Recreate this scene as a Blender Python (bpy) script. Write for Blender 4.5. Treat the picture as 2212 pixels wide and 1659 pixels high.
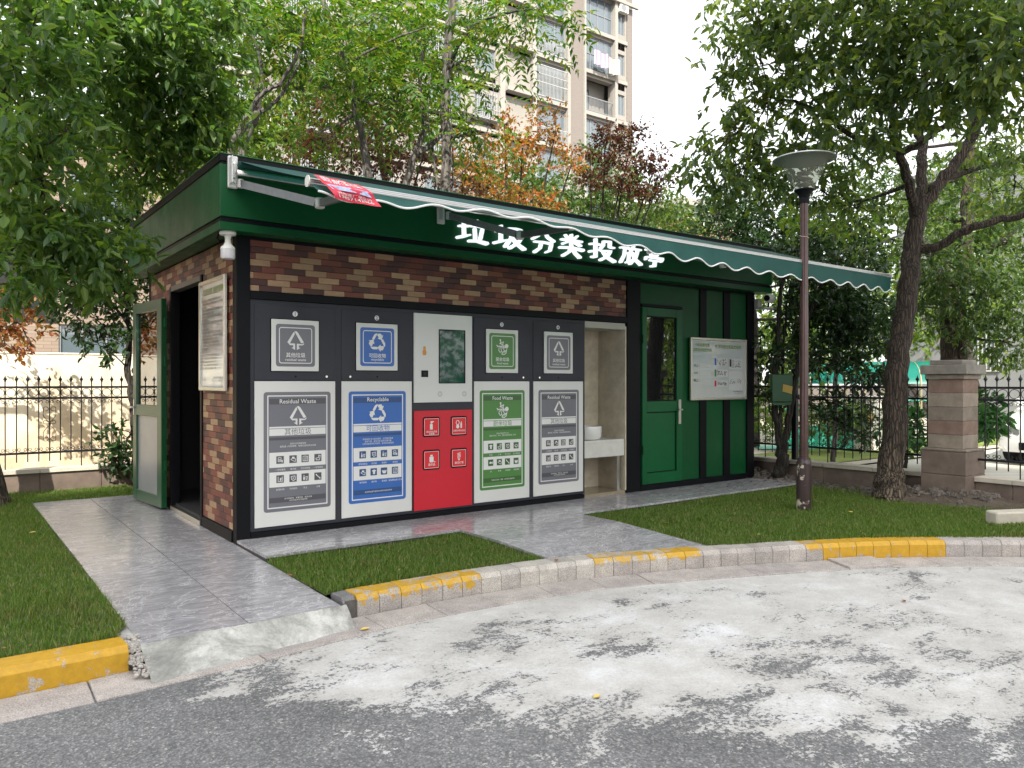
import bpy, bmesh, math, random
import numpy as np
from mathutils import Vector, Matrix
from mathutils.geometry import tessellate_polygon

for o in list(bpy.data.objects):
    bpy.data.objects.remove(o)
S = bpy.context.scene
COL = S.collection
rnd = random.Random(11)
rng = np.random.default_rng(11)
R = math.radians

# ------------------------------------------------------------------ camera
# world: x along the kiosk front, y into its depth, z up; the kiosk's front left corner is the origin
CAM_H = 1.2
cam = bpy.data.cameras.new('camera')
cam.sensor_width = 36.0
cam.lens = 36.0 * 1660.0 / 2212.0
cam.clip_start = 0.05
cam.clip_end = 800.0
camera = bpy.data.objects.new('camera', cam)
COL.objects.link(camera)
camera.location = (-1.82, -5.91, CAM_H)
camera.rotation_euler = (R(90.0 - 0.155), 0.0, -math.atan2(0.6, 0.8))
S.camera = camera

# ------------------------------------------------------------------ light
SUN = Vector((-0.42, -0.61, 0.67)).normalized()     # direction towards the sun
EXPOSURE = 1.55
world = bpy.data.worlds.new('World')
S.world = world
world.use_nodes = True
wn = world.node_tree
sky = wn.nodes.new('ShaderNodeTexSky')
sky.sky_type = 'NISHITA'
sky.sun_disc = False
sky.sun_elevation = math.asin(SUN.z)
sky.sun_rotation = math.atan2(SUN.x, SUN.y)
sky.air_density = 1.0
sky.dust_density = 4.5
sky.ozone_density = 1.0
# a hazy white summer sky: the blue washed out, a pale veil over the whole dome
hs = wn.nodes.new('ShaderNodeHueSaturation')
hs.inputs['Saturation'].default_value = 0.30
wn.links.new(sky.outputs[0], hs.inputs['Color'])
veil = wn.nodes.new('ShaderNodeMixRGB')
veil.inputs[0].default_value = 0.60
veil.inputs[2].default_value = (4.60, 4.62, 4.62, 1)
wn.links.new(hs.outputs[0], veil.inputs[1])
wn.links.new(veil.outputs[0], wn.nodes['Background'].inputs[0])
wn.nodes['Background'].inputs[1].default_value = 0.15
sun = bpy.data.lights.new('sun', 'SUN')
sun.energy = 3.2
sun.angle = R(0.5)
sun.color = (1.0, 0.93, 0.82)
sun_o = bpy.data.objects.new('sun', sun)
COL.objects.link(sun_o)
sun_o.rotation_euler = SUN.to_track_quat('Z', 'Y').to_euler()
sun_o.location = (-20, -25, 30)
S.view_settings.view_transform = 'Standard'
S.view_settings.look = 'None'
S.view_settings.exposure = EXPOSURE
S.view_settings.gamma = 1.0
S.view_settings.use_curve_mapping = False
S.render.engine = 'CYCLES'
S.cycles.max_bounces = 8
S.cycles.diffuse_bounces = 4
S.cycles.glossy_bounces = 4
S.cycles.transmission_bounces = 6
S.cycles.transparent_max_bounces = 8
S.cycles.sample_clamp_indirect = 6.0

# ------------------------------------------------------------------ helpers: objects
def W(o):
    m = o.matrix_basis.copy()
    if o.parent is not None:
        m = W(o.parent) @ o.matrix_parent_inverse @ m
    return m

def adopt(o, parent):
    if parent is not None:
        o.parent = parent
        o.matrix_parent_inverse = W(parent).inverted()
    return o

def tag(o, label=None, cat=None, group=None, kind=None):
    if label: o['label'] = label
    if cat: o['category'] = cat
    if group: o['group'] = group
    if kind: o['kind'] = kind
    return o

def thing(name, label, cat, loc=(0, 0, 0), group=None):
    o = bpy.data.objects.new(name, None)
    o.empty_display_size = 0.2
    o.location = loc
    COL.objects.link(o)
    return tag(o, label, cat, group)

def hold(name, parent, loc=(0, 0, 0)):
    o = bpy.data.objects.new(name, None)
    o.location = loc
    COL.objects.link(o)
    return adopt(o, parent)

def link(name, me, parent=None, loc=None, rz=0.0, mat=None):
    o = bpy.data.objects.new(name, me)
    if loc is not None: o.location = loc
    if rz: o.rotation_euler = (0, 0, rz)
    COL.objects.link(o)
    return adopt(o, parent)

class MB:
    """collects shapes into one mesh"""
    def __init__(self):
        self.v, self.f = [], []
    def add(self, vs, fs):
        b = len(self.v)
        self.v.extend([tuple(p) for p in vs])
        self.f.extend([tuple(i + b for i in q) for q in fs])
        return self
    def box(self, x0, x1, y0, y1, z0, z1):
        return self.add([(x0, y0, z0), (x1, y0, z0), (x1, y1, z0), (x0, y1, z0), (x0, y0, z1), (x1, y0, z1), (x1, y1, z1), (x0, y1, z1)],
                        [(0, 3, 2, 1), (4, 5, 6, 7), (0, 1, 5, 4), (1, 2, 6, 5), (2, 3, 7, 6), (3, 0, 4, 7)])
    def tube(self, pts, rad, n=8, cap=True):
        pts = [Vector(p) for p in pts]
        if not hasattr(rad, '__len__'): rad = [rad] * len(pts)
        vs, fs = [], []
        prev = None
        for i, p in enumerate(pts):
            a = pts[max(i - 1, 0)]; b = pts[min(i + 1, len(pts) - 1)]
            t = (b - a)
            t = t.normalized() if t.length > 1e-9 else Vector((0, 0, 1))
            if prev is None:
                u = t.orthogonal().normalized()
            else:
                u = prev - t * prev.dot(t)
                u = u.normalized() if u.length > 1e-6 else t.orthogonal().normalized()
            prev = u
            w = t.cross(u)
            for k in range(n):
                c = 2 * math.pi * k / n
                vs.append(p + (u * math.cos(c) + w * math.sin(c)) * rad[i])
        for i in range(len(pts) - 1):
            for k in range(n):
                fs.append((i * n + k, i * n + (k + 1) % n, (i + 1) * n + (k + 1) % n, (i + 1) * n + k))
        if cap:
            fs.append(tuple(range(n - 1, -1, -1)))
            fs.append(tuple((len(pts) - 1) * n + k for k in range(n)))
        return self.add(vs, fs)
    def lathe(self, prof, c=(0, 0, 0), n=24):
        vs, fs = [], []
        for r, z in prof:
            for k in range(n):
                a = 2 * math.pi * k / n
                vs.append((c[0] + r * math.cos(a), c[1] + r * math.sin(a), c[2] + z))
        for i in range(len(prof) - 1):
            for k in range(n):
                fs.append((i * n + k, i * n + (k + 1) % n, (i + 1) * n + (k + 1) % n, (i + 1) * n + k))
        if prof[0][0] > 1e-4: fs.append(tuple(range(n - 1, -1, -1)))
        if prof[-1][0] > 1e-4: fs.append(tuple((len(prof) - 1) * n + k for k in range(n)))
        return self.add(vs, fs)
    def prism(self, poly, fn, o0, o1):
        """poly in (u, v), fn maps (u, v, o) to space, from depth o0 to o1"""
        n = len(poly)
        vs = [fn(u, v, o0) for u, v in poly] + [fn(u, v, o1) for u, v in poly]
        fs = [(k, (k + 1) % n, n + (k + 1) % n, n + k) for k in range(n)]
        tri = tessellate_polygon([[Vector((u, v, 0)) for u, v in poly]])
        fs += [tuple(t) for t in tri] + [tuple(i + n for i in t[::-1]) for t in tri]
        return self.add(vs, fs)
    def mesh(self, name, mat=None, smooth=False, bevel=0.0, seg=1):
        me = bpy.data.meshes.new(name)
        me.from_pydata(self.v, [], self.f)
        if bevel > 0 or True:
            bm = bmesh.new(); bm.from_mesh(me)
            bmesh.ops.recalc_face_normals(bm, faces=bm.faces)
            if bevel > 0:
                bmesh.ops.bevel(bm, geom=[e for e in bm.edges if len(e.link_faces) == 2 and e.calc_face_angle(0) > 0.5], offset=bevel, segments=seg, profile=0.5, affect='EDGES', clamp_overlap=True)
            bm.to_mesh(me); bm.free()
        if smooth:
            me.polygons.foreach_set('use_smooth', [True] * len(me.polygons))
            try:
                me.set_sharp_from_angle(angle=R(40))
            except Exception:
                pass
        if mat is not None:
            me.materials.append(mat)
        return me
    def build(self, name, mat, parent=None, smooth=False, bevel=0.0, seg=1):
        return link(name, self.mesh(name, mat, smooth, bevel, seg), parent)

def box(name, mat, parent, x0, x1, y0, y1, z0, z1, bevel=0.0):
    return MB().box(x0, x1, y0, y1, z0, z1).build(name, mat, parent, bevel=bevel)

# ------------------------------------------------------------------ helpers: materials
class NT:
    def __init__(self, name):
        self.m = bpy.data.materials.new(name)
        self.m.use_nodes = True
        self.t = self.m.node_tree
        self.p = self.t.nodes['Principled BSDF']
        self.out = self.t.nodes['Material Output']
    def n(self, kind, **kw):
        nd = self.t.nodes.new('ShaderNode' + kind)
        for k, v in kw.items():
            if k.startswith('i_'):
                key = k[2:].replace('_', ' ')
                nd.inputs[int(key) if key.isdigit() else key].default_value = v
            else:
                setattr(nd, k, v)
        return nd
    def l(self, a, b):
        self.t.links.new(a, b)
    def pos(self):
        return self.n('NewGeometry').outputs['Position']
    def noise(self, scale, detail=4, rough=0.6, vec=None, dist=0.0):
        nd = self.n('TexNoise')
        nd.inputs['Scale'].default_value = scale
        nd.inputs['Detail'].default_value = detail
        nd.inputs['Roughness'].default_value = rough
        nd.inputs['Distortion'].default_value = dist
        self.l(vec if vec is not None else self.pos(), nd.inputs['Vector'])
        return nd.outputs['Fac']
    def ramp(self, fac, stops, interp='LINEAR'):
        r = self.n('ValToRGB')
        r.color_ramp.interpolation = interp
        el = r.color_ramp.elements
        while len(el) < len(stops): el.new(0.5)
        for e, (p, c) in zip(el, stops):
            e.position = p
            e.color = (c[0], c[1], c[2], 1) if hasattr(c, '__len__') else (c, c, c, 1)
        self.l(fac, r.inputs[0])
        return r.outputs[0]
    def mix(self, a, b, fac, mode='MIX'):
        m = self.n('MixRGB', blend_type=mode)
        for si, val in enumerate((fac, a, b)):
            sock = m.inputs[si]
            if hasattr(val, 'is_linked'):
                self.l(val, sock)
            elif hasattr(val, '__len__'):
                sock.default_value = (val[0], val[1], val[2], 1)
            else:
                sock.default_value = val if si == 0 else (val, val, val, 1)
        return m.outputs[0]
    def math(self, op, a, b=0.0, clamp=False):
        m = self.n('Math', operation=op, use_clamp=clamp)
        for sock, val in ((m.inputs[0], a), (m.inputs[1], b)):
            if hasattr(val, 'is_linked'): self.l(val, sock)
            else: sock.default_value = val
        return m.outputs[0]
    def color(self, sock): self.l(sock, self.p.inputs['Base Color'])
    def rough(self, v):
        if hasattr(v, 'is_linked'): self.l(v, self.p.inputs['Roughness'])
        else: self.p.inputs['Roughness'].default_value = v
    def bump(self, h, strength=0.3, dist=0.01):
        b = self.n('Bump')
        b.inputs['Strength'].default_value = strength
        b.inputs['Distance'].default_value = dist
        self.l(h, b.inputs['Height'])
        self.l(b.outputs[0], self.p.inputs['Normal'])

MATS = {}
def mat(name, col, rough=0.5, metal=0.0, var=0.0, vscale=6.0, bump=0.0, bscale=80.0, spec=0.5, coat=0.0, rand=0.0, emit=0.0):
    """plain painted / natural surface: colour, cloudy variation, grain, a little difference from piece to piece"""
    if name in MATS: return MATS[name]
    k = NT(name)
    c = None
    if var > 0:
        f = k.noise(vscale, 5, 0.65)
        c = k.ramp(f, [(0.25, [x * (1 - var) for x in col]), (0.75, [min(1, x * (1 + var)) for x in col])])
    if rand > 0:
        oi = k.n('ObjectInfo')
        g = k.ramp(oi.outputs['Random'], [(0, 1 - rand), (1, 1 + rand * 0.6)])
        c = k.mix(c if c is not None else col, g, 1.0, 'MULTIPLY')
    if c is not None: k.color(c)
    else: k.p.inputs['Base Color'].default_value = (*col, 1)
    k.rough(rough)
    k.p.inputs['Metallic'].default_value = metal
    k.p.inputs['Specular IOR Level'].default_value = spec
    k.p.inputs['Coat Weight'].default_value = coat
    if emit > 0:
        k.p.inputs['Emission Color'].default_value = (*col, 1)
        k.p.inputs['Emission Strength'].default_value = emit
    if bump > 0:
        k.bump(k.noise(bscale, 4, 0.6), bump, 0.004)
    MATS[name] = k.m
    return k.m

def leaf_mat(name, cols, trans, tcol, rough=0.42, spec=0.45):
    k = NT(name)
    g = k.n('NewGeometry')
    n = len(cols)
    c = k.ramp(g.outputs['Random Per Island'], [(i / (n - 1), cc) for i, cc in enumerate(cols)])
    c = k.mix(c, k.ramp(k.noise(1.7, 3, 0.6), [(0.32, (0.78, 0.80, 0.85)), (0.68, (1.28, 1.22, 1.05))]), 1.0, 'MULTIPLY')      # younger and older sprays
    k.color(c)
    k.rough(rough)
    k.p.inputs['Specular IOR Level'].default_value = spec
    t = k.n('BsdfTranslucent')
    k.l(k.mix(c, tcol, 1.0, 'MULTIPLY'), t.inputs['Color'])
    mx = k.n('MixShader')
    mx.inputs[0].default_value = trans
    k.l(k.p.outputs[0], mx.inputs[1]); k.l(t.outputs[0], mx.inputs[2])
    k.l(mx.outputs[0], k.out.inputs['Surface'])
    return k.m

def glass_mat(name, tint=(0.75, 0.82, 0.8), alpha=0.75, rough=0.02):
    k = NT(name)
    tr = k.n('BsdfTransparent'); tr.inputs[0].default_value = (*tint, 1)
    gl = k.n('BsdfGlossy'); gl.inputs['Roughness'].default_value = rough
    fr = k.n('Fresnel'); fr.inputs[0].default_value = 1.5
    f = k.math('ADD', k.math('MULTIPLY', fr.outputs[0], 1.3), 1 - alpha - 0.2, True)
    mx = k.n('MixShader')
    k.l(f, mx.inputs[0]); k.l(tr.outputs[0], mx.inputs[1]); k.l(gl.outputs[0], mx.inputs[2])
    k.l(mx.outputs[0], k.out.inputs['Surface'])
    return k.m

def painted(name, col, rough, spec, dirt=0.12, wave=0.05):
    """painted sheet metal: faint dust and run marks, slightly rippled"""
    k = NT(name); p = k.pos()
    mp = k.n('Mapping'); mp.inputs['Scale'].default_value = (1, 1, 0.12); k.l(p, mp.inputs['Vector'])
    run = k.noise(16, 5, 0.65, mp.outputs[0])
    cl = k.noise(1.8, 5, 0.6, p)
    c = k.mix(col, k.ramp(cl, [(0.3, 1 - dirt), (0.7, 1 + dirt)]), 1.0, 'MULTIPLY')
    c = k.mix(c, [min(1, q * 0.5 + 0.05) for q in col], k.ramp(run, [(0.58, 0.0), (0.80, dirt * 1.2)]))
    k.color(c)
    k.rough(k.ramp(k.noise(5, 5, 0.6, p), [(0.3, rough - 0.05), (0.7, rough + 0.10)]))
    k.p.inputs['Specular IOR Level'].default_value = spec
    k.bump(k.noise(1.6, 2, 0.5, p), wave, 0.03)
    return k.m
GREEN = painted('green_paint', (0.003, 0.070, 0.020), 0.40, 0.24)
BLACK = mat('black_paint', (0.0030, 0.0034, 0.0052), 0.50, var=0.2, vscale=5, spec=0.16)
DGREY = painted('dark_grey_cabinet', (0.029, 0.031, 0.041), 0.48, 0.30, 0.10, 0.03)
WHITE = painted('white_panel', (0.64, 0.64, 0.615), 0.34, 0.45, 0.035, 0.03)
RED = painted('red_panel', (0.54, 0.009, 0.024), 0.36, 0.45, 0.05, 0.03)
PBLUE = mat('print_blue', (0.030, 0.125, 0.42), 0.4)
PGREY = mat('print_grey', (0.150, 0.152, 0.175), 0.4)
PGREEN = mat('print_green', (0.070, 0.215, 0.048), 0.4)
PBLUE_D = mat('print_blue_dark', (0.020, 0.068, 0.20), 0.4)
PGREY_D = mat('print_grey_dark', (0.078, 0.078, 0.090), 0.4)
PGREEN_D = mat('print_green_dark', (0.042, 0.115, 0.030), 0.4)
INKW = mat('print_white', (0.70, 0.70, 0.68), 0.4)
INKB = mat('print_black', (0.02, 0.02, 0.025), 0.4)
STEEL = mat('brushed_steel', (0.62, 0.61, 0.58), 0.28, 1.0, var=0.08, vscale=30)
ALU = mat('aluminium_frame', (0.66, 0.63, 0.55), 0.38, 0.85, var=0.05)
ARM = mat('awning_arm_metal', (0.20, 0.205, 0.21), 0.42, 0.6, var=0.15, vscale=25)
CAST = mat('cast_white_metal', (0.62, 0.62, 0.60), 0.45, 0.2, var=0.06, vscale=20)
IRON = mat('black_iron', (0.010, 0.010, 0.012), 0.45, 0.3, var=0.3, vscale=15, bump=0.2)
RUBBER = mat('black_rubber', (0.012, 0.012, 0.013), 0.8, bump=0.2)
PLASTIC = mat('white_plastic', (0.74, 0.73, 0.69), 0.4, var=0.03)
MIRROR = mat('mirror_glass', (0.80, 0.80, 0.76), 0.03, 1.0)
GLASS = glass_mat('window_glass')
DARKGLASS = glass_mat('dark_glass', (0.30, 0.33, 0.34), 0.62)

# ------------------------------------------------------------------ helpers: flat print and text
def front(u, v, o): return (u, -o, v)

TXT = {}
def text2d(s, bold=0.0):
    key = (s, bold)
    if key not in TXT:
        cu = bpy.data.curves.new('lettering', 'FONT')
        cu.body = s; cu.size = 1.0; cu.resolution_u = 2; cu.offset = bold
        cu.align_x = 'CENTER'; cu.align_y = 'CENTER'
        ob = bpy.data.objects.new('lettering', cu)
        COL.objects.link(ob)
        dg = bpy.context.evaluated_depsgraph_get()
        me = bpy.data.meshes.new_from_object(ob.evaluated_get(dg))
        vs = [(v.co.x, v.co.y) for v in me.vertices]
        fs = [tuple(p.vertices) for p in me.polygons]
        bpy.data.objects.remove(ob); bpy.data.curves.remove(cu); bpy.data.meshes.remove(me)
        if vs:
            cx = (min(v[0] for v in vs) + max(v[0] for v in vs)) / 2
            cy = (min(v[1] for v in vs) + max(v[1] for v in vs)) / 2
            vs = [(a - cx, b - cy) for a, b in vs]
        TXT[key] = (vs, fs)
    return TXT[key]

class Print:
    """flat print laid on a surface given by fn(u, v, offset)"""
    def __init__(self, fn, off):
        self.fn, self.base, self.k, self.mb = fn, off, 0, MB()
    @property
    def off(self):
        return self.base + 1.5e-6 * len(self.mb.f)
    def poly(self, pts):
        tri = tessellate_polygon([[Vector((u, v, 0)) for u, v in pts]])
        self.mb.add([self.fn(u, v, self.off) for u, v in pts], [tuple(t) for t in tri])
        return self
    def rect(self, u0, u1, v0, v1):
        self.mb.add([self.fn(*p, self.off) for p in ((u0, v0), (u1, v0), (u1, v1), (u0, v1))], [(0, 1, 2, 3)])
        return self
    def rrect(self, u0, u1, v0, v1, r=0.02):
        pts = []
        for cx, cy, a0 in ((u1 - r, v1 - r, 0), (u0 + r, v1 - r, 90), (u0 + r, v0 + r, 180), (u1 - r, v0 + r, 270)):
            for k in range(5):
                a = R(a0 + 22.5 * k)
                pts.append((cx + r * math.cos(a), cy + r * math.sin(a)))
        self.mb.add([self.fn(u, v, self.off) for u, v in pts], [tuple(range(len(pts)))])
        return self
    def rframe(self, u0, u1, v0, v1, w, r=0.015):
        def loop(d, rr):
            pts = []
            for cx, cy, a0 in ((u1 - d - rr, v1 - d - rr, 0), (u0 + d + rr, v1 - d - rr, 90), (u0 + d + rr, v0 + d + rr, 180), (u1 - d - rr, v0 + d + rr, 270)):
                for k in range(4):
                    a = R(a0 + 30 * k)
                    pts.append((cx + rr * math.cos(a), cy + rr * math.sin(a)))
            return pts
        a, b = loop(0, r), loop(w, max(r - w, 0.001))
        n = len(a)
        self.mb.add([self.fn(u, v, self.off) for u, v in a + b], [(k, (k + 1) % n, n + (k + 1) % n, n + k) for k in range(n)])
        return self
    def disc(self, cu, cv, r, n=16):
        self.mb.add([self.fn(cu + r * math.cos(2 * math.pi * k / n), cv + r * math.sin(2 * math.pi * k / n), self.off) for k in range(n)], [tuple(range(n))])
        return self
    def stroke(self, pts, w):
        for a, b in zip(pts[:-1], pts[1:]):
            dx, dy = b[0] - a[0], b[1] - a[1]
            L = math.hypot(dx, dy) or 1e-6
            nx, ny = -dy / L * w / 2, dx / L * w / 2
            ex, ey = dx / L * w * 0.25, dy / L * w * 0.25
            self.mb.add([self.fn(u, v, self.off) for u, v in ((a[0] + nx - ex, a[1] + ny - ey), (a[0] - nx - ex, a[1] - ny - ey), (b[0] - nx + ex, b[1] - ny + ey), (b[0] + nx + ex, b[1] + ny + ey))], [(0, 1, 2, 3)])
        return self
    def text(self, s, cu, cv, h, w=None, bold=0.012):
        vs, fs = text2d(s, bold)
        if not vs: return self
        bw = max(v[0] for v in vs) - min(v[0] for v in vs)
        sx = h if w is None else w / max(bw, 1e-6)
        self.mb.add([self.fn(cu + a * sx, cv + b * h, self.off) for a, b in vs], fs)
        return self
    def build(self, name, m, parent):
        me = bpy.data.meshes.new(name)
        me.from_pydata(self.mb.v, [], self.mb.f)
        me.materials.append(m)
        return link(name, me, parent)

# ================================================================== ground, road, kerbs, paths
Z_ROAD, Z_LAWN, Z_PATH = -0.17, -0.045, -0.03

def granite(name, base, yellow=None, wear=0.0):
    """speckled kerb granite; yellow: worn road paint over it, wear 0..1 = how much paint is gone"""
    k = NT(name)
    p = k.pos()
    sp = k.ramp(k.noise(170, 2, 0.7, p), [(0.36, [c * 0.62 for c in base]), (0.5, base), (0.66, [min(1, c * 1.28) for c in base])])
    cl = k.ramp(k.noise(7, 5, 0.7, p), [(0.3, 0.72), (0.7, 1.12)])
    st = k.mix(sp, cl, 1.0, 'MULTIPLY')
    oi = k.n('ObjectInfo')
    st = k.mix(st, k.ramp(oi.outputs['Random'], [(0, (0.88, 0.86, 0.85)), (0.5, (0.98, 0.95, 0.92)), (1, (1.04, 1.02, 0.98))]), 1.0, 'MULTIPLY')
    h = k.noise(120, 4, 0.7, p)
    if yellow:
        f = k.noise(13, 9, 0.72, p)
        sep = k.n('SeparateXYZ'); k.l(p, sep.inputs[0])
        low = k.math('MULTIPLY', k.math('SUBTRACT', -0.055, sep.outputs['Z'], True), 4.2 * wear, True)
        m = k.math('ADD', k.math('ADD', f, low), wear * 0.16 - 0.12)
        mask = k.ramp(m, [(0.50, 0.0), (0.545, 1.0)])
        yc = k.mix(yellow, k.ramp(k.noise(24, 6, 0.7, p), [(0.3, 0.80), (0.7, 1.08)]), 1.0, 'MULTIPLY')
        k.color(k.mix(yc, st, mask))
        k.rough(k.ramp(mask, [(0, 0.55), (1, 0.85)]))
    else:
        k.color(st); k.rough(0.82)
    k.bump(h, 0.35, 0.003)
    return k.m

def road_material():
    k = NT('asphalt_with_cement_film')
    p = k.pos()
    sep = k.n('SeparateXYZ'); k.l(p, sep.inputs[0])
    x, y = sep.outputs['X'], sep.outputs['Y']
    agg = k.n('TexVoronoi'); agg.inputs['Scale'].default_value = 105.0; k.l(p, agg.inputs['Vector'])
    stone = k.ramp(agg.outputs['Color'], [(0.0, (0.115, 0.116, 0.120)), (0.5, (0.190, 0.192, 0.196)), (0.82, (0.28, 0.281, 0.281)), (1.0, (0.50, 0.49, 0.46))])
    pits = k.ramp(agg.outputs['Distance'], [(0.0, 1.15), (0.55, 0.75)])
    asph = k.mix(stone, pits, 1.0, 'MULTIPLY')
    asph = k.mix(asph, k.ramp(k.noise(1.7, 5, 0.6, p), [(0.3, 0.82), (0.7, 1.18)]), 1.0, 'MULTIPLY')
    # the dried cement film: spread over the far and right part of the road, thin and broken towards the camera
    side = k.math('ADD', k.math('ADD', y, k.math('MULTIPLY', x, 0.98)), 3.32)
    side = k.math('MULTIPLY', side, 0.34)
    side = k.math('MINIMUM', side, 0.235)
    left = k.math('MINIMUM', k.math('MULTIPLY', k.math('ADD', x, 0.42), 0.55), 0.0)
    n1 = k.math('SUBTRACT', k.noise(1.25, 9, 0.66, p, 0.5), 0.5)
    st = k.n('Mapping'); st.inputs['Rotation'].default_value = (0, 0, R(-37)); st.inputs['Scale'].default_value = (0.62, 1.25, 1.0); k.l(p, st.inputs['Vector'])
    n2 = k.math('SUBTRACT', k.noise(4.6, 11, 0.74, st.outputs[0], 0.4), 0.5)
    n3 = k.math('SUBTRACT', k.noise(46, 4, 0.7, p), 0.5)
    film = k.math('ADD', k.math('ADD', k.math('ADD', side, left), k.math('MULTIPLY', n1, 1.25)), k.math('ADD', k.math('MULTIPLY', n2, 1.55), k.math('MULTIPLY', n3, 0.85)))
    film = k.math('ADD', film, k.math('MULTIPLY', k.math('SUBTRACT', 0.5, agg.outputs['Distance']), 0.14))
    mask = k.ramp(film, [(0.00, 0.0), (0.055, 0.80), (0.28, 1.0)])
    cem = k.ramp(k.noise(2.6, 8, 0.65, p), [(0.30, (0.40, 0.388, 0.365)), (0.52, (0.50, 0.49, 0.47)), (0.72, (0.62, 0.625, 0.63))])
    cem = k.mix(cem, k.ramp(k.noise(85, 3, 0.7, p), [(0.3, 0.86), (0.7, 1.08)]), 1.0, 'MULTIPLY')
    k.color(k.mix(asph, cem, mask))
    k.rough(0.86)
    k.p.inputs['Specular IOR Level'].default_value = 0.3
    hh = k.math('MULTIPLY', agg.outputs['Distance'], k.math('SUBTRACT', 1.0, k.math('MULTIPLY', mask, 0.72)))
    k.bump(hh, 0.75, 0.006)
    return k.m

def marble_floor():
    k = NT('grey_marble_tile')
    p = k.pos()
    oi = k.n('ObjectInfo')
    add = k.n('VectorMath', operation='ADD')
    sc = k.n('VectorMath', operation='SCALE'); k.l(oi.outputs['Location'], sc.inputs[0]); sc.inputs['Scale'].default_value = 3.7
    k.l(p, add.inputs[0]); k.l(sc.outputs[0], add.inputs[1])
    mp = k.n('Mapping'); mp.inputs['Rotation'].default_value = (0, 0, R(-38)); mp.inputs['Scale'].default_value = (1.0, 3.6, 1.0)
    k.l(add.outputs[0], mp.inputs['Vector'])
    a = k.noise(4.2, 9, 0.72, mp.outputs[0], 1.2)
    base = k.ramp(a, [(0.28, (0.185, 0.178, 0.192)), (0.5, (0.285, 0.278, 0.292)), (0.72, (0.41, 0.405, 0.418))])
    v = k.noise(3.0, 6, 0.6, mp.outputs[0], 2.0)
    vein = k.math('ABSOLUTE', k.math('SUBTRACT', v, 0.5))
    vm = k.ramp(vein, [(0.0, 1.0), (0.012, 0.25), (0.03, 0.0)])
    v2 = k.noise(1.6, 5, 0.65, add.outputs[0], 3.0)
    vm2 = k.ramp(k.math('ABSOLUTE', k.math('SUBTRACT', v2, 0.5)), [(0.0, 1.0), (0.008, 0.3), (0.02, 0.0)])
    c = k.mix(base, (0.62, 0.61, 0.63), k.math('MULTIPLY', vm, 0.5))
    c = k.mix(c, (0.68, 0.67, 0.69), k.math('MULTIPLY', vm2, 0.6))
    k.color(c)
    k.rough(k.ramp(k.noise(9, 5, 0.6, p), [(0.3, 0.13), (0.7, 0.26)]))
    k.p.inputs['Specular IOR Level'].default_value = 0.5
    return k.m

def cement_ramp():
    k = NT('white_cement_ramp')
    p = k.pos()
    a = k.noise(3.4, 9, 0.68, p, 0.6)
    c = k.ramp(a, [(0.36, (0.21, 0.21, 0.195)), (0.48, (0.32, 0.318, 0.295)), (0.62, (0.56, 0.556, 0.53))])
    k.color(k.mix(c, k.ramp(k.noise(60, 4, 0.7, p), [(0.3, 0.88), (0.7, 1.08)]), 1.0, 'MULTIPLY'))
    k.color(k.mix(k.mix(c, k.ramp(k.noise(60, 4, 0.7, p), [(0.3, 0.85), (0.7, 1.1)]), 1.0, 'MULTIPLY'), (0.20, 0.20, 0.175), k.ramp(k.noise(9, 8, 0.75, p, 0.8), [(0.52, 0.0), (0.66, 0.55)])))
    k.rough(0.85); k.bump(k.noise(22, 8, 0.75, p), 0.8, 0.012)
    return k.m

def soil_material(name, c0, c1, scale=9.0):
    k = NT(name)
    p = k.pos()
    k.color(k.mix(k.ramp(k.noise(scale, 8, 0.72, p), [(0.3, c0), (0.7, c1)]), k.ramp(k.noise(90, 3, 0.7, p), [(0.3, 0.75), (0.7, 1.2)]), 1.0, 'MULTIPLY'))
    k.rough(0.95); k.bump(k.noise(42, 6, 0.7, p), 0.6, 0.012)
    return k.m

ROADM = road_material()
MARBLE = marble_floor()
RAMPM = cement_ramp()
SOIL = soil_material('soil', (0.055, 0.042, 0.030), (0.12, 0.095, 0.07))
TURF = soil_material('turf_soil', (0.055, 0.065, 0.024), (0.115, 0.110, 0.048), 5.0)
BARE = granite('kerb_granite', (0.40, 0.375, 0.355))
YEL = granite('kerb_yellow_paint', (0.40, 0.375, 0.355), (0.52, 0.292, 0.012), 0.14)
YELW = granite('kerb_yellow_worn', (0.40, 0.375, 0.355), (0.52, 0.30, 0.018), 0.62)
YELWW = granite('kerb_yellow_very_worn', (0.44, 0.41, 0.38), (0.50, 0.31, 0.05), 0.80)
CEMK = granite('kerb_cement', (0.46, 0.44, 0.41))
DARKK = granite('kerb_dark', (0.20, 0.20, 0.205))
GUT = granite('gutter_granite', (0.42, 0.39, 0.375))
JOINT = mat('mortar', (0.10, 0.092, 0.082), 0.95, var=0.3, vscale=30)

def sheet(name, pts, z, m, kind='structure', parent=None):
    me = bpy.data.meshes.new(name)
    me.from_pydata([(x, y, z) for x, y in pts], [], [tuple(range(len(pts)))])
    me.materials.append(m)
    o = link(name, me, parent)
    if kind: o['kind'] = kind
    return o

sheet('ground', [(-300, -300), (300, -300), (300, 400), (-300, 400)], -0.26, SOIL)
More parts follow.
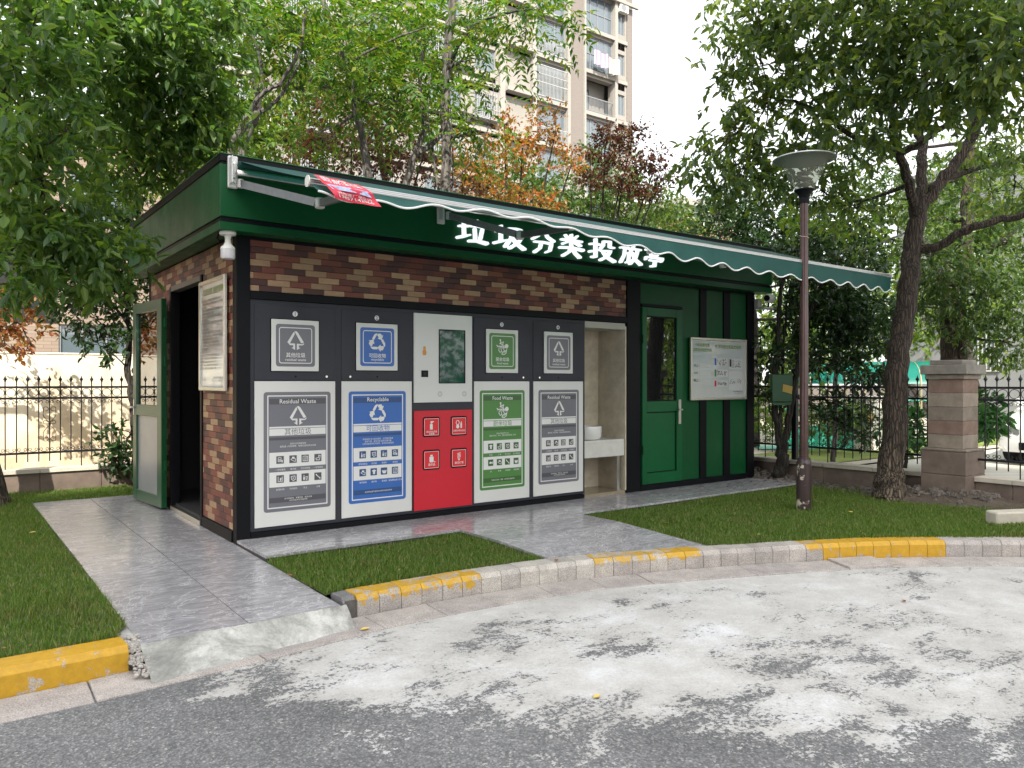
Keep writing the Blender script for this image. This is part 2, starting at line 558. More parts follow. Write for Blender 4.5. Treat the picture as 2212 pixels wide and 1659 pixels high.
# kerb line: the road-side foot of the kerb, from the survey of the photo
KERB = [(-9.0, -2.20), (-5.0, -2.02), (-3.0, -1.97), (-1.6, -1.95), (-1.09, -1.95), (-0.5, -1.90), (0.1, -1.82), (0.93, -1.84), (1.68, -1.94), (2.17, -2.085), (2.73, -2.29), (3.59, -2.65), (4.13, -2.93), (4.93, -3.51), (5.9, -4.35), (7.2, -5.7), (9.0, -8.0)]
def spline(P, n=24):
    out = []
    for i in range(len(P) - 1):
        p0 = np.array(P[max(i - 1, 0)]); p1 = np.array(P[i]); p2 = np.array(P[i + 1]); p3 = np.array(P[min(i + 2, len(P) - 1)])
        for k in range(n):
            t = k / n
            out.append(0.5 * ((2 * p1) + (-p0 + p2) * t + (2 * p0 - 5 * p1 + 4 * p2 - p3) * t * t + (-p0 + 3 * p1 - 3 * p2 + p3) * t ** 3))
    out.append(np.array(P[-1], float))
    return np.array(out)
KP = spline(KERB)
KS = np.concatenate([[0], np.cumsum(np.linalg.norm(np.diff(KP, axis=0), axis=1))])
def kat(s):
    x = np.interp(s, KS, KP[:, 0]); y = np.interp(s, KS, KP[:, 1])
    x2 = np.interp(s + 0.02, KS, KP[:, 0]); y2 = np.interp(s + 0.02, KS, KP[:, 1])
    t = np.array([x2 - x, y2 - y]); t /= np.linalg.norm(t)
    return np.array([x, y]), t, np.array([-t[1], t[0]])      # point, along, towards the lawn
def s_of(x):
    return float(np.interp(x, KP[:, 0], KS))
KERB_XY = KP
def kerb_y(x): return float(np.interp(x, KP[:, 0], KP[:, 1]))

road_pts = [(float(x), float(y)) for x, y in KP[::4]]
sheet('road', road_pts + [(60, -8.0), (60, -60), (-60, -60), (-60, -2.2)], Z_ROAD, ROADM)

# kerb: a bedding strip with every stone its own piece
def strip(s0, s1, a, b, z0, z1, step=0.2):
    mb = MB(); n = max(2, int((s1 - s0) / step))
    vs, fs = [], []
    for i in range(n + 1):
        p, t, q = kat(s0 + (s1 - s0) * i / n)
        for d, z in ((a, z0), (a, z1), (b, z1), (b, z0)):
            r = p + q * d; vs.append((r[0], r[1], z))
    for i in range(n):
        for k in range(4):
            fs.append((i * 4 + k, i * 4 + (k + 1) % 4, i * 4 + 4 + (k + 1) % 4, i * 4 + 4 + k))
    fs += [(3, 2, 1, 0), tuple(n * 4 + k for k in range(4))]
    return mb.add(vs, fs)
kerb = strip(s_of(0.06), KS[-1] - 0.1, 0.012, 0.15, -0.25, -0.062)
_l = strip(0.1, s_of(-1.11), 0.012, 0.15, -0.25, -0.062)
kerb = kerb.add(_l.v, _l.f).build('kerb', JOINT)
kerb['kind'] = 'structure'
gutter = strip(0.1, KS[-1] - 0.1, -0.285, 0.0, -0.25, Z_ROAD - 0.004).build('gutter', JOINT)
gutter['kind'] = 'structure'

def kerb_stone(s0, s1, m, h=0.0, lean=0.0, name='kerb_stone'):
    g = 0.0013
    p0, t0, q0 = kat(s0 + g); p1, t1, q1 = kat(s1 - g)
    prof = [(lean, -0.2), (lean, -0.067 + h), (0.022 + lean, -0.037 + h), (0.165, -0.036 + h), (0.165, -0.2)]
    vs = []
    for p, q in ((p0, q0), (p1, q1)):
        for d, z in prof:
            r = p + q * d; vs.append((r[0], r[1], z + rnd.uniform(-0.0006, 0.0006)))
    c = np.mean(vs, axis=0)
    n = len(prof)
    fs = [(k, (k + 1) % n, n + (k + 1) % n, n + k) for k in range(n)] + [tuple(range(n - 1, -1, -1)), tuple(range(n, 2 * n))]
    me = MB().add([tuple(np.array(v) - c) for v in vs], fs).mesh(name, m, bevel=0.002)
    return link(name, me, kerb, tuple(c))

# left run: two long yellow blocks, broken off by the ramp
sL = s_of(-1.095)
s = sL
for L in (0.98, 1.0, 1.0, 0.98, 1.0, 1.0):
    kerb_stone(s - L, s, YEL); s -= L
# right run: short stones, painted in blocks of yellow
s = s_of(0.045)
kerb_stone(s, s + 0.085, DARKK, -0.004, 0.015)
s += 0.085
kinds = [YELW] * 6 + [CEMK] * 6 + [YELWW] * 1 + [YELWW] * 2 + [YELWW] + [YELW] * 2 + [BARE] * 6 + [YELW] + [YEL] * 7 + [BARE] * 26
i = 0
while s < KS[-1] - 0.6 and i < len(kinds) + 10:
    L = 0.143 + rnd.uniform(-0.004, 0.004)
    kerb_stone(s, s + L, kinds[min(i, len(kinds) - 1)], rnd.uniform(-0.0016, 0.0016), rnd.uniform(-0.001, 0.002))
    s += L; i += 1
# gutter slabs along the foot of the kerb
def gutter_slab(s0, s1, tilt=0.0, up=0.0):
    g = 0.004
    vs = []
    for ss, dz in ((s0 + g, 0), (s1 - g, tilt)):
        p, t, q = kat(ss)
        for d, z in ((-0.27, -0.22), (-0.27, Z_ROAD + 0.006 + up + dz), (-0.008, Z_ROAD + 0.011 + up + dz), (-0.008, -0.22)):
            r = p + q * d; vs.append((r[0], r[1], z))
    c = np.mean(vs, axis=0)
    fs = [(k, (k + 1) % 4, 4 + (k + 1) % 4, 4 + k) for k in range(4)] + [(3, 2, 1, 0), (4, 5, 6, 7)]
    me = MB().add([tuple(np.array(v) - c) for v in vs], fs).mesh('gutter_slab', GUT, bevel=0.003)
    return link('gutter_slab', me, gutter, tuple(c))
s = s_of(-1.27) ; q = s
while q > 1.0:
    gutter_slab(q - 0.72, q); q -= 0.72
while s < KS[-1] - 0.8:
    x = kat(s)[0][0]
    L = 0.72 if x < 0 else 0.40 + rnd.uniform(-0.03, 0.03)
    gutter_slab(s, s + L, rnd.uniform(0, 0.006) if x > 0.2 else 0, 0.016 if 3.35 < x < 3.8 else rnd.uniform(-0.002, 0.003))
    s += L

# ---- paved path beside the kiosk and the apron in front of it, tile by tile
def path_z(y): return Z_PATH if y > 0.2 else Z_PATH - 0.025 * (0.2 - y) / 2.1
def tile(parent, pts, zf, thick=0.02):
    gap = 0.0027
    c = np.mean(np.array(pts), axis=0)
    pp = [(x + (gap if x < c[0] else -gap), y + (gap if y < c[1] else -gap)) for x, y in pts]
    zc = zf(c[1])
    vs = [(x - c[0], y - c[1], zf(y) - thick - zc) for x, y in pp] + [(x - c[0], y - c[1], zf(y) - zc) for x, y in pp]
    n = len(pp)
    fs = [(k, (k + 1) % n, n + (k + 1) % n, n + k) for k in range(n)] + [tuple(range(n - 1, -1, -1)), tuple(range(n, 2 * n))]
    me = MB().add(vs, fs).mesh('tile', MARBLE)
    return link('tile', me, parent, (c[0], c[1], zc))
GROUT = mat('tile_grout', (0.05, 0.048, 0.05), 0.9)
path = MB().add([(-1.03, -1.9, -0.24), (-0.02, -1.88, -0.24), (-0.02, 3.25, -0.24), (-1.03, 3.25, -0.24), (-1.03, -1.9, path_z(-1.9) - 0.008), (-0.02, -1.88, path_z(-1.88) - 0.008), (-0.02, 0.2, Z_PATH - 0.008), (-0.02, 3.25, Z_PATH - 0.008), (-1.03, 3.25, Z_PATH - 0.008), (-1.03, 0.2, Z_PATH - 0.008)],
                [(0, 1, 5, 4), (4, 5, 6, 9), (9, 6, 7, 8), (2, 3, 8, 7), (3, 0, 4, 9, 8), (1, 2, 7, 6, 5)]).build('path', GROUT)
path['kind'] = 'structure'
for x0, x1, ys in ((-1.04, -0.52, (3.26, 2.28, 1.08, 0.2, -0.95, -1.9)), (-0.52, 0.0, (3.26, 1.7, 0.2, -1.48, -1.895))):
    for a, b in zip(ys[:-1], ys[1:]):
        tile(path, [(x0, b), (x1, b + (0.015 if b < -1.8 else 0)), (x1, a), (x0, a)], path_z)
apron = MB().box(0.004, 6.86, -0.64, 0.3, -0.24, -0.012).box(1.60, 2.86, -1.2, -0.64, -0.24, -0.013).box(1.60, 2.86, -1.70, -1.2, -0.24, -0.045).build('pavement', GROUT)
apron['kind'] = 'structure'
flat = lambda y: 0.0
xs = [0.0, 0.8, 1.6, 2.22, 2.86, 3.66, 4.46, 5.26, 6.06, 6.88]
for a, b in zip(xs[:-1], xs[1:]):
    tile(apron, [(a, -0.655), (b, -0.655), (b, 0.02), (a, 0.02)], flat)
for a, b in ((1.585, 2.22), (2.22, 2.875)):
    ya, yb = kerb_y(a) + 0.175, kerb_y(b) + 0.175
    tile(apron, [(a, -1.2), (b, -1.2), (b, -0.658), (a, -0.658)], flat)
    zz = lambda y: -0.0 - max(0, (-1.2 - y)) * 0.05
    tile(apron, [(a, ya), (b, yb), (b, -1.203), (a, -1.203)], zz)
# cement ramp from the path down to the road, with a gravelly broken edge by the yellow kerb
mb = MB()
n = 24; vs = []; fs = []
for i in range(n + 1):
    t = i / n
    x = -1.04 + t * 1.075
    yb_ = -1.893 + 0.012 * t; yf = -2.17 + 0.17 * t
    for j in range(6):
        w = j / 5
        z = path_z(-1.9) - 0.001 + (Z_ROAD + 0.012 - path_z(-1.9)) * (w ** 0.85) + rnd.uniform(-0.002, 0.002)
        vs.append((x + rnd.uniform(-0.004, 0.004), yb_ + (yf - yb_) * w + (rnd.uniform(-0.008, 0.008) if j == 5 else 0), z))
    vs.append((x, yf - 0.012, -0.25))
for i in range(n):
    for j in range(6):
        a = i * 7 + j
        fs.append((a, a + 1, a + 8, a + 7))
ramp = mb.add(vs, fs).build('ramp', RAMPM, smooth=True)
ramp['kind'] = 'structure'
mb = MB()
for k in range(170):
    x = rnd.uniform(-1.095, -1.02); y = rnd.uniform(-2.10, -1.80)
    r = rnd.uniform(0.006, 0.016)
    mb.lathe([(0, -r * 0.6), (r * 0.9, -r * 0.2), (r * 0.75, r * 0.4), (0, r * 0.7)], (x, y, Z_ROAD + 0.02 + (y + 2.1) * 0.34 + rnd.uniform(0, 0.012)), 5)
g = mb.build('gravel', CEMK); tag(g, 'loose gravel and broken mortar beside the end of the yellow kerb', 'gravel', kind='stuff')
mb = MB().box(-1.115, -1.02, -1.88, -1.52, -0.25, -0.056).build('ramp_edge', RAMPM)
mb['kind'] = 'structure'

# ---- lawns: soil sheets, the blades come at the end
def below_kerb(x0, x1, n=14): return [(x, kerb_y(x) + 0.16) for x in np.linspace(x0, x1, n)]
LAWN_L = [(-9, -2.03)] + below_kerb(-8.9, -1.105) + [(-1.105, -1.7), (-1.045, -1.6), (-1.045, 3.26), (0.0, 3.26), (0.0, 4.25), (-9, 4.25)]
LAWN_M = below_kerb(-0.0, 1.58) + [(1.58, -0.66), (-0.0, -0.66)]
LAWN_R = below_kerb(2.88, 6.7, 24) + [(6.7, -0.66), (2.88, -0.66)]
for P in (LAWN_L, LAWN_M, LAWN_R):
    sheet('lawn', P, Z_LAWN, TURF)
sheet('soil_strip', [(0.0, 3.1), (6.7, 3.1), (6.7, 4.25), (0.0, 4.25)], Z_LAWN, SOIL)
sheet('soil_strip', [(6.42, -0.66), (6.72, -0.66), (6.72, 3.1), (6.42, 3.1)], Z_LAWN + 0.002, SOIL)
# beyond the fences
PAVE = mat('sunny_paving', (0.42, 0.38, 0.31), 0.85, var=0.2, vscale=2.5, bump=0.3)
LAWNFAR = soil_material('far_lawn', (0.10, 0.15, 0.025), (0.20, 0.24, 0.05), 3.0)
sheet('pavement', [(7.1, 0.6), (30, 0.6), (30, 11), (-9, 11), (-9, 4.55), (7.1, 4.55)], -0.12, PAVE)
sheet('lawn', [(8.4, 0.9), (26, 0.9), (26, 2.6), (8.6, 2.6)], -0.108, LAWNFAR)

# ================================================================== the kiosk
KX, KY = 6.41, 2.97
kiosk = thing('waste_kiosk', 'green and brick waste sorting kiosk with awning brackets and four bin cabinets', 'kiosk', (KX / 2, KY / 2, -0.03))
DARKIN = mat('dark_interior', (0.016, 0.016, 0.017), 0.8)
CREAM = mat('cream_wall_panel', (0.54, 0.48, 0.375), 0.22, var=0.24, vscale=7)
# shell
box('floor_slab', DARKIN, kiosk, 0.03, KX - 0.03, 0.05, KY - 0.03, -0.2, 0.03)
box('roof_slab', BLACK, kiosk, -0.10, KX + 0.10, -0.10, KY + 0.10, 2.335, 2.78)
box('wall', DARKIN, kiosk, 0.05, KX - 0.05, KY - 0.06, KY - 0.02, 0.03, 2.335)
box('wall', DARKIN, kiosk, KX - 0.06, KX - 0.02, 0.06, KY - 0.06, 0.03, 2.335)
box('wall', DARKIN, kiosk, 0.13, 3.50, 0.30, 0.33, 0.03, 2.335)
box('wall', DARKIN, kiosk, 4.30, 4.33, 0.10, KY - 0.06, 0.03, 2.335)
# posts and rails
for x0, x1, y0, y1 in ((0.0, 0.105, -0.012, 0.085), (4.16, 4.37, -0.012, 0.10), (6.27, KX, -0.012, 0.10), (0.0, 0.09, KY - 0.10, KY)):
    box('post', BLACK, kiosk, x0, x1, y0, y1, -0.05, 2.32, 0.004)
MB().box(0.105, 4.16, -0.014, 0.08, 1.836, 1.898).build('rail', BLACK, kiosk, bevel=0.003)
MB().box(0.105, 3.53, -0.020, 0.10, -0.02, 0.045).build('rail', BLACK, kiosk, bevel=0.004)
MB().box(4.37, 6.27, -0.016, 0.08, -0.02, 0.066).build('rail', BLACK, kiosk, bevel=0.004)
MB().box(-0.010, 0.06, 0.085, 0.90, -0.06, 0.055).build('rail', BLACK, kiosk, bevel=0.004)
MB().box(0.105, 6.30, -0.010, 0.08, 2.292, 2.335).build('rail', BLACK, kiosk)
# bricks: one shared mesh per cut length, each brick its own piece
brick_cols = [(0.185, 0.054, 0.034), (0.070, 0.026, 0.021), (0.40, 0.250, 0.145), (0.150, 0.042, 0.029), (0.21, 0.078, 0.042), (0.34, 0.210, 0.120), (0.095, 0.032, 0.025)]
brick_m = [mat('brick_%d' % i, c, 0.55, var=0.14, vscale=22, bump=0.5, bscale=140, rand=0.14) for i, c in enumerate(brick_cols)]
BM = {}
def brick_mesh(L, H, mi, axis):
    key = (round(L, 3), round(H, 3), mi, axis)
    if key not in BM:
        mb = MB()
        if axis == 'x': mb.box(-L / 2, L / 2, 0, 0.012, -H / 2, H / 2)
        else: mb.box(0, 0.012, -L / 2, L / 2, -H / 2, H / 2)
        BM[key] = mb.mesh('brick', brick_m[mi], bevel=0.0018)
    return BM[key]
LOOSE = {}
def brickwork(parent, axis, a0, a1, z0, z1, face, BL, BH, seedoff, skip=None):
    r = random.Random(seedoff)
    row = 0; z = z1; above = []
    while z > z0 + 0.005:
        h = min(BH, z - z0)
        a = a0 - ((row * 0.37) % 1.0) * BL; cur = []; prev = -1
        while a < a1 - 0.004:
            b0, b1 = max(a, a0), min(a + BL, a1)
            if b1 - b0 > 0.008:
                fam = {0: 0, 3: 0, 4: 0, 1: 1, 6: 1, 2: 2, 5: 2}
                ab = {fam[q[2]] for q in above if q[0] < b1 - 0.02 and q[1] > b0 + 0.02}
                for _ in range(6):
                    mi = r.choices(range(7), (5, 4, 4, 4, 2, 4, 3))[0]
                    if fam[mi] != prev and (len(ab) > 1 or fam[mi] not in ab): break
                prev = fam[mi]; cur.append((b0, b1, mi))
                cut = [(b0, b1)]
                if skip is not None:
                    s0, s1, sz = skip
                    if z - h * 0.5 < sz:
                        cut = []
                        if b0 < s0: cut.append((b0, min(b1, s0)))
                        if b1 > s1: cut.append((max(b0, s1), b1))
                for c0, c1 in cut:
                    if c1 - c0 > 0.008:
                        L = round(c1 - c0, 2) - 0.0022
                        c = (c0 + c1) / 2
                        lo = (c, face, z - h / 2) if axis == 'x' else (face, c, z - h / 2)
                        if axis == 'y' and (c0 > 0.9 or (c0 > 0.17 and c1 < 0.85 and 1.15 < z - h and z < 2.02)):     # over the door, behind the open leaf and the board
                            mb = LOOSE.setdefault(mi, MB()); mb.box(lo[0], lo[0] + 0.012, lo[1] - L / 2, lo[1] + L / 2, lo[2] - h / 2 + 0.0011, lo[2] + h / 2 - 0.0011)
                        else:
                            link('brick', brick_mesh(L, h - 0.0022, mi, axis), parent, lo)
            a += BL
        z -= BH; row += 1; above = cur
bw = box('brick_cladding', JOINT, kiosk, 0.105, 4.16, 0.012, 0.05, 1.898, 2.292)
brickwork(bw, 'x', 0.107, 4.158, 1.90, 2.292, 0.003, 0.176, 0.0495, 5)
ws = box('side_brick_cladding', JOINT, kiosk, 0.012, 0.05, 0.085, 0.90, 0.055, 2.31)
box('side_brick_backing', JOINT, kiosk, 0.012, 0.05, 0.90, 2.87, 2.12, 2.31)
box('side_brick_backing', JOINT, kiosk, 0.012, 0.05, 2.02, 2.87, 0.055, 2.12)
brickwork(ws, 'y', 0.087, 2.868, 0.06, 2.308, 0.0, 0.195, 0.0522, 9, (0.90, 2.02, 2.115))
mb = MB(); mids = []
for mi, q in LOOSE.items():
    mids += [mi] * len(q.f); mb.add(q.v, q.f)
me = bpy.data.meshes.new('brick_courses'); me.from_pydata(mb.v, [], mb.f)
for m_ in brick_m: me.materials.append(m_)
me.polygons.foreach_set('material_index', mids)
link('brick_courses', me, ws)['kind'] = 'stuff'
# side doorway
for y0, y1, z0, z1 in ((0.90, 0.95, -0.03, 2.115), (1.965, 2.02, -0.03, 2.115)):
    box('door_jamb', BLACK, kiosk, -0.012, 0.07, y0, y1, z0, z1, 0.003)
box('door_lintel', mat('grey_lintel', (0.11, 0.10, 0.088), 0.4), kiosk, -0.012, 0.07, 0.95, 1.965, 2.065, 2.115, 0.003)
box('threshold', STEEL, kiosk, -0.02, 0.05, 0.95, 1.965, -0.03, 0.012, 0.003)
# the open side door, folded back against the wall
da = math.atan2(-0.085, 0.83)
door = hold('side_door', kiosk, (-0.045, 1.99, 0.0))
def dfn(u, v, o):                               # u along the leaf from its hinge, o outwards
    return (-0.045 - u * 0.102 - o, 1.99 + u * 0.995, v)
def dbox(name, m, u0, u1, v0, v1, o0, o1, bev=0.002):
    mb = MB()
    return mb.prism([(u0, v0), (u1, v0), (u1, v1), (u0, v1)], dfn, o0, o1).build(name, m, door, bevel=bev)
DG = mat('door_green', (0.030, 0.085, 0.048), 0.30, 0.0, var=0.06)
dbox('stile', DG, 0.0, 0.115, -0.01, 2.0, 0.0, 0.05); dbox('stile', DG, 0.745, 0.85, -0.01, 2.0, 0.0, 0.05)
dbox('door_rail', DG, 0.115, 0.745, 1.90, 2.0, 0.001, 0.049); dbox('door_rail', DG, 0.115, 0.745, 0.86, 0.97, 0.001, 0.049); dbox('door_rail', DG, 0.115, 0.745, -0.01, 0.10, 0.001, 0.049)
dbox('pane', DARKGLASS, 0.115, 0.745, 0.97, 1.90, 0.020, 0.026, 0)
dbox('lower_panel', mat('frosted_panel', (0.30, 0.31, 0.32), 0.35, 0.3, var=0.08), 0.115, 0.745, 0.10, 0.86, 0.018, 0.030, 0)
dbox('door_edge', GREEN, -0.012, -0.001, -0.01, 2.0, 0.002, 0.048)
dbox('handle', STEEL, 0.80, 0.825, 0.86, 1.02, 0.05, 0.056); dbox('handle', STEEL, 0.79, 0.90, 0.93, 0.95, 0.056, 0.085)
for z in (0.35, 1.35, 1.72): dbox('hinge', GREEN, -0.04, -0.012, z, z + 0.09, 0.005, 0.03)

# fascia all round
fas = []
def fascia(name, m, e0, e1, z0, z1, t=0.03):
    mb = MB()
    x0, x1, y0, y1 = -e1, KX + 0.14 + e1 - e0, -e1, KY + e1
    mb.box(x0, x1, y0, y0 + t, z0, z1); mb.box(x0, x0 + t, y0 + t, y1 - t, z0, z1); mb.box(x1 - t, x1, y0 + t, y1 - t, z0, z1); mb.box(x0, x1, y1 - t, y1, z0, z1)
    return mb.build(name, m, kiosk, bevel=0.003)
fascia('fascia', GREEN, 0.16, 0.165, 2.410, 2.792)
fascia('fascia_stripe', BLACK, 0.16, 0.152, 2.372, 2.409)
fascia('fascia_lip', GREEN, 0.16, 0.168, 2.312, 2.371)
fascia('fascia_groove', BLACK, 0.16, 0.155, 2.793, 2.812)
fascia('roof_coping', BLACK, 0.16, 0.163, 2.8125, 2.862)
fascia('roof_trim', GREEN, 0.16, 0.168, 2.8625, 2.872)
mb = MB().box(-0.137, KX + 0.137, -0.137, -0.013, 2.3125, 2.322).box(-0.137, -0.013, -0.012, KY + 0.12, 2.3125, 2.322).box(KX + 0.013, KX + 0.137, -0.012, KY + 0.12, 2.3125, 2.322)
mb.build('soffit', GREEN, kiosk)

# ---- bin cabinets
FRX = [(0.137, 0.796), (0.853, 1.509), (2.167, 2.816), (2.868, 3.520)]
FLAP = [(0.266, 0.653, 1.285, 1.690), (0.981, 1.367, 1.297, 1.694), (2.298, 2.674, 1.285, 1.697), (2.997, 3.375, 1.285, 1.700)]
box('cabinet_frame', DGREY, kiosk, 0.1055, 3.553, 0.0, 0.28, 0.046, 1.835, 0.002)

def residual(P, cu, cv, s):
    q = lambda pts: [(cu + a * s, cv + b * s) for a, b in pts]
    P.poly(q([(-0.46, -0.10), (-0.34, -0.20), (-0.06, 0.32), (-0.06, 0.42), (-0.12, 0.44)]))
    P.poly(q([(-0.08, 0.49), (0.04, 0.49), (0.12, 0.42), (0.44, -0.08), (0.36, -0.14), (0.28, -0.12), (-0.02, 0.40)]))
    P.poly(q([(-0.40, -0.16), (-0.04, -0.16), (-0.04, -0.50), (-0.24, -0.38), (-0.14, -0.37), (-0.14, -0.25), (-0.32, -0.25)]))
    P.poly(q([(0.46, -0.12), (0.36, -0.19), (0.06, -0.16), (0.06, -0.50), (0.26, -0.38), (0.17, -0.37), (0.17, -0.25), (0.36, -0.25), (0.45, -0.20)]))
def recycle(P, cu, cv, s):
    for k in range(3):
        a = R(120 * k)
        q = lambda pts: [(cu + (x * math.cos(a) - y * math.sin(a)) * s, cv + (x * math.sin(a) + y * math.cos(a)) * s) for x, y in pts]
        P.poly(q([(-0.34, 0.20), (-0.20, 0.44), (-0.10, 0.50), (0.02, 0.50), (-0.06, 0.40), (-0.17, 0.20), (-0.24, 0.12)]))
        P.poly(q([(-0.02, 0.41), (0.05, 0.50), (0.22, 0.50), (0.28, 0.39), (0.36, 0.43), (0.26, 0.14), (0.00, 0.22), (0.08, 0.27), (0.04, 0.33)]))
def food(P, cu, cv, s):
    q = lambda pts: [(cu + a * s, cv + b * s) for a, b in pts]
    w = 0.05 * s
    P.poly(q([(-0.24, 0.46), (-0.18, 0.50), (-0.12, 0.46), (-0.12, 0.34), (-0.16, 0.26), (-0.20, 0.34)]))
    P.stroke(q([(-0.16, 0.28), (-0.22, 0.20), (-0.02, 0.30), (0.08, 0.32), (0.02, 0.20), (0.06, 0.02), (-0.06, 0.18), (-0.22, 0.20)]), w)
    P.stroke(q([(-0.46, 0.10), (-0.30, 0.02), (0.28, -0.02)]), w * 1.2)
    P.poly(q([(-0.48, 0.16), (-0.40, 0.06), (-0.46, -0.04), (-0.34, 0.02)]))
    for k in range(4): P.stroke(q([(-0.22 + 0.12 * k, 0.10), (-0.18 + 0.12 * k, -0.10)]), w * 0.8)
    P.disc(cu + 0.32 * s, cv + 0.06 * s, 0.14 * s, 14)
    P.stroke(q([(-0.28, -0.06), (-0.30, -0.22), (-0.20, -0.34), (-0.08, -0.30), (-0.12, -0.12)]), w)
    P.stroke(q([(0.02, -0.06), (0.12, -0.22), (0.30, -0.24), (0.34, -0.10)]), w * 0.9)
    P.stroke(q([(-0.06, -0.42), (0.02, -0.30), (0.20, -0.28), (0.32, -0.20), (0.28, -0.38), (0.12, -0.48), (-0.06, -0.46), (-0.06, -0.42)]), w)
    for k in range(3): P.disc(cu + (0.02 + 0.09 * k) * s, cv + (-0.39 + 0.03 * k) * s, 0.03 * s, 8)
def mini(P, k, cu, cv, s):
    q = lambda pts: [(cu + a * s, cv + b * s) for a, b in pts]
    w = 0.075 * s
    k = k % 12
    if k == 0: P.stroke(q([(-0.3, 0.05), (-0.3, 0.32), (0.12, 0.32), (0.12, 0.05), (-0.3, 0.05)]), w); P.stroke(q([(-0.34, -0.08), (-0.28, -0.24), (0.1, -0.24), (0.16, -0.08), (-0.34, -0.08)]), w); P.poly(q([(0.2, -0.36), (0.34, -0.36), (0.34, 0.0), (0.2, 0.0)]))
    elif k == 1: P.stroke(q([(-0.36, 0.0), (-0.1, 0.12), (0.36, 0.02), (0.3, -0.34), (-0.05, -0.2), (-0.36, 0.0)]), w); P.poly(q([(-0.2, 0.12), (-0.14, 0.36), (0.22, 0.30), (0.16, 0.08)]))
    elif k == 2: P.stroke(q([(-0.34, -0.34), (-0.34, 0.3), (-0.1, 0.36), (0.34, 0.3), (0.34, -0.36), (-0.34, -0.34)]), w); [P.stroke(q([(-0.2 + 0.15 * j, -0.3), (-0.05 + 0.15 * j, 0.26)]), w * 0.7) for j in range(3)]
    elif k == 3: P.stroke(q([(-0.34, -0.06), (-0.26, -0.32), (0.2, -0.32), (0.34, 0.3), (0.1, 0.34), (0.08, 0.02), (-0.34, -0.06)]), w * 1.2)
    elif k == 4: P.stroke(q([(-0.3, 0.32), (-0.32, -0.34), (0.3, -0.34), (0.3, 0.32)]), w); P.poly(q([(-0.08, -0.2), (0.14, -0.24), (0.18, 0.22), (-0.02, 0.14)]))
    elif k == 5: P.stroke(q([(-0.3, 0.24), (-0.24, -0.16), (0.0, -0.34), (0.3, -0.2), (0.26, 0.3), (-0.3, 0.24)]), w * 1.2); P.disc(cu, cv, 0.1 * s, 8)
    elif k == 6: P.poly(q([(-0.3, -0.36), (-0.3, -0.05), (-0.24, 0.08), (-0.24, 0.34), (-0.14, 0.34), (-0.14, 0.08), (-0.06, -0.05), (-0.06, -0.36)])); P.stroke(q([(0.06, 0.08), (0.12, -0.12), (0.12, -0.34), (0.28, -0.34), (0.28, -0.12), (0.34, 0.08), (0.06, 0.08)]), w)
    elif k == 7: P.poly(q([(-0.34, 0.18), (-0.16, 0.32), (0.16, 0.32), (0.34, 0.18), (0.26, 0.06), (0.18, 0.12), (0.18, -0.34), (-0.18, -0.34), (-0.18, 0.12), (-0.26, 0.06)]))
    elif k == 8: P.poly(q([(-0.38, -0.02), (-0.1, 0.2), (0.18, 0.06), (0.38, 0.22), (0.34, -0.22), (0.18, -0.08), (-0.1, -0.2)]))
    elif k == 9: P.stroke(q([(-0.28, 0.22), (0.28, -0.26)]), w * 1.6); P.disc(cu - 0.26 * s, cv + 0.26 * s, 0.1 * s, 8); P.disc(cu + 0.28 * s, cv - 0.28 * s, 0.1 * s, 8)
    elif k == 10: P.stroke(q([(-0.36, 0.1), (-0.2, -0.3), (0.2, -0.3), (0.36, 0.1), (-0.36, 0.1)]), w); P.poly(q([(-0.3, 0.02), (0.3, 0.02), (0.16, -0.26), (-0.16, -0.26)]))
    else: P.stroke(q([(-0.34, 0.0), (0.0, -0.2), (0.34, 0.0), (0.0, 0.2), (-0.34, 0.0)]), w); P.stroke(q([(-0.34, -0.14), (0.0, -0.34), (0.34, -0.14)]), w)

SPEC = [
 ('residual', PGREY, PGREY_D, residual, 'Residual Waste', '其他垃圾', 'residual waste', ['投放对应袋装投放', '避免混入可回收物、有害垃圾和厨余垃圾'], ['一次性餐具', '餐巾纸', '卫生间用纸', '一次性尿布'], ['脏塑料袋', '污损纸张', '灰土', '大骨'], ['除可回收物、有害垃圾、厨余垃圾', '以外的其他生活废弃物'], [0, 1, 2, 3, 4, 5, 6, 9]),
 ('recyclable', PBLUE, PBLUE_D, recycle, 'Recyclable', '可回收物', 'recyclable', ['轻投轻放 有尖锐边角的、应包裹后投放', '清洁干燥、避免污染 废纸尽量平整', '立体包装请清空内容物、清洁后压扁投放'], ['废玻璃制品', '废金属', '废塑料', '废纸张'], ['废纸板箱', '废织物', '废电器', '废纸塑铝复合包装'], ['适宜回收循环使用和资源利用的废弃物'], [6, 5, 6, 0, 1, 7, 10, 2]),
 ('food', PGREEN, PGREEN_D, food, 'Food Waste', '厨余垃圾', 'food waste', ['厨余垃圾应沥干水分', '避免将牙签、纸巾、塑料袋等杂物混入其中'], ['蔬 菜', '瓜 果', '花卉绿植', '加工类食品'], ['鱼', '骨 骼', '水果残核', '剩菜剩饭'], ['易腐烂的食物、蔬菜、食材等生活废弃物'], [7, 3, 5, 11, 8, 1, 9, 10]),
 ('residual', PGREY, PGREY_D, residual, 'Residual Waste', '其他垃圾', 'residual waste', ['投放对应袋装投放', '避免混入可回收物、有害垃圾和厨余垃圾'], ['一次性餐具', '餐巾纸', '卫生间用纸', '一次性尿布'], ['脏塑料袋', '污损纸张', '灰土', '大骨'], ['除可回收物、有害垃圾、厨余垃圾', '以外的其他生活废弃物'], [0, 1, 2, 3, 4, 5, 6, 9]),
]
BOLT = mat('chrome_lock', (0.75, 0.73, 0.68), 0.2, 1.0)
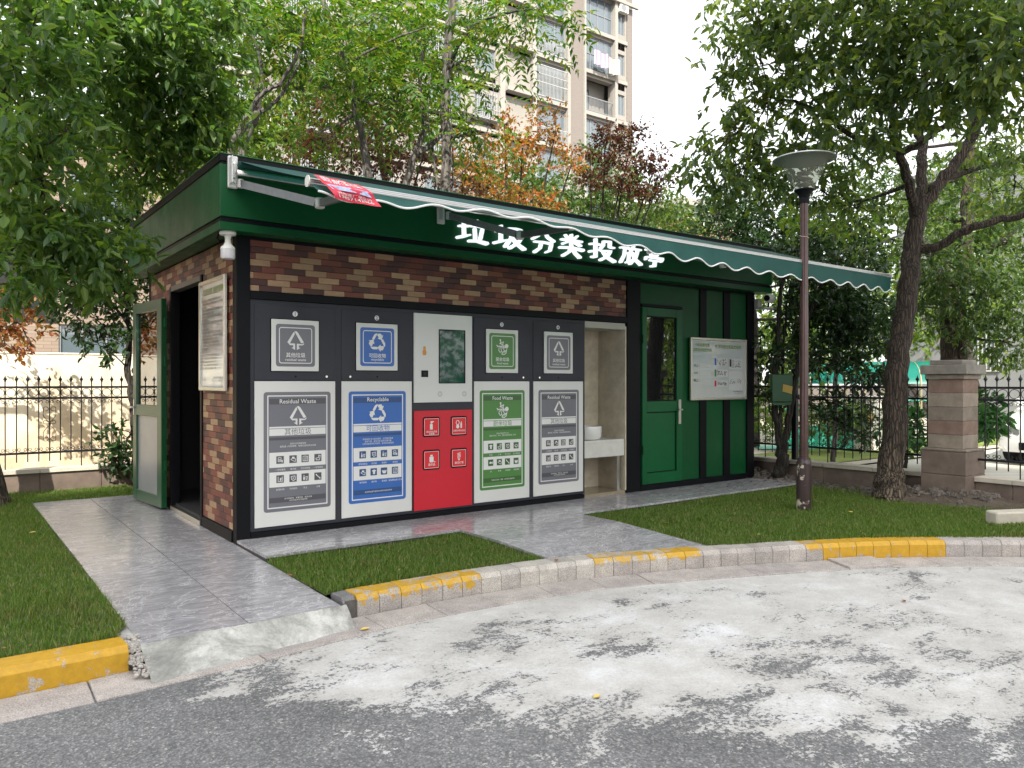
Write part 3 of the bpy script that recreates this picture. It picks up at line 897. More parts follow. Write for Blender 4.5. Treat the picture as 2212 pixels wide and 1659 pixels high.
for i, ((u0, u1), (f0, f1, g0, g1), sp) in enumerate(zip(FRX, FLAP, SPEC)):
    kind, m, md, sym, en, cn, small, lines, r1, r2, foot, icons = sp
    cab = hold('bin_cabinet', kiosk, ((u0 + u1) / 2, 0, 0.05))
    tag(cab, 'dark grey bin cabinet with ' + {'residual': 'grey residual waste', 'recyclable': 'blue recyclable', 'food': 'green food waste'}[kind] + ' poster, numbered ' + str(i + 1))
    box('upper_door', DGREY, cab, u0, u1, -0.006, -0.0005, 1.215, 1.80, 0.002)
    box('lower_door', WHITE, cab, u0, u1, -0.012, -0.0005, 0.075, 1.205, 0.002)
    box('chute_recess', BLACK, cab, f0 - 0.006, f1 + 0.006, -0.009, -0.0061, g0 - 0.006, g1 + 0.006)
    box('chute_flap', WHITE, cab, f0, f1, -0.018, -0.0092, g0, g1, 0.003)
    # chute sign
    a0, a1, b0, b1 = f0 + 0.034, f1 - 0.034, g0 + 0.036, g1 - 0.036
    Print(front, 0.0190).rrect(a0, a1, b0, b1, 0.022).build('flap_sign', m, cab)
    P = Print(front, 0.0200).rframe(a0 + 0.024, a1 - 0.024, b0 + 0.024, b1 - 0.024, 0.007, 0.02)
    cx = (a0 + a1) / 2; hh = b1 - b0
    sym(P, cx, b0 + hh * 0.62, 0.150)
    P.text(cn, cx, b0 + hh * 0.275, 0.040); P.text(small, cx, b0 + hh * 0.165, 0.030, bold=0.01)
    P.build('flap_lettering', INKW, cab)['kind'] = 'stuff'
    # number badge, keyhole, lock
    Print(front, 0.0072).disc(cx, g1 + 0.048, 0.021, 20).build('number_badge', INKW, cab)
    Print(front, 0.0080).text(str(i + 1), cx, g1 + 0.048, 0.040, bold=0.015).build('number', PBLUE_D, cab)
    Print(front, 0.0072).disc(cx + 0.004, 1.243, 0.0085, 10).build('keyhole', BLACK, cab)
    lx = u1 - 0.075 if i in (0, 2) else u0 + 0.075
    MB().add([], []).tube([(lx, -0.006, 1.243), (lx, -0.014, 1.243)], 0.0095, 10).build('lock', BOLT, cab, smooth=True)
    # poster on the lower door
    o0, o1, v0, v1 = u0 + 0.068, u1 - 0.041, 0.186, 1.121
    if i > 0: o0, o1 = u0 + 0.060, u1 - 0.060
    w, h = o1 - o0, v1 - v0
    U = lambda f: o0 + w * f
    V = lambda t: v1 - h * t
    Print(front, 0.0130).rrect(o0, o1, v0, v1, 0.024).build('poster', m, cab)
    Print(front, 0.0140).rframe(U(0.052), U(0.948), V(0.972), V(0.028), 0.009, 0.004).build('poster_border', INKW, cab)
    for ta, tb_ in ((0.365, 0.290), (0.631, 0.505), (0.795, 0.669)): Print(front, 0.0140).rect(U(0.08), U(0.92), V(ta), V(tb_)).build('poster_band', INKW, cab)
    for ta, tb_ in ((0.103, 0.055), (0.403, 0.380), (0.925, 0.882)): Print(front, 0.0148).rect(U(0.08), U(0.92), V(ta), V(tb_)).build('poster_strip', md, cab)
    ic = [0.235, 0.425, 0.605, 0.80]
    for rr, tt in enumerate((0.568, 0.728)):
        for f in ic: Print(front, 0.0148).rect(U(f) - 0.030, U(f) + 0.030, V(tt) - 0.030, V(tt) + 0.030).build('icon_square', md, cab)
    P = Print(front, 0.0149)
    P.rect(U(0.08), U(0.92), V(0.3085), V(0.304))
    P.text(cn, U(0.5), V(0.334), 0.056, bold=0.0)
    P.build('poster_title', m, cab)
    P = Print(front, 0.0157)
    P.text(en, U(0.5), V(0.079), 0.048, bold=0.008)
    sym(P, U(0.5), V(0.200), 0.150)
    for j, t in enumerate(lines): P.text(t, U(0.5), V(0.436 + 0.021 * j - (0.006 if len(lines) == 3 else 0)), 0.0165, bold=0.0)
    for rr, tt in enumerate((0.568, 0.728)):
        for q, f in enumerate(ic): mini(P, icons[rr * 4 + q], U(f), V(tt), 0.056)
    for f, t in zip(ic, r1): P.text(t, U(f), V(0.650), 0.0165, bold=0.0)
    for f, t in zip(ic, r2): P.text(t, U(f), V(0.815), 0.0165, bold=0.0)
    for j, t in enumerate(foot): P.text(t, U(0.5), V(0.9035 + 0.018 * (j - (len(foot) - 1) / 2)), 0.015, bold=0.0)
    P.build('poster_lettering', INKW, cab)['kind'] = 'stuff'

# ---- control panel and hazardous waste cabinet
ctl = hold('control_cabinet', kiosk, (1.83, 0, 0.95))
box('white_panel', WHITE, ctl, 1.530, 2.142, -0.014, -0.0005, 1.018, 1.806, 0.002)
box('screen_bezel', BLACK, ctl, 1.782, 2.066, -0.018, -0.0145, 1.186, 1.672, 0.001)
sk = NT('touch_screen'); pp = sk.pos()
sk.color(sk.ramp(sk.noise(3.5, 4, 0.6, pp), [(0.35, (0.006, 0.05, 0.045)), (0.6, (0.012, 0.085, 0.06)), (0.75, (0.02, 0.10, 0.05))]))
sk.rough(0.04); sk.p.inputs['Specular IOR Level'].default_value = 0.9; sk.p.inputs['Coat Weight'].default_value = 0.6; sk.p.inputs['Coat Roughness'].default_value = 0.02
box('screen', sk.m, ctl, 1.789, 2.050, -0.020, -0.0185, 1.194, 1.661)
box('scanner_window', BLACK, ctl, 1.602, 1.672, -0.019, -0.0145, 1.243, 1.302, 0.002)
box('scanner_lens', mat('lens', (0.02, 0.02, 0.022), 0.1), ctl, 1.622, 1.652, -0.021, -0.0195, 1.258, 1.288)
ORG = mat('orange_print', (0.62, 0.26, 0.04), 0.45)
Print(front, 0.0150).rrect(1.622, 1.648, 1.475, 1.515, 0.010).rrect(1.616, 1.654, 1.435, 1.482, 0.014).build('orange_sticker', ORG, ctl)
for x in (1.795, 2.055):
    mb = Print(front, 0.0150)
    for rr in (0.022, 0.013):
        pts = [(x + rr * math.cos(2 * math.pi * k / 18), 1.092 + rr * math.sin(2 * math.pi * k / 18)) for k in range(19)]
        mb.stroke(pts, 0.0022)
    mb.build('button_ring', PGREY, ctl)
haz = hold('hazardous_cabinet', kiosk, (1.83, 0, 0.05))
box('red_panel', RED, haz, 1.530, 2.142, -0.014, -0.0005, 0.066, 0.946, 0.002)
for cx, cz, txt, kk in ((1.705, 0.800, ['废日用化学品', '及容器'], 0), (1.995, 0.800, ['过期日用化妆品'], 1), (1.705, 0.508, ['废药品'], 2), (1.995, 0.508, ['废旧灯管'], 3)):
    s = 0.089
    Print(front, 0.0150).rrect(cx - s, cx + s, cz - s, cz + s, 0.02).build('slot_rim', BLACK, haz)
    mb = MB().box(cx - s + 0.012, cx + s - 0.012, -0.0205, -0.0152, cz - s + 0.012, cz + s - 0.012); mb.build('slot_flap', mat('red_flap', (0.66, 0.015, 0.025), 0.35), haz, bevel=0.003)
    P = Print(front, 0.0212)
    P.rframe(cx - s + 0.014, cx + s - 0.014, cz - s + 0.014, cz + s - 0.014, 0.0035, 0.008)
    for j, t in enumerate(txt): P.text(t, cx, cz - 0.042 - 0.018 * j, 0.024 if len(txt[0]) < 5 else 0.0185, bold=0.008)
    if kk == 0: P.poly([(cx - 0.018, cz - 0.022), (cx + 0.010, cz - 0.022), (cx + 0.010, cz + 0.022), (cx + 0.002, cz + 0.03), (cx - 0.010, cz + 0.03), (cx - 0.018, cz + 0.022)]); P.poly([(cx - 0.012, cz + 0.033), (cx + 0.004, cz + 0.033), (cx + 0.026, cz + 0.050), (cx - 0.012, cz + 0.052)])
    if kk == 1: P.stroke([(cx - 0.016 + 0.017 * math.cos(a * 0.628), cz + 0.030 + 0.020 * math.sin(a * 0.628)) for a in range(11)], 0.006); P.disc(cx - 0.016, cz - 0.006, 0.017, 12); P.poly([(cx + 0.014, cz - 0.02), (cx + 0.030, cz - 0.02), (cx + 0.030, cz + 0.02), (cx + 0.022, cz + 0.046), (cx + 0.014, cz + 0.02)])
    if kk == 2: P.rrect(cx - 0.023, cx + 0.019, cz - 0.022, cz + 0.028, 0.006); P.rect(cx - 0.014, cx + 0.010, cz + 0.030, cz + 0.044); P.disc(cx + 0.030, cz - 0.018, 0.006, 8)
    if kk == 3:
        P.poly([(cx - 0.018, cz - 0.005), (cx + 0.012, cz - 0.005), (cx - 0.003, cz - 0.026)])
        for j in range(4): P.stroke([(cx - 0.018, cz + 0.004 + 0.012 * j), (cx + 0.014, cz + 0.010 + 0.012 * j)], 0.006)
    P.build('slot_lettering', INKW, haz)['kind'] = 'stuff'

# ---- wash niche
niche = hold('wash_niche', kiosk, (3.86, 0.2, 0.0))
box('back_panel', CREAM, niche, 3.50, 4.16, 0.42, 0.45, 0.03, 1.835)
box('side_panel', CREAM, niche, 4.1605, 4.20, 0.101, 0.45, 0.03, 1.835)
box('side_panel', CREAM, niche, 4.140, 4.1595, 0.0, 0.42, 0.0301, 1.80)
box('side_panel', CREAM, niche, 3.52, 3.5525, 0.281, 0.419, 0.0301, 1.80)
box('niche_floor', mat('beige_floor_tile', (0.26, 0.21, 0.14), 0.18, var=0.15, vscale=12), niche, 3.554, 4.1395, 0.0, 0.419, 0.0, 0.031)
box('niche_ceiling', mat('white_ceiling_panel', (0.42, 0.40, 0.35), 0.4), niche, 3.555, 4.1395, 0.0, 0.419, 1.765, 1.83)
box('mirror', MIRROR, niche, 3.56, 3.90, 0.408, 0.4195, 1.02, 1.58, 0.002)

# ---- right bay: green wall, strips, door
box('green_wall', GREEN, kiosk, 4.372, 6.269, 0.012, 0.06, 0.0665, 2.291)
for x0, x1 in ((5.378, 5.496), (5.816, 5.941)):
    box('wall_strip', BLACK, kiosk, x0, x1, -0.004, 0.0115, 0.068, 2.29, 0.002)
box('door_header', BLACK, kiosk, 4.374, 5.05, -0.022, 0.011, 2.03, 2.062, 0.003)
fd = hold('front_door', kiosk, (4.71, 0, 0.07))
GD = painted('door_bright_green', (0.003, 0.086, 0.026), 0.36, 0.28)
def fbox(name, m, x0, x1, z0, z1, y0=-0.028, y1=0.0115, bev=0.003): return box(name, m, fd, x0, x1, y0, y1, z0, z1, bev)
fbox('stile', GD, 4.382, 4.452, 0.070, 2.026); fbox('stile', GD, 4.942, 5.036, 0.070, 2.026)
fbox('door_rail', GD, 4.4525, 4.9415, 1.93, 2.026, -0.0275); fbox('door_rail', GD, 4.4525, 4.9415, 0.865, 0.985, -0.0275); fbox('door_rail', GD, 4.4525, 4.9415, 0.070, 0.190, -0.0275)
fbox('lower_panel', GD, 4.4525, 4.9415, 0.1905, 0.8645, -0.010)
mb = MB().box(4.4535, 4.460, -0.0125, -0.0101, 0.192, 0.863).box(4.932, 4.9405, -0.0125, -0.0101, 0.192, 0.863).box(4.460, 4.932, -0.0125, -0.0101, 0.853, 0.863).box(4.460, 4.932, -0.0125, -0.0101, 0.192, 0.200)
mb.build('gasket', BLACK, fd)
fbox('pane_backing', DARKIN, 4.4525, 4.9415, 0.9855, 1.9295, 0.008, 0.0118, 0)
k = NT('reflecting_glass'); k.p.inputs['Base Color'].default_value = (0.012, 0.013, 0.014, 1); k.rough(0.015); k.p.inputs['Specular IOR Level'].default_value = 1.0; k.p.inputs['Coat Weight'].default_value = 1.0; k.p.inputs['Coat IOR'].default_value = 1.9; k.p.inputs['Coat Roughness'].default_value = 0.01
fbox('pane', k.m, 4.4525, 4.9415, 0.9855, 1.9295, -0.006, 0.0, 0)
mb = MB().box(4.4535, 4.462, -0.012, -0.0065, 0.987, 1.928).box(4.930, 4.9405, -0.012, -0.0065, 0.987, 1.928).box(4.462, 4.930, -0.012, -0.0065, 1.917, 1.928).box(4.462, 4.930, -0.012, -0.0065, 0.987, 0.998)
mb.build('gasket', BLACK, fd)
fbox('handle_plate', STEEL, 4.962, 5.004, 0.720, 1.000, -0.040, -0.0285, 0.003)
MB().tube([(4.983, -0.04, 0.885), (4.983, -0.075, 0.885), (4.92, -0.078, 0.885)], 0.010, 8).build('lever', STEEL, fd, smooth=True)
for z in (0.40, 1.62): fbox('hinge', BLACK, 4.374, 4.384, z, z + 0.1, -0.040, -0.0285)

# ---- lit sign letters on the fascia
LIT = mat('lit_white_acrylic', (0.92, 0.94, 1.0), 0.3, emit=0.32)
CH = {
 'la': [[(22, 92, 10), (22, 60, 11), (23, 30, 12)], [(5, 66, 9), (22, 68, 11), (40, 70, 9)], [(0, 20, 14), (20, 27, 15), (42, 36, 8)], [(64, 97, 9), (69, 86, 13)], [(46, 72, 10), (68, 76, 12), (92, 72, 10)], [(58, 64, 9), (60, 24, 11)], [(84, 64, 10), (77, 24, 10)], [(38, 12, 12), (66, 16, 14), (100, 10, 17)]],
 'ji': [[(22, 92, 10), (22, 60, 11), (22, 30, 12)], [(5, 66, 9), (40, 70, 9)], [(0, 18, 14), (20, 27, 15), (42, 36, 8)], [(46, 84, 9), (70, 86, 11), (88, 84, 10), (80, 58, 10)], [(60, 84, 10), (56, 46, 11), (36, 8, 15)], [(78, 58, 9), (92, 56, 9), (80, 32, 11), (50, 4, 14)], [(58, 50, 9), (74, 26, 12), (100, 6, 16)]],
 'fen': [[(40, 96, 9), (30, 72, 12), (6, 56, 13)], [(58, 96, 9), (70, 72, 11), (98, 56, 14)], [(14, 46, 9), (46, 48, 10), (88, 46, 12), (80, 16, 12), (62, 6, 9)], [(44, 48, 11), (38, 22, 12), (14, 2, 15)]],
 'lei': [[(24, 94, 8), (34, 82, 11)], [(74, 96, 9), (62, 82, 10)], [(49, 98, 11), (49, 54, 11)], [(8, 72, 10), (50, 74, 11), (92, 72, 11)], [(46, 70, 8), (14, 54, 12)], [(54, 70, 8), (88, 54, 12)], [(2, 36, 13), (50, 42, 12), (98, 36, 16)], [(50, 52, 11), (42, 24, 11), (14, 2, 14)], [(54, 38, 9), (66, 18, 13), (84, 2, 16)]],
 'tou': [[(2, 70, 11), (22, 74, 11), (42, 72, 10)], [(24, 96, 12), (24, 14, 12), (8, 14, 12)], [(0, 36, 14), (20, 42, 12), (42, 50, 8)], [(56, 92, 9), (54, 70, 10), (44, 56, 11)], [(56, 90, 9), (82, 92, 11), (80, 68, 10), (98, 66, 9)], [(46, 46, 9), (84, 50, 11), (70, 24, 12), (42, 4, 14)], [(54, 40, 9), (70, 20, 13), (100, 4, 17)]],
 'fang': [[(24, 98, 9), (30, 86, 12)], [(2, 74, 11), (26, 78, 11), (50, 74, 10)], [(24, 76, 10), (20, 42, 11), (2, 6, 14)], [(20, 52, 9), (44, 52, 11), (40, 14, 12), (28, 8, 10)], [(68, 96, 10), (60, 76, 11), (50, 62, 9)], [(58, 76, 9), (98, 74, 11)], [(86, 74, 10), (74, 36, 12), (46, 4, 15)], [(58, 58, 9), (74, 26, 13), (100, 6, 17)]],
 'ting': [[(48, 99, 9), (53, 90, 13)], [(6, 82, 12), (50, 85, 11), (94, 82, 13)], [(32, 73, 8), (32, 58, 8)], [(32, 72, 8), (69, 72, 9), (67, 58, 8)], [(32, 59, 8), (67, 59, 8)], [(6, 48, 9), (4, 34, 11)], [(6, 47, 10), (50, 49, 10), (96, 48, 12), (88, 32, 9)], [(26, 34, 9), (76, 34, 10)], [(54, 34, 12), (52, 8, 13), (32, 6, 12)]],
}
def letter(key, u0, u1, v0, v1):
    mb = MB()
    sx, sy = (u1 - u0) / 100, (v1 - v0) / 100
    for si, st in enumerate(CH[key]):
        o = 0.200 + 0.0004 * si
        dense = []
        for a, b in zip(st[:-1], st[1:]):
            for j in range(4):
                t = j / 4
                dense.append((a[0] + (b[0] - a[0]) * t, a[1] + (b[1] - a[1]) * t, (a[2] + (b[2] - a[2]) * t) * 0.78))
        dense.append((st[-1][0], st[-1][1], st[-1][2] * 0.78))
        lft, rgt = [], []
        for j, (x, y, w) in enumerate(dense):
            a = dense[max(j - 1, 0)]; b = dense[min(j + 1, len(dense) - 1)]
            dx, dy = b[0] - a[0], b[1] - a[1]
            L = math.hypot(dx, dy) or 1
            nx, ny = -dy / L * w / 2, dx / L * w / 2
            lft.append((x + nx, y + ny)); rgt.append((x - nx, y - ny))
        e = dense[-1]; a = dense[-2]; L = math.hypot(e[0] - a[0], e[1] - a[1]) or 1
        tip = (e[0] + (e[0] - a[0]) / L * e[2] * 0.35, e[1] + (e[1] - a[1]) / L * e[2] * 0.35)
        s0 = dense[0]; a = dense[1]; L = math.hypot(s0[0] - a[0], s0[1] - a[1]) or 1
        tail = (s0[0] + (s0[0] - a[0]) / L * s0[2] * 0.35, s0[1] + (s0[1] - a[1]) / L * s0[2] * 0.35)
        q = lambda p: (u0 + p[0] * sx, v0 + p[1] * sy)
        for j in range(len(dense) - 1):
            mb.prism([q(lft[j]), q(rgt[j]), q(rgt[j + 1]), q(lft[j + 1])], front, 0.1655, o)
        mb.prism([q(lft[-1]), q(rgt[-1]), q(tip)], front, 0.1655, o)
        mb.prism([q(rgt[0]), q(lft[0]), q(tail)], front, 0.1655, o)
    return mb.build('sign_letter', LIT, kiosk)
for key, u0, u1 in (('la', 1.87, 2.19), ('ji', 2.27, 2.62), ('fen', 2.70, 2.99), ('lei', 3.05, 3.37), ('tou', 3.45, 3.80), ('fang', 3.88, 4.19), ('ting', 4.25, 4.54)):
    letter(key, u0, u1, 2.432, 2.660)

# ================================================================== awning
aw = thing('awning', 'green retractable awning with folding arms and scalloped valance on kiosk front', 'awning', (3.2, -0.17, 2.75))
BX0, BX1, BY, BZ = -0.10, 6.54, -1.65, 2.36
FAB = NT('awning_fabric'); fp = FAB.pos()
FAB.color(FAB.ramp(FAB.noise(3, 5, 0.6, fp), [(0.3, (0.014, 0.082, 0.070)), (0.7, (0.023, 0.118, 0.102))])); FAB.rough(0.7)
tt = FAB.n('BsdfTranslucent'); tt.inputs[0].default_value = (0.03, 0.17, 0.145, 1); mx = FAB.n('MixShader'); mx.inputs[0].default_value = 0.35
FAB.l(FAB.p.outputs[0], mx.inputs[1]); FAB.l(tt.outputs[0], mx.inputs[2]); FAB.l(mx.outputs[0], FAB.out.inputs['Surface'])
MB().tube([(BX0 + 0.05, -0.225, 2.785), (BX1 - 0.05, -0.225, 2.785)], 0.026, 14).build('roller_tube', FAB.m, aw, smooth=True)
MB().box(BX0 + 0.03, BX1 - 0.03, -0.256, -0.215, 2.700, 2.742).build('mounting_bar', STEEL, aw, bevel=0.010, seg=2, smooth=True)
def bracket(x0, x1, z0, z1):
    b = MB().box(x0, x1, -0.20, -0.169, z0, z1).box(x0 + 0.003, x0 + 0.015, -0.275, -0.20, z0 + 0.02, z1 - 0.015).build('bracket', CAST, aw, bevel=0.008)
    for z in (z0 + 0.035, z0 + 0.075, z1 - 0.05): MB().tube([((x0 + x1) / 2 + 0.004, -0.199, z), ((x0 + x1) / 2 + 0.004, -0.206, z)], 0.008, 8).build('bolt', BOLT, b)
    return b
bracket(-0.115, -0.045, 2.615, 2.850)
bracket(1.665, 1.735, 2.575, 2.745)
bracket(4.285, 4.355, 2.575, 2.745)
def arm(sh, el, en):
    sh, el, en = Vector(sh), Vector(el), Vector(en)
    def beam(a, b, w, h):
        t = (b - a).normalized(); s = t.cross(Vector((0, 0, 1))).normalized(); u = s.cross(t)
        mb = MB()
        for off, hh in ((-h * 0.36, h * 0.26), (0, h * 0.30), (h * 0.36, h * 0.26)):
            vs = [p + s * (i * w) + u * (off + j * hh / 2) for p in (a, b) for i, j in ((-0.5, -1), (0.5, -1), (0.5, 1), (-0.5, 1))]
            mb.add(vs, [(0, 1, 2, 3), (7, 6, 5, 4), (0, 4, 5, 1), (1, 5, 6, 2), (2, 6, 7, 3), (3, 7, 4, 0)])
        vs = [p + s * (i * w * 0.9) + u * (j * h * 0.47) for p in (a, b) for i, j in ((-0.5, -1), (0.5, -1), (0.5, 1), (-0.5, 1))]
        mb.add(vs, [(0, 1, 2, 3), (7, 6, 5, 4), (0, 4, 5, 1), (1, 5, 6, 2), (2, 6, 7, 3), (3, 7, 4, 0)])
        return mb
    e1 = el + (sh - el).normalized() * 0.035; e2 = el + (en - el).normalized() * 0.035
    a = beam(sh, e1, 0.032, 0.058).build('upper_arm', ARM, aw)
    beam(e2, en, 0.028, 0.050).build('forearm', ARM, aw)
    MB().lathe([(0.0, -0.034), (0.030, -0.034), (0.034, -0.028), (0.034, 0.028), (0.030, 0.034), (0.0, 0.034)], tuple(el), 14).build('elbow', CAST, aw, smooth=True)
    MB().lathe([(0.0, -0.03), (0.024, -0.03), (0.024, 0.03), (0.0, 0.03)], tuple(sh), 12).build('shoulder', CAST, aw, smooth=True)
    MB().lathe([(0.0, -0.022), (0.02, -0.022), (0.02, 0.022), (0.0, 0.022)], tuple(en), 12).build('wrist', CAST, aw, smooth=True)
arm((-0.04, -0.235, 2.645), (0.29, -0.90, 2.425), (0.22, -1.615, 2.345))
arm((1.745, -0.235, 2.645), (2.02, -0.90, 2.405), (1.95, -1.615, 2.345))
arm((4.365, -0.235, 2.645), (4.64, -0.90, 2.405), (4.57, -1.615, 2.345))
# front bar with ribs
mb = MB().box(BX0, BX1, BY - 0.020, BY + 0.022, BZ - 0.019, BZ + 0.019)
mb.build('front_bar', STEEL, aw, bevel=0.008)
mb = MB()
for j in range(3): mb.box(BX0 + 0.002, BX1 - 0.002, BY - 0.0245, BY - 0.0202, BZ - 0.012 + 0.010 * j, BZ - 0.007 + 0.010 * j)
mb.build('front_bar_rib', mat('bar_rib', (0.50, 0.51, 0.51), 0.4, 0.5), aw)
for x in (BX0 - 0.004, BX1): MB().tube([(x, BY, BZ), (x + 0.006, BY, BZ)], 0.034, 18).build('end_cap', PLASTIC, aw, smooth=True)
# canopy sheet, slightly sagging
vs, fs = [], []
nx, ny = 40, 8
for i in range(nx + 1):
    for j in range(ny + 1):
        u, w = i / nx, j / ny
        vs.append((BX0 + 0.06 + (BX1 - BX0 - 0.12) * u, -0.225 + (BY + 0.225) * w, 2.812 + (BZ + 0.018 - 2.812) * w - 0.010 * math.sin(math.pi * w)))
for i in range(nx):
    for j in range(ny): fs.append((i * (ny + 1) + j, i * (ny + 1) + j + 1, (i + 1) * (ny + 1) + j + 1, (i + 1) * (ny + 1) + j))
MB().add(vs, fs).build('canopy', FAB.m, aw, smooth=True)
# scalloped valance: wavy cloth with a white bound hem
N = 620; vs, fs, hem = [], [], []
for i in range(N + 1):
    x = BX0 + 0.01 + (BX1 - BX0 - 0.02) * i / N
    t = i / N
    depth = float(np.interp(x, [-0.1, 0.3, 0.7, 0.95, 1.4, 1.9, 2.5, 3.0, 4.0, 6.5], [0.078, 0.080, 0.050, 0.032, 0.034, 0.066, 0.100, 0.128, 0.142, 0.145]))
    ph = 2 * math.pi * x / (0.40 - 0.05 * t)
    drop = depth + (0.007 + 0.10 * depth + 0.003 * math.sin(x * 2.3)) * math.sin(ph + 0.5 * math.sin(x * 0.9))
    sway = 0.008 * math.sin(x * 3.1) - math.sqrt(max(0.0, 0.135 ** 2 - min(depth, 0.135) ** 2)) * 0.9
    for j in range(5):
        w = j / 4
        vs.append((x, BY - 0.026 + sway * w ** 1.15 + 0.004 * math.sin(ph) * w, BZ - 0.018 - drop * w))
    hem.append(Vector(vs[-1]))
for i in range(N):
    for j in range(4): fs.append((i * 5 + j, i * 5 + j + 1, i * 5 + j + 6, i * 5 + j + 5))
val = MB().add(vs, fs).build('valance', FAB.m, aw, smooth=True)
MB().tube(hem[::2], 0.0065, 6).build('hem', mat('white_binding', (0.78, 0.80, 0.78), 0.6), val, smooth=True)

# ---- red paper flyer on the bar's end
fl = thing('paper_flyer', 'crumpled red and white advertising flyer wrapped on the awning bar end', 'flyer', (0.1, -1.68, 2.33))
REDP = mat('flyer_red', (0.62, 0.025, 0.06), 0.5, var=0.1, vscale=20)
def ffn(u, v, o):      # u 0..1 along the bar, v downwards
    x = -0.085 + u * 0.285 + (v * 0.08 if v > 0.45 else 0.06 * v)
    b = 0.012 * math.sin(v * 9 + u * 5) + 0.008 * math.sin(u * 13)
    return (x, -1.690 - o - b - 0.115 * min(1.0, v * 1.9) - 0.02 * max(0, v - 0.5), 2.390 - v * (0.150) - 0.010 * u)
vs = [ffn(i / 10, j / 8, 0) for i in range(11) for j in range(9)]
fs = [(i * 9 + j, i * 9 + j + 1, (i + 1) * 9 + j + 1, (i + 1) * 9 + j) for i in range(10) for j in range(8)]
MB().add(vs, fs).build('flyer_sheet', REDP, fl, smooth=True)
def fpr(u, v, o): return ffn(u, 1 - v, o)
Print(fpr, 0.004).text('国忠 伸缩蓬 帐蓬', 0.5, 0.83, 0.24, 0.86, 0.015).text('13857142966', 0.5, 0.12, 0.14, 0.8, 0.01).text('遮阳篷厂家直销', 0.5, 0.24, 0.10, 0.8, 0.0).build('flyer_lettering', INKW, fl)['kind'] = 'stuff'
Print(fpr, 0.003).rect(0.06, 0.56, 0.36, 0.58).rect(0.62, 0.94, 0.34, 0.56).build('flyer_picture', mat('flyer_photo', (0.32, 0.38, 0.55), 0.5, var=0.5, vscale=40), fl)

# ---- bulb lamp at the corner
lp = thing('ceiling_lamp', 'white bulb lamp with frosted lens under kiosk corner soffit', 'lamp', (-0.085, -0.085, 2.31))
c = (-0.085, -0.085, 0)
MB().lathe([(0.0, 2.312), (0.058, 2.312), (0.060, 2.300), (0.056, 2.288), (0.026, 2.284), (0.022, 2.262), (0.0, 2.262)], c, 24).build('lamp_base', PLASTIC, lp, smooth=True)
MB().lathe([(0.0, 2.263), (0.020, 2.262), (0.021, 2.236), (0.032, 2.214), (0.050, 2.198), (0.053, 2.182), (0.0, 2.182)], c, 24).build('lamp_neck', PLASTIC, lp, smooth=True)
MB().lathe([(0.0, 2.181), (0.0525, 2.181), (0.0525, 2.125), (0.047, 2.112), (0.0, 2.108)], c, 24).build('diffuser', mat('frosted_lens', (0.66, 0.64, 0.66), 0.25, coat=0.4), lp, smooth=True)
cb = MB().tube([(-0.138, -0.05, 2.306), (-0.142, -0.02, 2.27), (-0.12, 0.01, 2.255), (-0.03, 0.02, 2.28)], 0.008, 8).build('cable', BLACK, lp, smooth=True)

# ---- security camera at the far corner
cc = thing('security_camera', 'white bullet security camera on bracket at kiosk far end', 'camera', (6.45, -0.06, 2.2))
MB().box(6.40, 6.47, -0.075, -0.013, 2.11, 2.24).box(6.40, 6.66, -0.165, -0.075, 2.11, 2.135).build('mounting_bracket', CAST, cc, bevel=0.006)
MB().tube([(6.40, -0.20, 2.235), (6.44, -0.185, 2.238), (6.64, -0.10, 2.255), (6.66, -0.09, 2.256)], [0.040, 0.055, 0.055, 0.040], 16).build('camera_body', PLASTIC, cc, smooth=True)
MB().tube([(6.390, -0.204, 2.234), (6.415, -0.194, 2.236)], 0.036, 16).build('camera_lens', BLACK, cc, smooth=True)
MB().tube([(6.52, -0.135, 2.13), (6.52, -0.145, 2.22)], 0.014, 8).build('camera_stem', BLACK, cc)

# ---- framed notice boards
def board(name, label, fn, u0, u1, v0, v1, fw=0.026):
    t = thing(name, label, 'notice board', fn((u0 + u1) / 2, v0, 0.0), None)
    MB().prism([(u0 + 0.004, v0 + 0.004), (u1 - 0.004, v0 + 0.004), (u1 - 0.004, v1 - 0.004), (u0 + 0.004, v1 - 0.004)], fn, 0.016, 0.024).build('back_panel', PLASTIC, t)
    for a, b, c_, d in ((u0, u0 + fw, v0, v1), (u1 - fw, u1, v0, v1), (u0 + fw, u1 - fw, v1 - fw, v1), (u0 + fw, u1 - fw, v0, v0 + fw)):
        MB().prism([(a, c_), (b, c_), (b, d), (a, d)], fn, 0.014, 0.040 if b - a < 0.1 else 0.0395).build('frame_rail', ALU, t, bevel=0.004)
    return t
k = NT('notice_print'); p = k.pos()
k.color(k.ramp(k.noise(1.6, 3, 0.5, p), [(0.35, (0.40, 0.46, 0.50)), (0.55, (0.50, 0.52, 0.50)), (0.7, (0.55, 0.56, 0.54))])); k.rough(0.08); k.p.inputs['Coat Weight'].default_value = 0.5; k.p.inputs['Coat Roughness'].default_value = 0.02
NPR = k.m
GTXT = mat('print_leaf_green', (0.16, 0.27, 0.02), 0.4)
GINK = mat('print_mid_grey', (0.18, 0.18, 0.19), 0.4)
nb = board('notice_board', 'wide framed notice board with timetable on the green kiosk wall', front, 5.173, 6.224, 0.985, 1.720)
Print(front, 0.0255).rect(5.199, 6.198, 1.011, 1.694).build('notice_sheet', NPR, nb)
Print(front, 0.0275).text('小区垃圾分类', 5.39, 1.635, 0.046, 0.26, 0.012).text('定时定点投放时间', 5.39, 1.577, 0.046, 0.33, 0.012).text('生活垃圾分类投放指南', 5.87, 1.625, 0.046, 0.50, 0.01).build('notice_title', GTXT, nb)
P = Print(front, 0.0275)
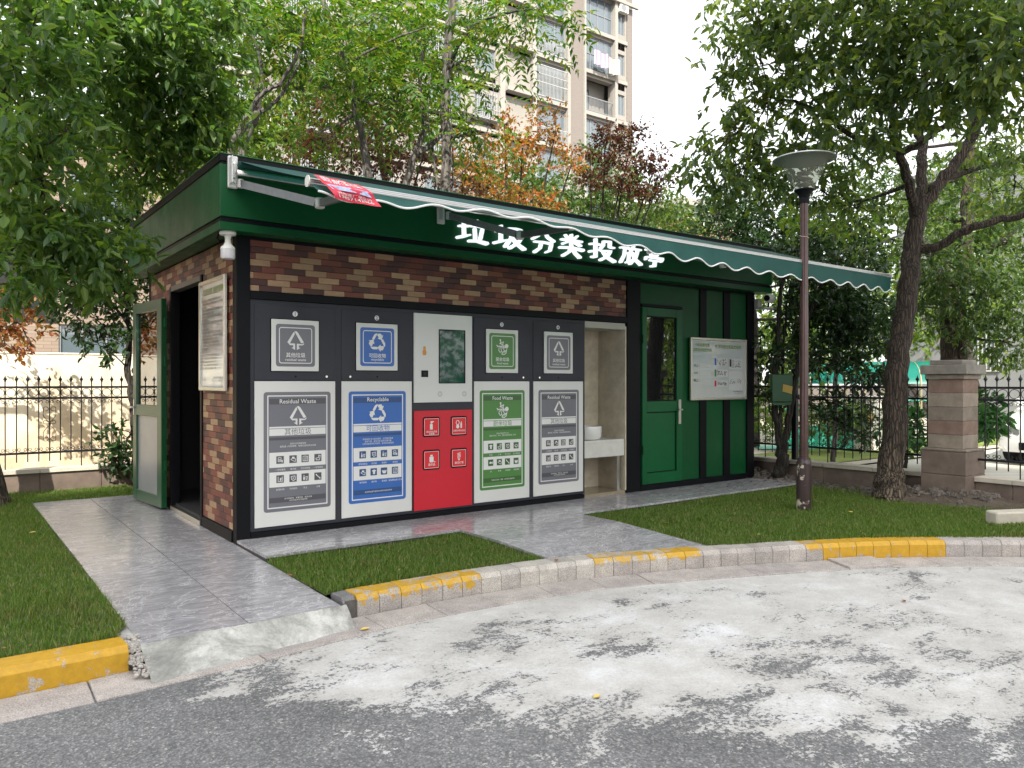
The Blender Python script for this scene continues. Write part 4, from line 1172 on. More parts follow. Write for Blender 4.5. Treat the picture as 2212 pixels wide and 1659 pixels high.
for t, z in (('早上', 1.39), ('中午', 1.305), ('晚上', 1.22)): P.text(t, 5.275, z, 0.036, bold=0.015)
P.text('垃圾分类投放指导办公室', 6.06, 1.085, 0.018, bold=0.0).text('二〇二一年五月二十日', 6.06, 1.062, 0.015, bold=0.0)
P.rect(5.895, 5.93, 1.385, 1.475).build('notice_lettering', INKB, nb)
P = Print(front, 0.0270)
for z in (1.39, 1.305, 1.22): P.rect(5.345, 5.55, z - 0.024, z + 0.024)
P.rect(5.60, 5.862, 1.39, 1.485).rect(5.60, 5.862, 1.262, 1.350).rect(5.60, 5.862, 1.142, 1.220).rect(5.885, 6.145, 1.355, 1.482).rect(5.885, 6.145, 1.10, 1.33)
P.build('notice_table', mat('print_pale', (0.53, 0.545, 0.535), 0.2), nb)
Print(front, 0.0278).rect(5.612, 5.645, 1.40, 1.482).build('notice_mark', PBLUE, nb)
Print(front, 0.0278).rect(5.612, 5.645, 1.265, 1.348).build('notice_mark', PGREEN, nb)
Print(front, 0.0278).rect(5.612, 5.645, 1.146, 1.215).build('notice_mark', RED, nb)
P = Print(front, 0.0279); r = random.Random(3)
PB2 = Print(front, 0.0279)
for x0, x1, z0, z1, n in ((5.655, 5.855, 1.395, 1.48, 38), (5.655, 5.855, 1.27, 1.345, 38), (5.655, 5.855, 1.15, 1.212, 38), (5.99, 6.135, 1.365, 1.475, 26), (5.895, 6.135, 1.17, 1.25, 30)):
    for q in range(n):
        x, z, w, h = r.uniform(x0, x1 - 0.02), r.uniform(z0, z1 - 0.02), r.uniform(0.004, 0.016), r.uniform(0.006, 0.02)
        (P if q % 3 else PB2).rect(x, x + w, z, z + h)
for j in range(6): P.rect(5.938, 5.985, 1.375 + j * 0.017, 1.381 + j * 0.017)
P.build('notice_pictogram', GINK, nb); PB2.build('notice_pictogram', mat('print_brown', (0.22, 0.13, 0.09), 0.4), nb)

def side(u, v, o): return (-0.004 - o, 0.870 - u, v)
sb = board('notice_board', 'tall narrow framed rules board beside the open side door', side, 0.0, 0.715, 1.128, 2.035, 0.030)
Print(side, 0.0255).rect(0.03, 0.685, 1.158, 2.005).build('notice_sheet', NPR, sb)
Print(side, 0.0275).text('垃圾分类 投放须知', 0.37, 1.940, 0.062, 0.56, 0.02).build('notice_title', GTXT, sb)
P = Print(side, 0.0275); r = random.Random(8)
tx = '生活垃圾分类是对垃圾收集处置传统方式的改革应当自觉按照规定将可回收物有害厨余其他分别投放到相应容器定时定点不得随意倾倒抛撒'
z = 1.868; i = 0
for n in (14, 15, 3, 13, 9, 14, 4, 15, 4, 5, 14, 15, 12, 13, 14, 6, 3, 12, 12, 12, 13, 12):
    s_ = ''.join(tx[(i + q * 7) % len(tx)] for q in range(n)); i += 5
    wdt = 0.038 * n
    P.text(s_, 0.07 + wdt / 2, z, 0.0215, wdt, 0.0); z -= 0.0265
P.text('垃圾分类办公室', 0.56, 1.235, 0.02, 0.2, 0.01).text('二〇二一年四月', 0.57, 1.21, 0.017, 0.16, 0.0)
P.build('notice_lettering', INKB, sb)

# ---- wash stand inside the niche
wsn = thing('wash_stand', 'white marble counter with round basin in the kiosk niche', 'wash basin', (3.85, 0.2, 0.03))
STONE = mat('white_marble_top', (0.60, 0.59, 0.55), 0.25, var=0.10, vscale=9)
MB().box(3.556, 4.138, 0.01, 0.41, 0.555, 0.585).box(3.556, 4.138, 0.01, 0.035, 0.405, 0.5549).box(3.556, 4.138, 0.39, 0.407, 0.586, 0.66).build('counter', STONE, wsn, bevel=0.003)
bz = 0.586
MB().lathe([(0.10, bz), (0.150, bz + 0.004), (0.166, bz + 0.03), (0.172, bz + 0.135), (0.170, bz + 0.142), (0.164, bz + 0.139), (0.155, bz + 0.05), (0.10, bz + 0.03), (0.0, bz + 0.028)], (3.755, 0.205, 0), 32).build('basin', mat('ceramic', (0.74, 0.73, 0.70), 0.12, coat=0.5), wsn, smooth=True)
MB().tube([(3.60, 0.34, bz), (3.60, 0.34, bz + 0.24), (3.62, 0.31, bz + 0.27), (3.66, 0.25, bz + 0.25)], 0.013, 10).build('faucet', STEEL, wsn, smooth=True)
MB().box(4.06, 4.10, 0.04, 0.08, 0.0315, 0.404).box(4.05, 4.12, 0.03, 0.09, 0.0312, 0.040).build('leg', STEEL, wsn, bevel=0.003)
MB().tube([(3.645, 0.2, 0.55), (3.645, 0.2, 0.40), (3.625, 0.2, 0.30), (3.610, 0.2, 0.0315)], [0.03, 0.028, 0.034, 0.036], 12).build('drain_pipe', PLASTIC, wsn, smooth=True)

# ================================================================== street lamp
LX, LY = 4.88, -1.67
sl = thing('street_lamp', 'dark bronze street lamp post with conical glass shade on the lawn', 'street lamp', (LX, LY, -0.06))
k = NT('bronze_paint'); p = k.pos()
f = k.noise(9, 8, 0.7, p); sp_ = k.n('SeparateXYZ'); k.l(p, sp_.inputs[0])
low = k.math('MULTIPLY', k.math('SUBTRACT', 0.17, sp_.outputs['Z'], True), 0.75)
leftish = k.math('MULTIPLY', k.math('SUBTRACT', LX - 0.01, sp_.outputs['X'], True), 2.4)
peel = k.ramp(k.math('ADD', k.math('ADD', f, low), k.math('SUBTRACT', k.math('MINIMUM', leftish, 0.12), 0.10)), [(0.60, 0.0), (0.625, 1.0)])
k.color(k.mix((0.042, 0.026, 0.026), (0.50, 0.45, 0.36), peel)); k.rough(0.30); k.bump(peel, 0.4, 0.003)
BRONZE = k.m
MB().lathe([(0.0, -0.10), (0.070, -0.10), (0.070, 0.405), (0.073, 0.408), (0.073, 0.418), (0.066, 0.435), (0.060, 0.450), (0.060, 0.468), (0.044, 0.474), (0.0, 0.474)], (LX, LY, 0), 28).build('post_base', BRONZE, sl, smooth=True)
MB().lathe([(0.0, 0.47), (0.043, 0.47), (0.041, 1.84), (0.0405, 1.841), (0.0405, 1.849), (0.040, 1.85), (0.038, 2.93), (0.0, 2.93)], (LX, LY, 0), 20).build('pole', mat('bronze_pole', (0.060, 0.032, 0.028), 0.26, 0.2, var=0.25, vscale=14), sl, smooth=True)
MB().lathe([(0.0, 2.92), (0.046, 2.92), (0.046, 2.975), (0.052, 2.98), (0.054, 3.0), (0.085, 3.035), (0.094, 3.042), (0.094, 3.052), (0.0, 3.053)], (LX, LY, 0), 24).build('lamp_collar', BLACK, sl, smooth=True)
k = NT('frosted_shade'); tr = k.n('BsdfTransparent'); tr.inputs[0].default_value = (0.82, 0.84, 0.80, 1); tl = k.n('BsdfTranslucent'); tl.inputs[0].default_value = (0.7, 0.7, 0.62, 1)
k.p.inputs['Base Color'].default_value = (0.55, 0.55, 0.5, 1); k.rough(0.12)
m1 = k.n('MixShader'); m1.inputs[0].default_value = 0.5; k.l(k.p.outputs[0], m1.inputs[1]); k.l(tl.outputs[0], m1.inputs[2])
m2 = k.n('MixShader'); m2.inputs[0].default_value = 0.80; k.l(m1.outputs[0], m2.inputs[1]); k.l(tr.outputs[0], m2.inputs[2]); k.l(m2.outputs[0], k.out.inputs['Surface'])
MB().lathe([(0.090, 3.054), (0.095, 3.06), (0.215, 3.315), (0.287, 3.335), (0.290, 3.342), (0.283, 3.342), (0.212, 3.322), (0.090, 3.066)], (LX, LY, 0), 40).build('lamp_shade', k.m, sl, smooth=True)
MB().lathe([(0.292, 3.340), (0.288, 3.350), (0.16, 3.375), (0.05, 3.392), (0.03, 3.40), (0.0, 3.40)], (LX, LY, 0), 32).build('shade_cover', mat('lamp_cover', (0.42, 0.44, 0.42), 0.3, 0.3), sl, smooth=True)
MB().lathe([(0.0, 3.40), (0.022, 3.40), (0.014, 3.42), (0.026, 3.44), (0.022, 3.462), (0.0, 3.468)], (LX, LY, 0), 14).build('finial', BLACK, sl, smooth=True)
mb = MB()
for j in range(3): mb.lathe([(0.0, 3.085 + 0.055 * j), (0.055, 3.09 + 0.055 * j), (0.066, 3.10 + 0.055 * j), (0.052, 3.112 + 0.055 * j), (0.0, 3.115 + 0.055 * j)], (LX, LY, 0), 20)
mb.build('louvre', mat('louvre_grey', (0.35, 0.33, 0.30), 0.4, 0.3), sl, smooth=True)
MB().tube([(LX + 0.0425 * math.cos(a), LY + 0.0425 * math.sin(a), 2.60 + 0.012 * math.sin(a)) for a in np.linspace(0, 6.28, 15)], 0.003, 5).build('wire_tie', mat('pink_wire', (0.5, 0.33, 0.28), 0.5), sl)

# ================================================================== fences and walls
def spot(x, y, d):
    """a point seen at photo position x, y (2212 px wide) at d metres in front of the camera"""
    k = (x - 1106.0) / 1660.0
    return Vector((-1.82 + d * (0.8 * k + 0.6), -5.91 + d * (-0.6 * k + 0.8), CAM_H - (y - 825.0) * d / 1660.0))

SAND = mat('sandstone', (0.235, 0.195, 0.155), 0.85, var=0.28, vscale=9, bump=0.45, bscale=90, rand=0.22)
SANDR = mat('red_sandstone', (0.20, 0.135, 0.105), 0.85, var=0.3, vscale=8, bump=0.45, bscale=90)
SANDG = mat('weathered_cap_stone', (0.20, 0.185, 0.160), 0.85, var=0.35, vscale=7, bump=0.45)
BASER = mat('brown_base_stone', (0.155, 0.118, 0.095), 0.85, var=0.3, vscale=7, bump=0.4, rand=0.15)
COPE = mat('coping_stone', (0.46, 0.42, 0.35), 0.75, var=0.15, vscale=9, bump=0.3, rand=0.1)

def arc_pts(cx, cz, r, a0, a1, n): return [(cx + r * math.cos(R(a0 + (a1 - a0) * i / n)), 0, cz + r * math.sin(R(a0 + (a1 - a0) * i / n))) for i in range(n + 1)]
picket_me = MB().lathe([(0.0065, 0.0), (0.0065, 0.905), (0.011, 0.907), (0.008, 0.915), (0.020, 0.930), (0.0185, 0.938), (0.007, 0.958), (0.0, 0.985)], n=7).mesh('picket', IRON, True)
long_me = MB().lathe([(0.0065, -0.085), (0.0065, 0.905), (0.011, 0.907), (0.008, 0.915), (0.020, 0.930), (0.0185, 0.938), (0.007, 0.958), (0.0, 0.985)], n=7).mesh('picket', IRON, True)
SP = 0.1065
ring_me = MB().tube([(0.046 * math.cos(a), 0, 0.046 * math.sin(a)) for a in np.linspace(0, 2 * math.pi, 19)], 0.0035, 5, False).mesh('ring', IRON, True)
def cscroll(sign):
    left = arc_pts(-0.030, 0.0, 0.014, 250, -20, 9)
    right = [(-x, 0, z) for x, y, z in left][::-1]
    mid = [(-0.046 + 0.092 * i / 8, 0, -0.022 * math.sin(math.pi * i / 8) - 0.006) for i in range(9)]
    mb = MB()
    f = lambda pts: [(x, y, z * sign) for x, y, z in pts]
    mb.tube(f([(-0.030 + 0.014 * math.cos(R(a)), 0, 0.014 * math.sin(R(a))) for a in range(200, -130, -33)]), 0.003, 5)
    mb.tube(f([(0.030 - 0.014 * math.cos(R(a)), 0, 0.014 * math.sin(R(a))) for a in range(200, -130, -33)]), 0.003, 5)
    mb.tube(f(mid), 0.003, 5)
    return mb.mesh('scroll', IRON, True)
scroll_dn, scroll_up = cscroll(-1), cscroll(1)
def heart_mesh():
    mb = MB()
    for sx in (-1, 1):
        top = [(sx * (0.006 + 0.058 * math.sin(math.pi * min(1, t * 1.25) * 0.62)), 0, 0.02 + 0.15 * t) for t in np.linspace(0, 1, 9)]
        top += [(sx * (0.038 + 0.026 * math.cos(R(a))), 0, 0.172 + 0.024 * math.sin(R(a))) for a in range(10, 300, 36)]
        mb.tube(top, 0.0035, 5)
        mb.tube([(x, y, -z) for x, y, z in top], 0.0035, 5)
        mb.tube([(sx * 0.008, 0, 0)] + [(sx * (0.042 + 0.02 * math.cos(R(a))), 0, 0.02 + 0.02 * math.sin(R(a))) for a in range(-120, 170, 36)], 0.0035, 5)
    mb.tube([(0, 0, -0.014), (0, 0, 0.014)], 0.012, 6)
    return mb.mesh('heart_scroll', IRON, True)
heart_me = heart_mesh()
def fence(label, p0, p1, hearts, group='wrought iron fence panels'):
    p0, p1 = Vector((*p0, 0)), Vector((*p1, 0))
    t = (p1 - p0).normalized(); L = (p1 - p0).length
    rz = math.atan2(t.y, t.x)
    f = thing('iron_fence', label, 'fence', ((p0 + p1) / 2 + Vector((0, 0, 0.22))), group)
    rail = MB().box(0, L, -0.012, 0.012, -0.012, 0.012).mesh('rail', IRON, bevel=0.002)
    for z in (1.14, 1.015, 0.395): link('rail', rail, f, (p0.x, p0.y, z), rz)
    n = int(L / SP)
    for i in range(n):
        u = (L - (n - 1) * SP) / 2 + i * SP
        q = p0 + t * u
        link('picket', long_me if i % 7 == 3 else picket_me, f, (q.x, q.y, 0.295))
        if i < n - 1:
            m = p0 + t * (u + SP / 2)
            link('ring', ring_me, f, (m.x, m.y, 1.0775), rz)
            link('scroll', scroll_dn, f, (m.x, m.y, 0.972), rz)
            link('scroll', scroll_up, f, (m.x, m.y, 0.437), rz)
        if i in hearts: link('heart_scroll', heart_me, f, (q.x, q.y, 0.72), rz)
    return f
def fence_post(label, x, y, ball=True):
    f = thing('fence_post', label, 'fence post', (x, y, 0.2), 'iron fence posts')
    MB().box(x - 0.032, x + 0.032, y - 0.032, y + 0.032, 0.2, 1.26).build('post_shaft', IRON, f, bevel=0.003)
    MB().lathe([(0.0, 1.26), (0.04, 1.26), (0.04, 1.275), (0.018, 1.285), (0.038, 1.31), (0.046, 1.335), (0.038, 1.365), (0.0, 1.385)], (x, y, 0), 14).build('ball', IRON, f, smooth=True)
fence('iron fence panel with heart scroll before the sunlit cream wall', (-2.36, 4.30), (0.06, 4.30), [14, 4])
fence('iron fence panel running behind the kiosk beside the thin tree', (0.18, 4.30), (2.5, 4.30), [10])
fence('iron fence panel close behind the kiosk corner and forked tree', (6.85, 2.0), (6.85, -0.24), [9])
fence('iron fence panel between dark post and sandstone pillar, behind big trunk', (6.85, -0.36), (6.85, -1.98), [8])
fence('iron fence panel past the sandstone pillar in front of the white car', (6.85, -2.43), (6.85, -4.8), [14])
fence_post('ball topped iron post behind the thin dark tree', 0.12, 4.30)
fence_post('dark iron post standing behind the street lamp', 6.85, -0.30)

def low_wall(label, axis, c, a0, a1):
    w = thing('low_wall', label, 'low wall', (c, (a0 + a1) / 2, -0.1) if axis == 'y' else ((a0 + a1) / 2, c, -0.1), 'low fence base walls')
    a = a0
    while a < a1 - 0.01:
        b = min(a + 0.62, a1)
        for nm, m, hw, z0, z1, g in (('wall_block', BASER, 0.085, -0.25, 0.172, 0.002), ('coping_slab', COPE, 0.11, 0.173, 0.222, 0.0015)):
            if axis == 'x': MB().box(a + g, b - g, c - hw, c + hw, z0, z1).build(nm, m, w, bevel=0.004)
            else: MB().box(c - hw, c + hw, a + g, b - g, z0, z1).build(nm, m, w, bevel=0.004)
        a = b
low_wall('low stone base wall under the fence at the back', 'x', 4.30, -4.6, 6.72)
low_wall('low stone base wall behind the big leaning trunk', 'y', 6.85, -1.98, 4.18)
low_wall('low stone base wall past the sandstone pillar', 'y', 6.85, -6.5, -2.43)

# ---- gate pillar, block by block
pil = thing('stone_pillar', 'weathered sandstone gate pillar with stepped cap between fence panels', 'pillar', (6.79, -2.2, -0.1))
def pblock(name, m, h, z0, z1, bev=0.006): return box(name, m, pil, 6.79 - h, 6.79 + h, -2.205 - h, -2.205 + h, z0, z1, bev)
pblock('plinth_block', BASER, 0.225, -0.25, 0.235); pblock('plinth_block', BASER, 0.224, 0.2365, 0.478); pblock('plinth_cap', SAND, 0.228, 0.4795, 0.505)
z = 0.5065
for i, m in enumerate((SAND, SANDR, SAND, SAND, SANDR)):
    pblock('shaft_block', m, 0.176 + (i % 2) * 0.001, z, z + 0.143, 0.004); z += 0.1445
pblock('neck_block', SAND, 0.198, z, z + 0.048); pblock('cap_block', SANDG, 0.232, z + 0.0495, z + 0.150); pblock('top_block', SANDG, 0.165, z + 0.1515, z + 0.200)

# ---- cream boundary wall in the sun
k = NT('stained_cream_render'); p = k.pos(); sep = k.n('SeparateXYZ'); k.l(p, sep.inputs[0])
mp = k.n('Mapping'); mp.inputs['Scale'].default_value = (1.0, 1.0, 0.35); k.l(p, mp.inputs['Vector'])
st = k.noise(2.4, 8, 0.7, mp.outputs[0], 0.8)
low = k.math('MULTIPLY', k.math('SUBTRACT', 1.35, sep.outputs['Z'], True), 0.20)
k.color(k.ramp(k.math('SUBTRACT', st, low), [(0.14, (0.40, 0.31, 0.20)), (0.38, (0.58, 0.50, 0.37)), (0.58, (0.70, 0.65, 0.54))]))
k.rough(0.9); k.bump(k.noise(30, 5, 0.7, p), 0.25, 0.006)
bwall = thing('boundary_wall', 'stained cream rendered boundary wall behind the iron fence', 'wall', (-2, 6.3, -0.2))
box('wall_body', k.m, bwall, -9, 5.5, 6.2, 6.42, -0.26, 1.575); box('wall_top', k.m, bwall, -9, 5.5, 6.19, 6.43, 1.5755, 1.60, 0.004)

# ================================================================== buildings
def brick_wall_mat(name, c1, c2, mortar, bw, bh):
    k = NT(name); p = k.pos()
    sep = k.n('SeparateXYZ'); k.l(p, sep.inputs[0])
    cmb = k.n('CombineXYZ'); k.l(k.math('ADD', sep.outputs['X'], sep.outputs['Y']), cmb.inputs[0]); k.l(sep.outputs['Z'], cmb.inputs[1])
    b = k.n('TexBrick'); b.inputs['Scale'].default_value = 1.0; b.inputs['Brick Width'].default_value = bw; b.inputs['Row Height'].default_value = bh
    b.inputs['Mortar Size'].default_value = bh * 0.07; b.inputs['Color1'].default_value = (*c1, 1); b.inputs['Color2'].default_value = (*c2, 1); b.inputs['Mortar'].default_value = (*mortar, 1)
    k.l(cmb.outputs[0], b.inputs['Vector'])
    k.color(b.outputs['Color']); k.rough(0.75); k.bump(b.outputs['Fac'], -0.3, 0.01)
    return k.m
TANB = brick_wall_mat('tan_brick_tile', (0.225, 0.172, 0.135), (0.265, 0.203, 0.155), (0.145, 0.112, 0.088), 0.30, 0.078)
FRAME = mat('grey_window_frame', (0.20, 0.21, 0.22), 0.5)
WFRAME = mat('white_window_frame', (0.36, 0.36, 0.35), 0.5)
k = NT('building_glass'); k.p.inputs['Base Color'].default_value = (0.10, 0.13, 0.15, 1); k.rough(0.06); k.p.inputs['Specular IOR Level'].default_value = 1.0; k.p.inputs['Coat Weight'].default_value = 0.8; k.p.inputs['Coat Roughness'].default_value = 0.03
BGLASS = k.m
def window(parent, x0, x1, y, z0, z1, nx=2, nz=1, fm=FRAME, fw=0.05, depth=0.10, share=None):
    """frame standing in the wall face at y (looking towards -y), panes just behind it"""
    mb = MB()
    mb.box(x0, x0 + fw, y - 0.02, y + depth, z0, z1).box(x1 - fw, x1, y - 0.02, y + depth, z0, z1).box(x0 + fw, x1 - fw, y - 0.02, y + depth, z0, z0 + fw).box(x0 + fw, x1 - fw, y - 0.02, y + depth, z1 - fw, z1)
    for i in range(1, nx): x = x0 + (x1 - x0) * i / nx; mb.box(x - fw * 0.4, x + fw * 0.4, y - 0.01, y + depth * 0.9, z0 + fw, z1 - fw)
    for j in range(1, nz): z = z0 + (z1 - z0) * j / nz; mb.box(x0 + fw, x1 - fw, y - 0.012, y + depth * 0.9, z - fw * 0.4, z + fw * 0.4)
    w = mb.build('window', fm, parent)
    for i in range(nx):
        a, b = x0 + (x1 - x0) * i / nx, x0 + (x1 - x0) * (i + 1) / nx
        box('pane', BGLASS, w, a + fw * 0.4, b - fw * 0.4, y + depth * 0.3, y + depth * 0.4, z0 + fw * 0.9, z1 - fw * 0.9)
    return w
def cut_wall(name, m, parent, x0, x1, y0, y1, z0, z1, holes):
    """a wall slab with rectangular openings (x0, x1, z0, z1)"""
    xs = sorted({x0, x1, *[h[0] for h in holes], *[h[1] for h in holes]}); zs = sorted({z0, z1, *[h[2] for h in holes], *[h[3] for h in holes]})
    mb = MB()
    for a, b in zip(xs[:-1], xs[1:]):
        for c, d in zip(zs[:-1], zs[1:]):
            mx, mz = (a + b) / 2, (c + d) / 2
            if not any(h[0] < mx < h[1] and h[2] < mz < h[3] for h in holes): mb.box(a, b, y0, y1, c, d)
    o = mb.build(name, m, parent)
    bm = bmesh.new(); bm.from_mesh(o.data); bmesh.ops.remove_doubles(bm, verts=bm.verts, dist=1e-4)
    bmesh.ops.delete(bm, geom=[f for f in bm.faces if all(len(e.link_faces) > 2 for e in f.edges)], context='FACES_ONLY')
    bm.to_mesh(o.data); bm.free()
    return o
# two-storey tan brick house beyond the cream wall
tb = thing('brick_house', 'tan brick tiled house beyond the cream wall', 'building', (-6, 16, -0.2))
holes = [(0.60, 1.71, 4.85, 6.02), (0.39, 1.84, 1.0, 2.50), (-3.4, -1.9, 1.0, 2.5), (-3.4, -1.9, 4.85, 6.02)]
cut_wall('wall', TANB, tb, -18, 2.54, 14.0, 14.3, -0.26, 6.75, holes)
box('side_wall', TANB, tb, 2.24, 2.53, 14.31, 24, -0.26, 6.74)
box('roof', mat('grey_roof', (0.25, 0.24, 0.22), 0.8), tb, -18, 2.60, 13.94, 24, 6.751, 6.95, 0.01)
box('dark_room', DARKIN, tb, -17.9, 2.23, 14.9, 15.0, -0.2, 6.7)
for h in holes: window(tb, *h[:2], 14.06, *h[2:], 2 if h[2] > 3 else 3, 1, FRAME)

# apartment block behind the trees
FH, Z0 = 2.917, -0.437
BEIGE = mat('beige_render', (0.262, 0.246, 0.222), 0.85, var=0.07, vscale=0.6, bump=0.2, bscale=30)
TAUPE = brick_wall_mat('taupe_tile', (0.180, 0.158, 0.142), (0.195, 0.172, 0.155), (0.155, 0.138, 0.126), 0.24, 0.07)
CREAMB = mat('cream_trim', (0.295, 0.280, 0.252), 0.8, var=0.05, vscale=0.8)
apt = thing('apartment_block', 'tall beige apartment block with balconies behind the trees', 'building', (24, 41, -0.3))
cols = [(9.6, 11.8), (13.2, 15.6), (17.4, 19.4), (21.6, 24.2), (25.2, 26.8), (29.96, 32.71), (34.40, 37.18), (37.68, 38.36)]
holes = []
NF = 12
for fl_ in range(NF):
    zs = Z0 + FH * fl_
    for ci, (a, b) in enumerate(cols):
        if ci == 7: holes.append((a, b, zs + 0.55, zs + 2.05))
        elif ci in (5, 6): holes.append((a, b, zs + 0.22, zs + 2.62))
        else: holes.append((a, b, zs + 0.85, zs + 2.35))
cut_wall('wall', BEIGE, apt, 7.0, 39.13, 34.0, 34.5, -0.3, 35.0, holes)
box('side_wall', TAUPE, apt, 38.7, 39.12, 34.51, 48, -0.3, 35.0)
box('side_wall', BEIGE, apt, 7.0, 7.4, 34.51, 48, -0.3, 35.0)
box('roof', CREAMB, apt, 6.8, 39.4, 33.8, 48, 35.0, 35.5)
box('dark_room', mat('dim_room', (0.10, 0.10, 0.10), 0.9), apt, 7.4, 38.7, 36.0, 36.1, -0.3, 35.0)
for x0, x1, m, pr in ((32.96, 34.22, TAUPE, 0.10), (32.72, 32.95, CREAMB, 0.25), (34.23, 34.39, CREAMB, 0.25), (37.19, 37.45, CREAMB, 0.25), (38.55, 39.13, TAUPE, 0.06), (29.62, 29.94, CREAMB, 0.30), (27.0, 27.4, CREAMB, 0.25), (16.2, 16.9, TAUPE, 0.08), (12.1, 12.9, TAUPE, 0.08), (20.1, 21.0, TAUPE, 0.08)):
    box('pilaster', m, apt, x0, x1, 34.0 - pr, 33.999, -0.3, 34.99)
for fl_ in range(NF):
    zs = Z0 + FH * fl_
    for x0, x1, pr in ((34.39, 37.19, 0.22), (29.95, 32.72, 0.22), (37.45, 38.55, 0.12), (27.4, 29.62, 0.55), (8.5, 12.1, 0.2), (16.9, 20.1, 0.2), (21.0, 27.0, 0.2)):
        box('floor_band', CREAMB, apt, x0 + 0.002, x1 - 0.002, 34.0 - pr, 33.998, zs - 0.12, zs + 0.14)
    if fl_ in (4, 9): box('cornice', CREAMB, apt, 26.9, 39.4, 33.55, 33.74, zs + 2.62, zs + 2.85)
    if fl_ < 3: continue
    for ci, (a, b) in enumerate(cols):
        if ci == 7: window(apt, a, b, 34.1, zs + 0.55, zs + 2.05, 2, 1, FRAME, 0.06)
        elif ci == 6 and fl_ in (7,):                   # open balcony with a dark railing
            mb = MB()
            for x in np.arange(a + 0.05, b, 0.13): mb.box(x - 0.012, x + 0.012, 33.96, 33.985, zs + 0.22, zs + 1.18)
            mb.box(a, b, 33.945, 33.995, zs + 1.18, zs + 1.24).box(a, b, 33.945, 33.995, zs + 0.26, zs + 0.31); mb.build('balcony_railing', FRAME, apt)
            box('balcony_back', BEIGE, apt, a - 0.3, b + 0.3, 35.2, 35.3, zs, zs + FH)
            window(apt, a + 0.1, a + 1.5, 35.10, zs + 0.2, zs + 2.3, 2, 1, FRAME, 0.06)
        elif ci in (5, 6):
            window(apt, a, b, 34.12, zs + 0.22, zs + 2.62, 4 if ci == 6 else 3, 2, FRAME, 0.07)
            if ci == 5 and fl_ in (6, 7, 8):
                mb = MB()
                for x in np.arange(a + 0.05, b, 0.12): mb.box(x - 0.012, x + 0.012, 33.80, 33.825, zs + 0.25, zs + (1.15 if fl_ != 7 else 2.3))
                mb.box(a, b, 33.795, 33.83, zs + 1.15, zs + 1.2).box(a, b, 33.795, 33.83, zs + 0.25, zs + 0.3)
                if fl_ == 7: mb.box(a, b, 33.795, 33.83, zs + 2.28, zs + 2.33).box(a, b, 33.795, 33.83, zs + 1.7, zs + 1.74)
                mb.build('window_bars', WFRAME, apt)
        else:
            window(apt, a, b, 34.12, zs + 0.85, zs + 2.35, 3, 1, FRAME, 0.07)
            if (fl_ + ci) % 2 == 0 or ci in (0, 1):
                mb = MB()
                for x in np.arange(a - 0.1, b + 0.1, 0.13): mb.box(x - 0.014, x + 0.014, 33.55, 33.575, zs + 0.7, zs + 2.4)
                for z in (0.7, 1.25, 1.8, 2.38): mb.box(a - 0.1, b + 0.1, 33.54, 33.58, zs + z, zs + z + 0.03)
                mb.box(a - 0.1, b + 0.1, 33.55, 33.99, zs + 0.62, zs + 0.66)
                mb.build('window_cage', WFRAME, apt)
def ac_unit(label, x, z):
    t = thing('air_conditioner', label, 'air conditioner', (x, 33.8, z), 'air conditioners on the apartment block')
    box('casing', PLASTIC, t, x - 0.42, x + 0.42, 33.62, 33.97, z, z + 0.6, 0.02)
    MB().tube([(x - 0.1, 33.615, z + 0.3), (x - 0.1, 33.60, z + 0.3)], 0.24, 20).build('fan_grille', FRAME, t)
ac_unit('white air conditioner unit high on the apartment block corner', 38.0, Z0 + FH * 9 + 2.05)
ac_unit('white air conditioner unit low on the apartment block behind red leaves', 28.5, Z0 + FH * 5 + 0.16)
ac_unit('white air conditioner unit behind the multi stem tree', 12.45, Z0 + FH * 5 + 0.2)
# laundry over the railing
def cloth(label, x0, x1, y, z0, z1, m, ph):
    t = thing('laundry_cloth', label, 'laundry', ((x0 + x1) / 2, y, z0), 'laundry drying on the apartment block')
    vs, fs = [], []
    n = 24
    for i in range(n + 1):
        for j in range(5):
            u, w = i / n, j / 4
            vs.append((x0 + (x1 - x0) * u, y - 0.05 - 0.07 * math.sin(u * 20 + ph) * (0.3 + w), z1 + (z0 - z1) * w + 0.06 * math.sin(u * 7 + ph)))
    for i in range(n):
        for j in range(4): fs.append((i * 5 + j, i * 5 + j + 1, i * 5 + j + 6, i * 5 + j + 5))
    MB().add(vs, fs).build('cloth_sheet', m, t, smooth=True)
    MB().tube([(x0 - 0.1, y, z1 + 0.03), (x1 + 0.1, y, z1 + 0.03)], 0.02, 6).build('drying_pole', STEEL, t)
zl = Z0 + FH * 8
cloth('lilac towel hung from an apartment window', 34.75, 36.05, 33.4, zl + 0.35, zl + 1.35, mat('lilac_cloth', (0.42, 0.27, 0.46), 0.8, var=0.15, vscale=6), 0)
cloth('cream towel hung beside the lilac one', 36.12, 37.25, 33.4, zl + 0.10, zl + 1.20, mat('cream_cloth', (0.44, 0.37, 0.30), 0.8, var=0.15, vscale=6), 2)

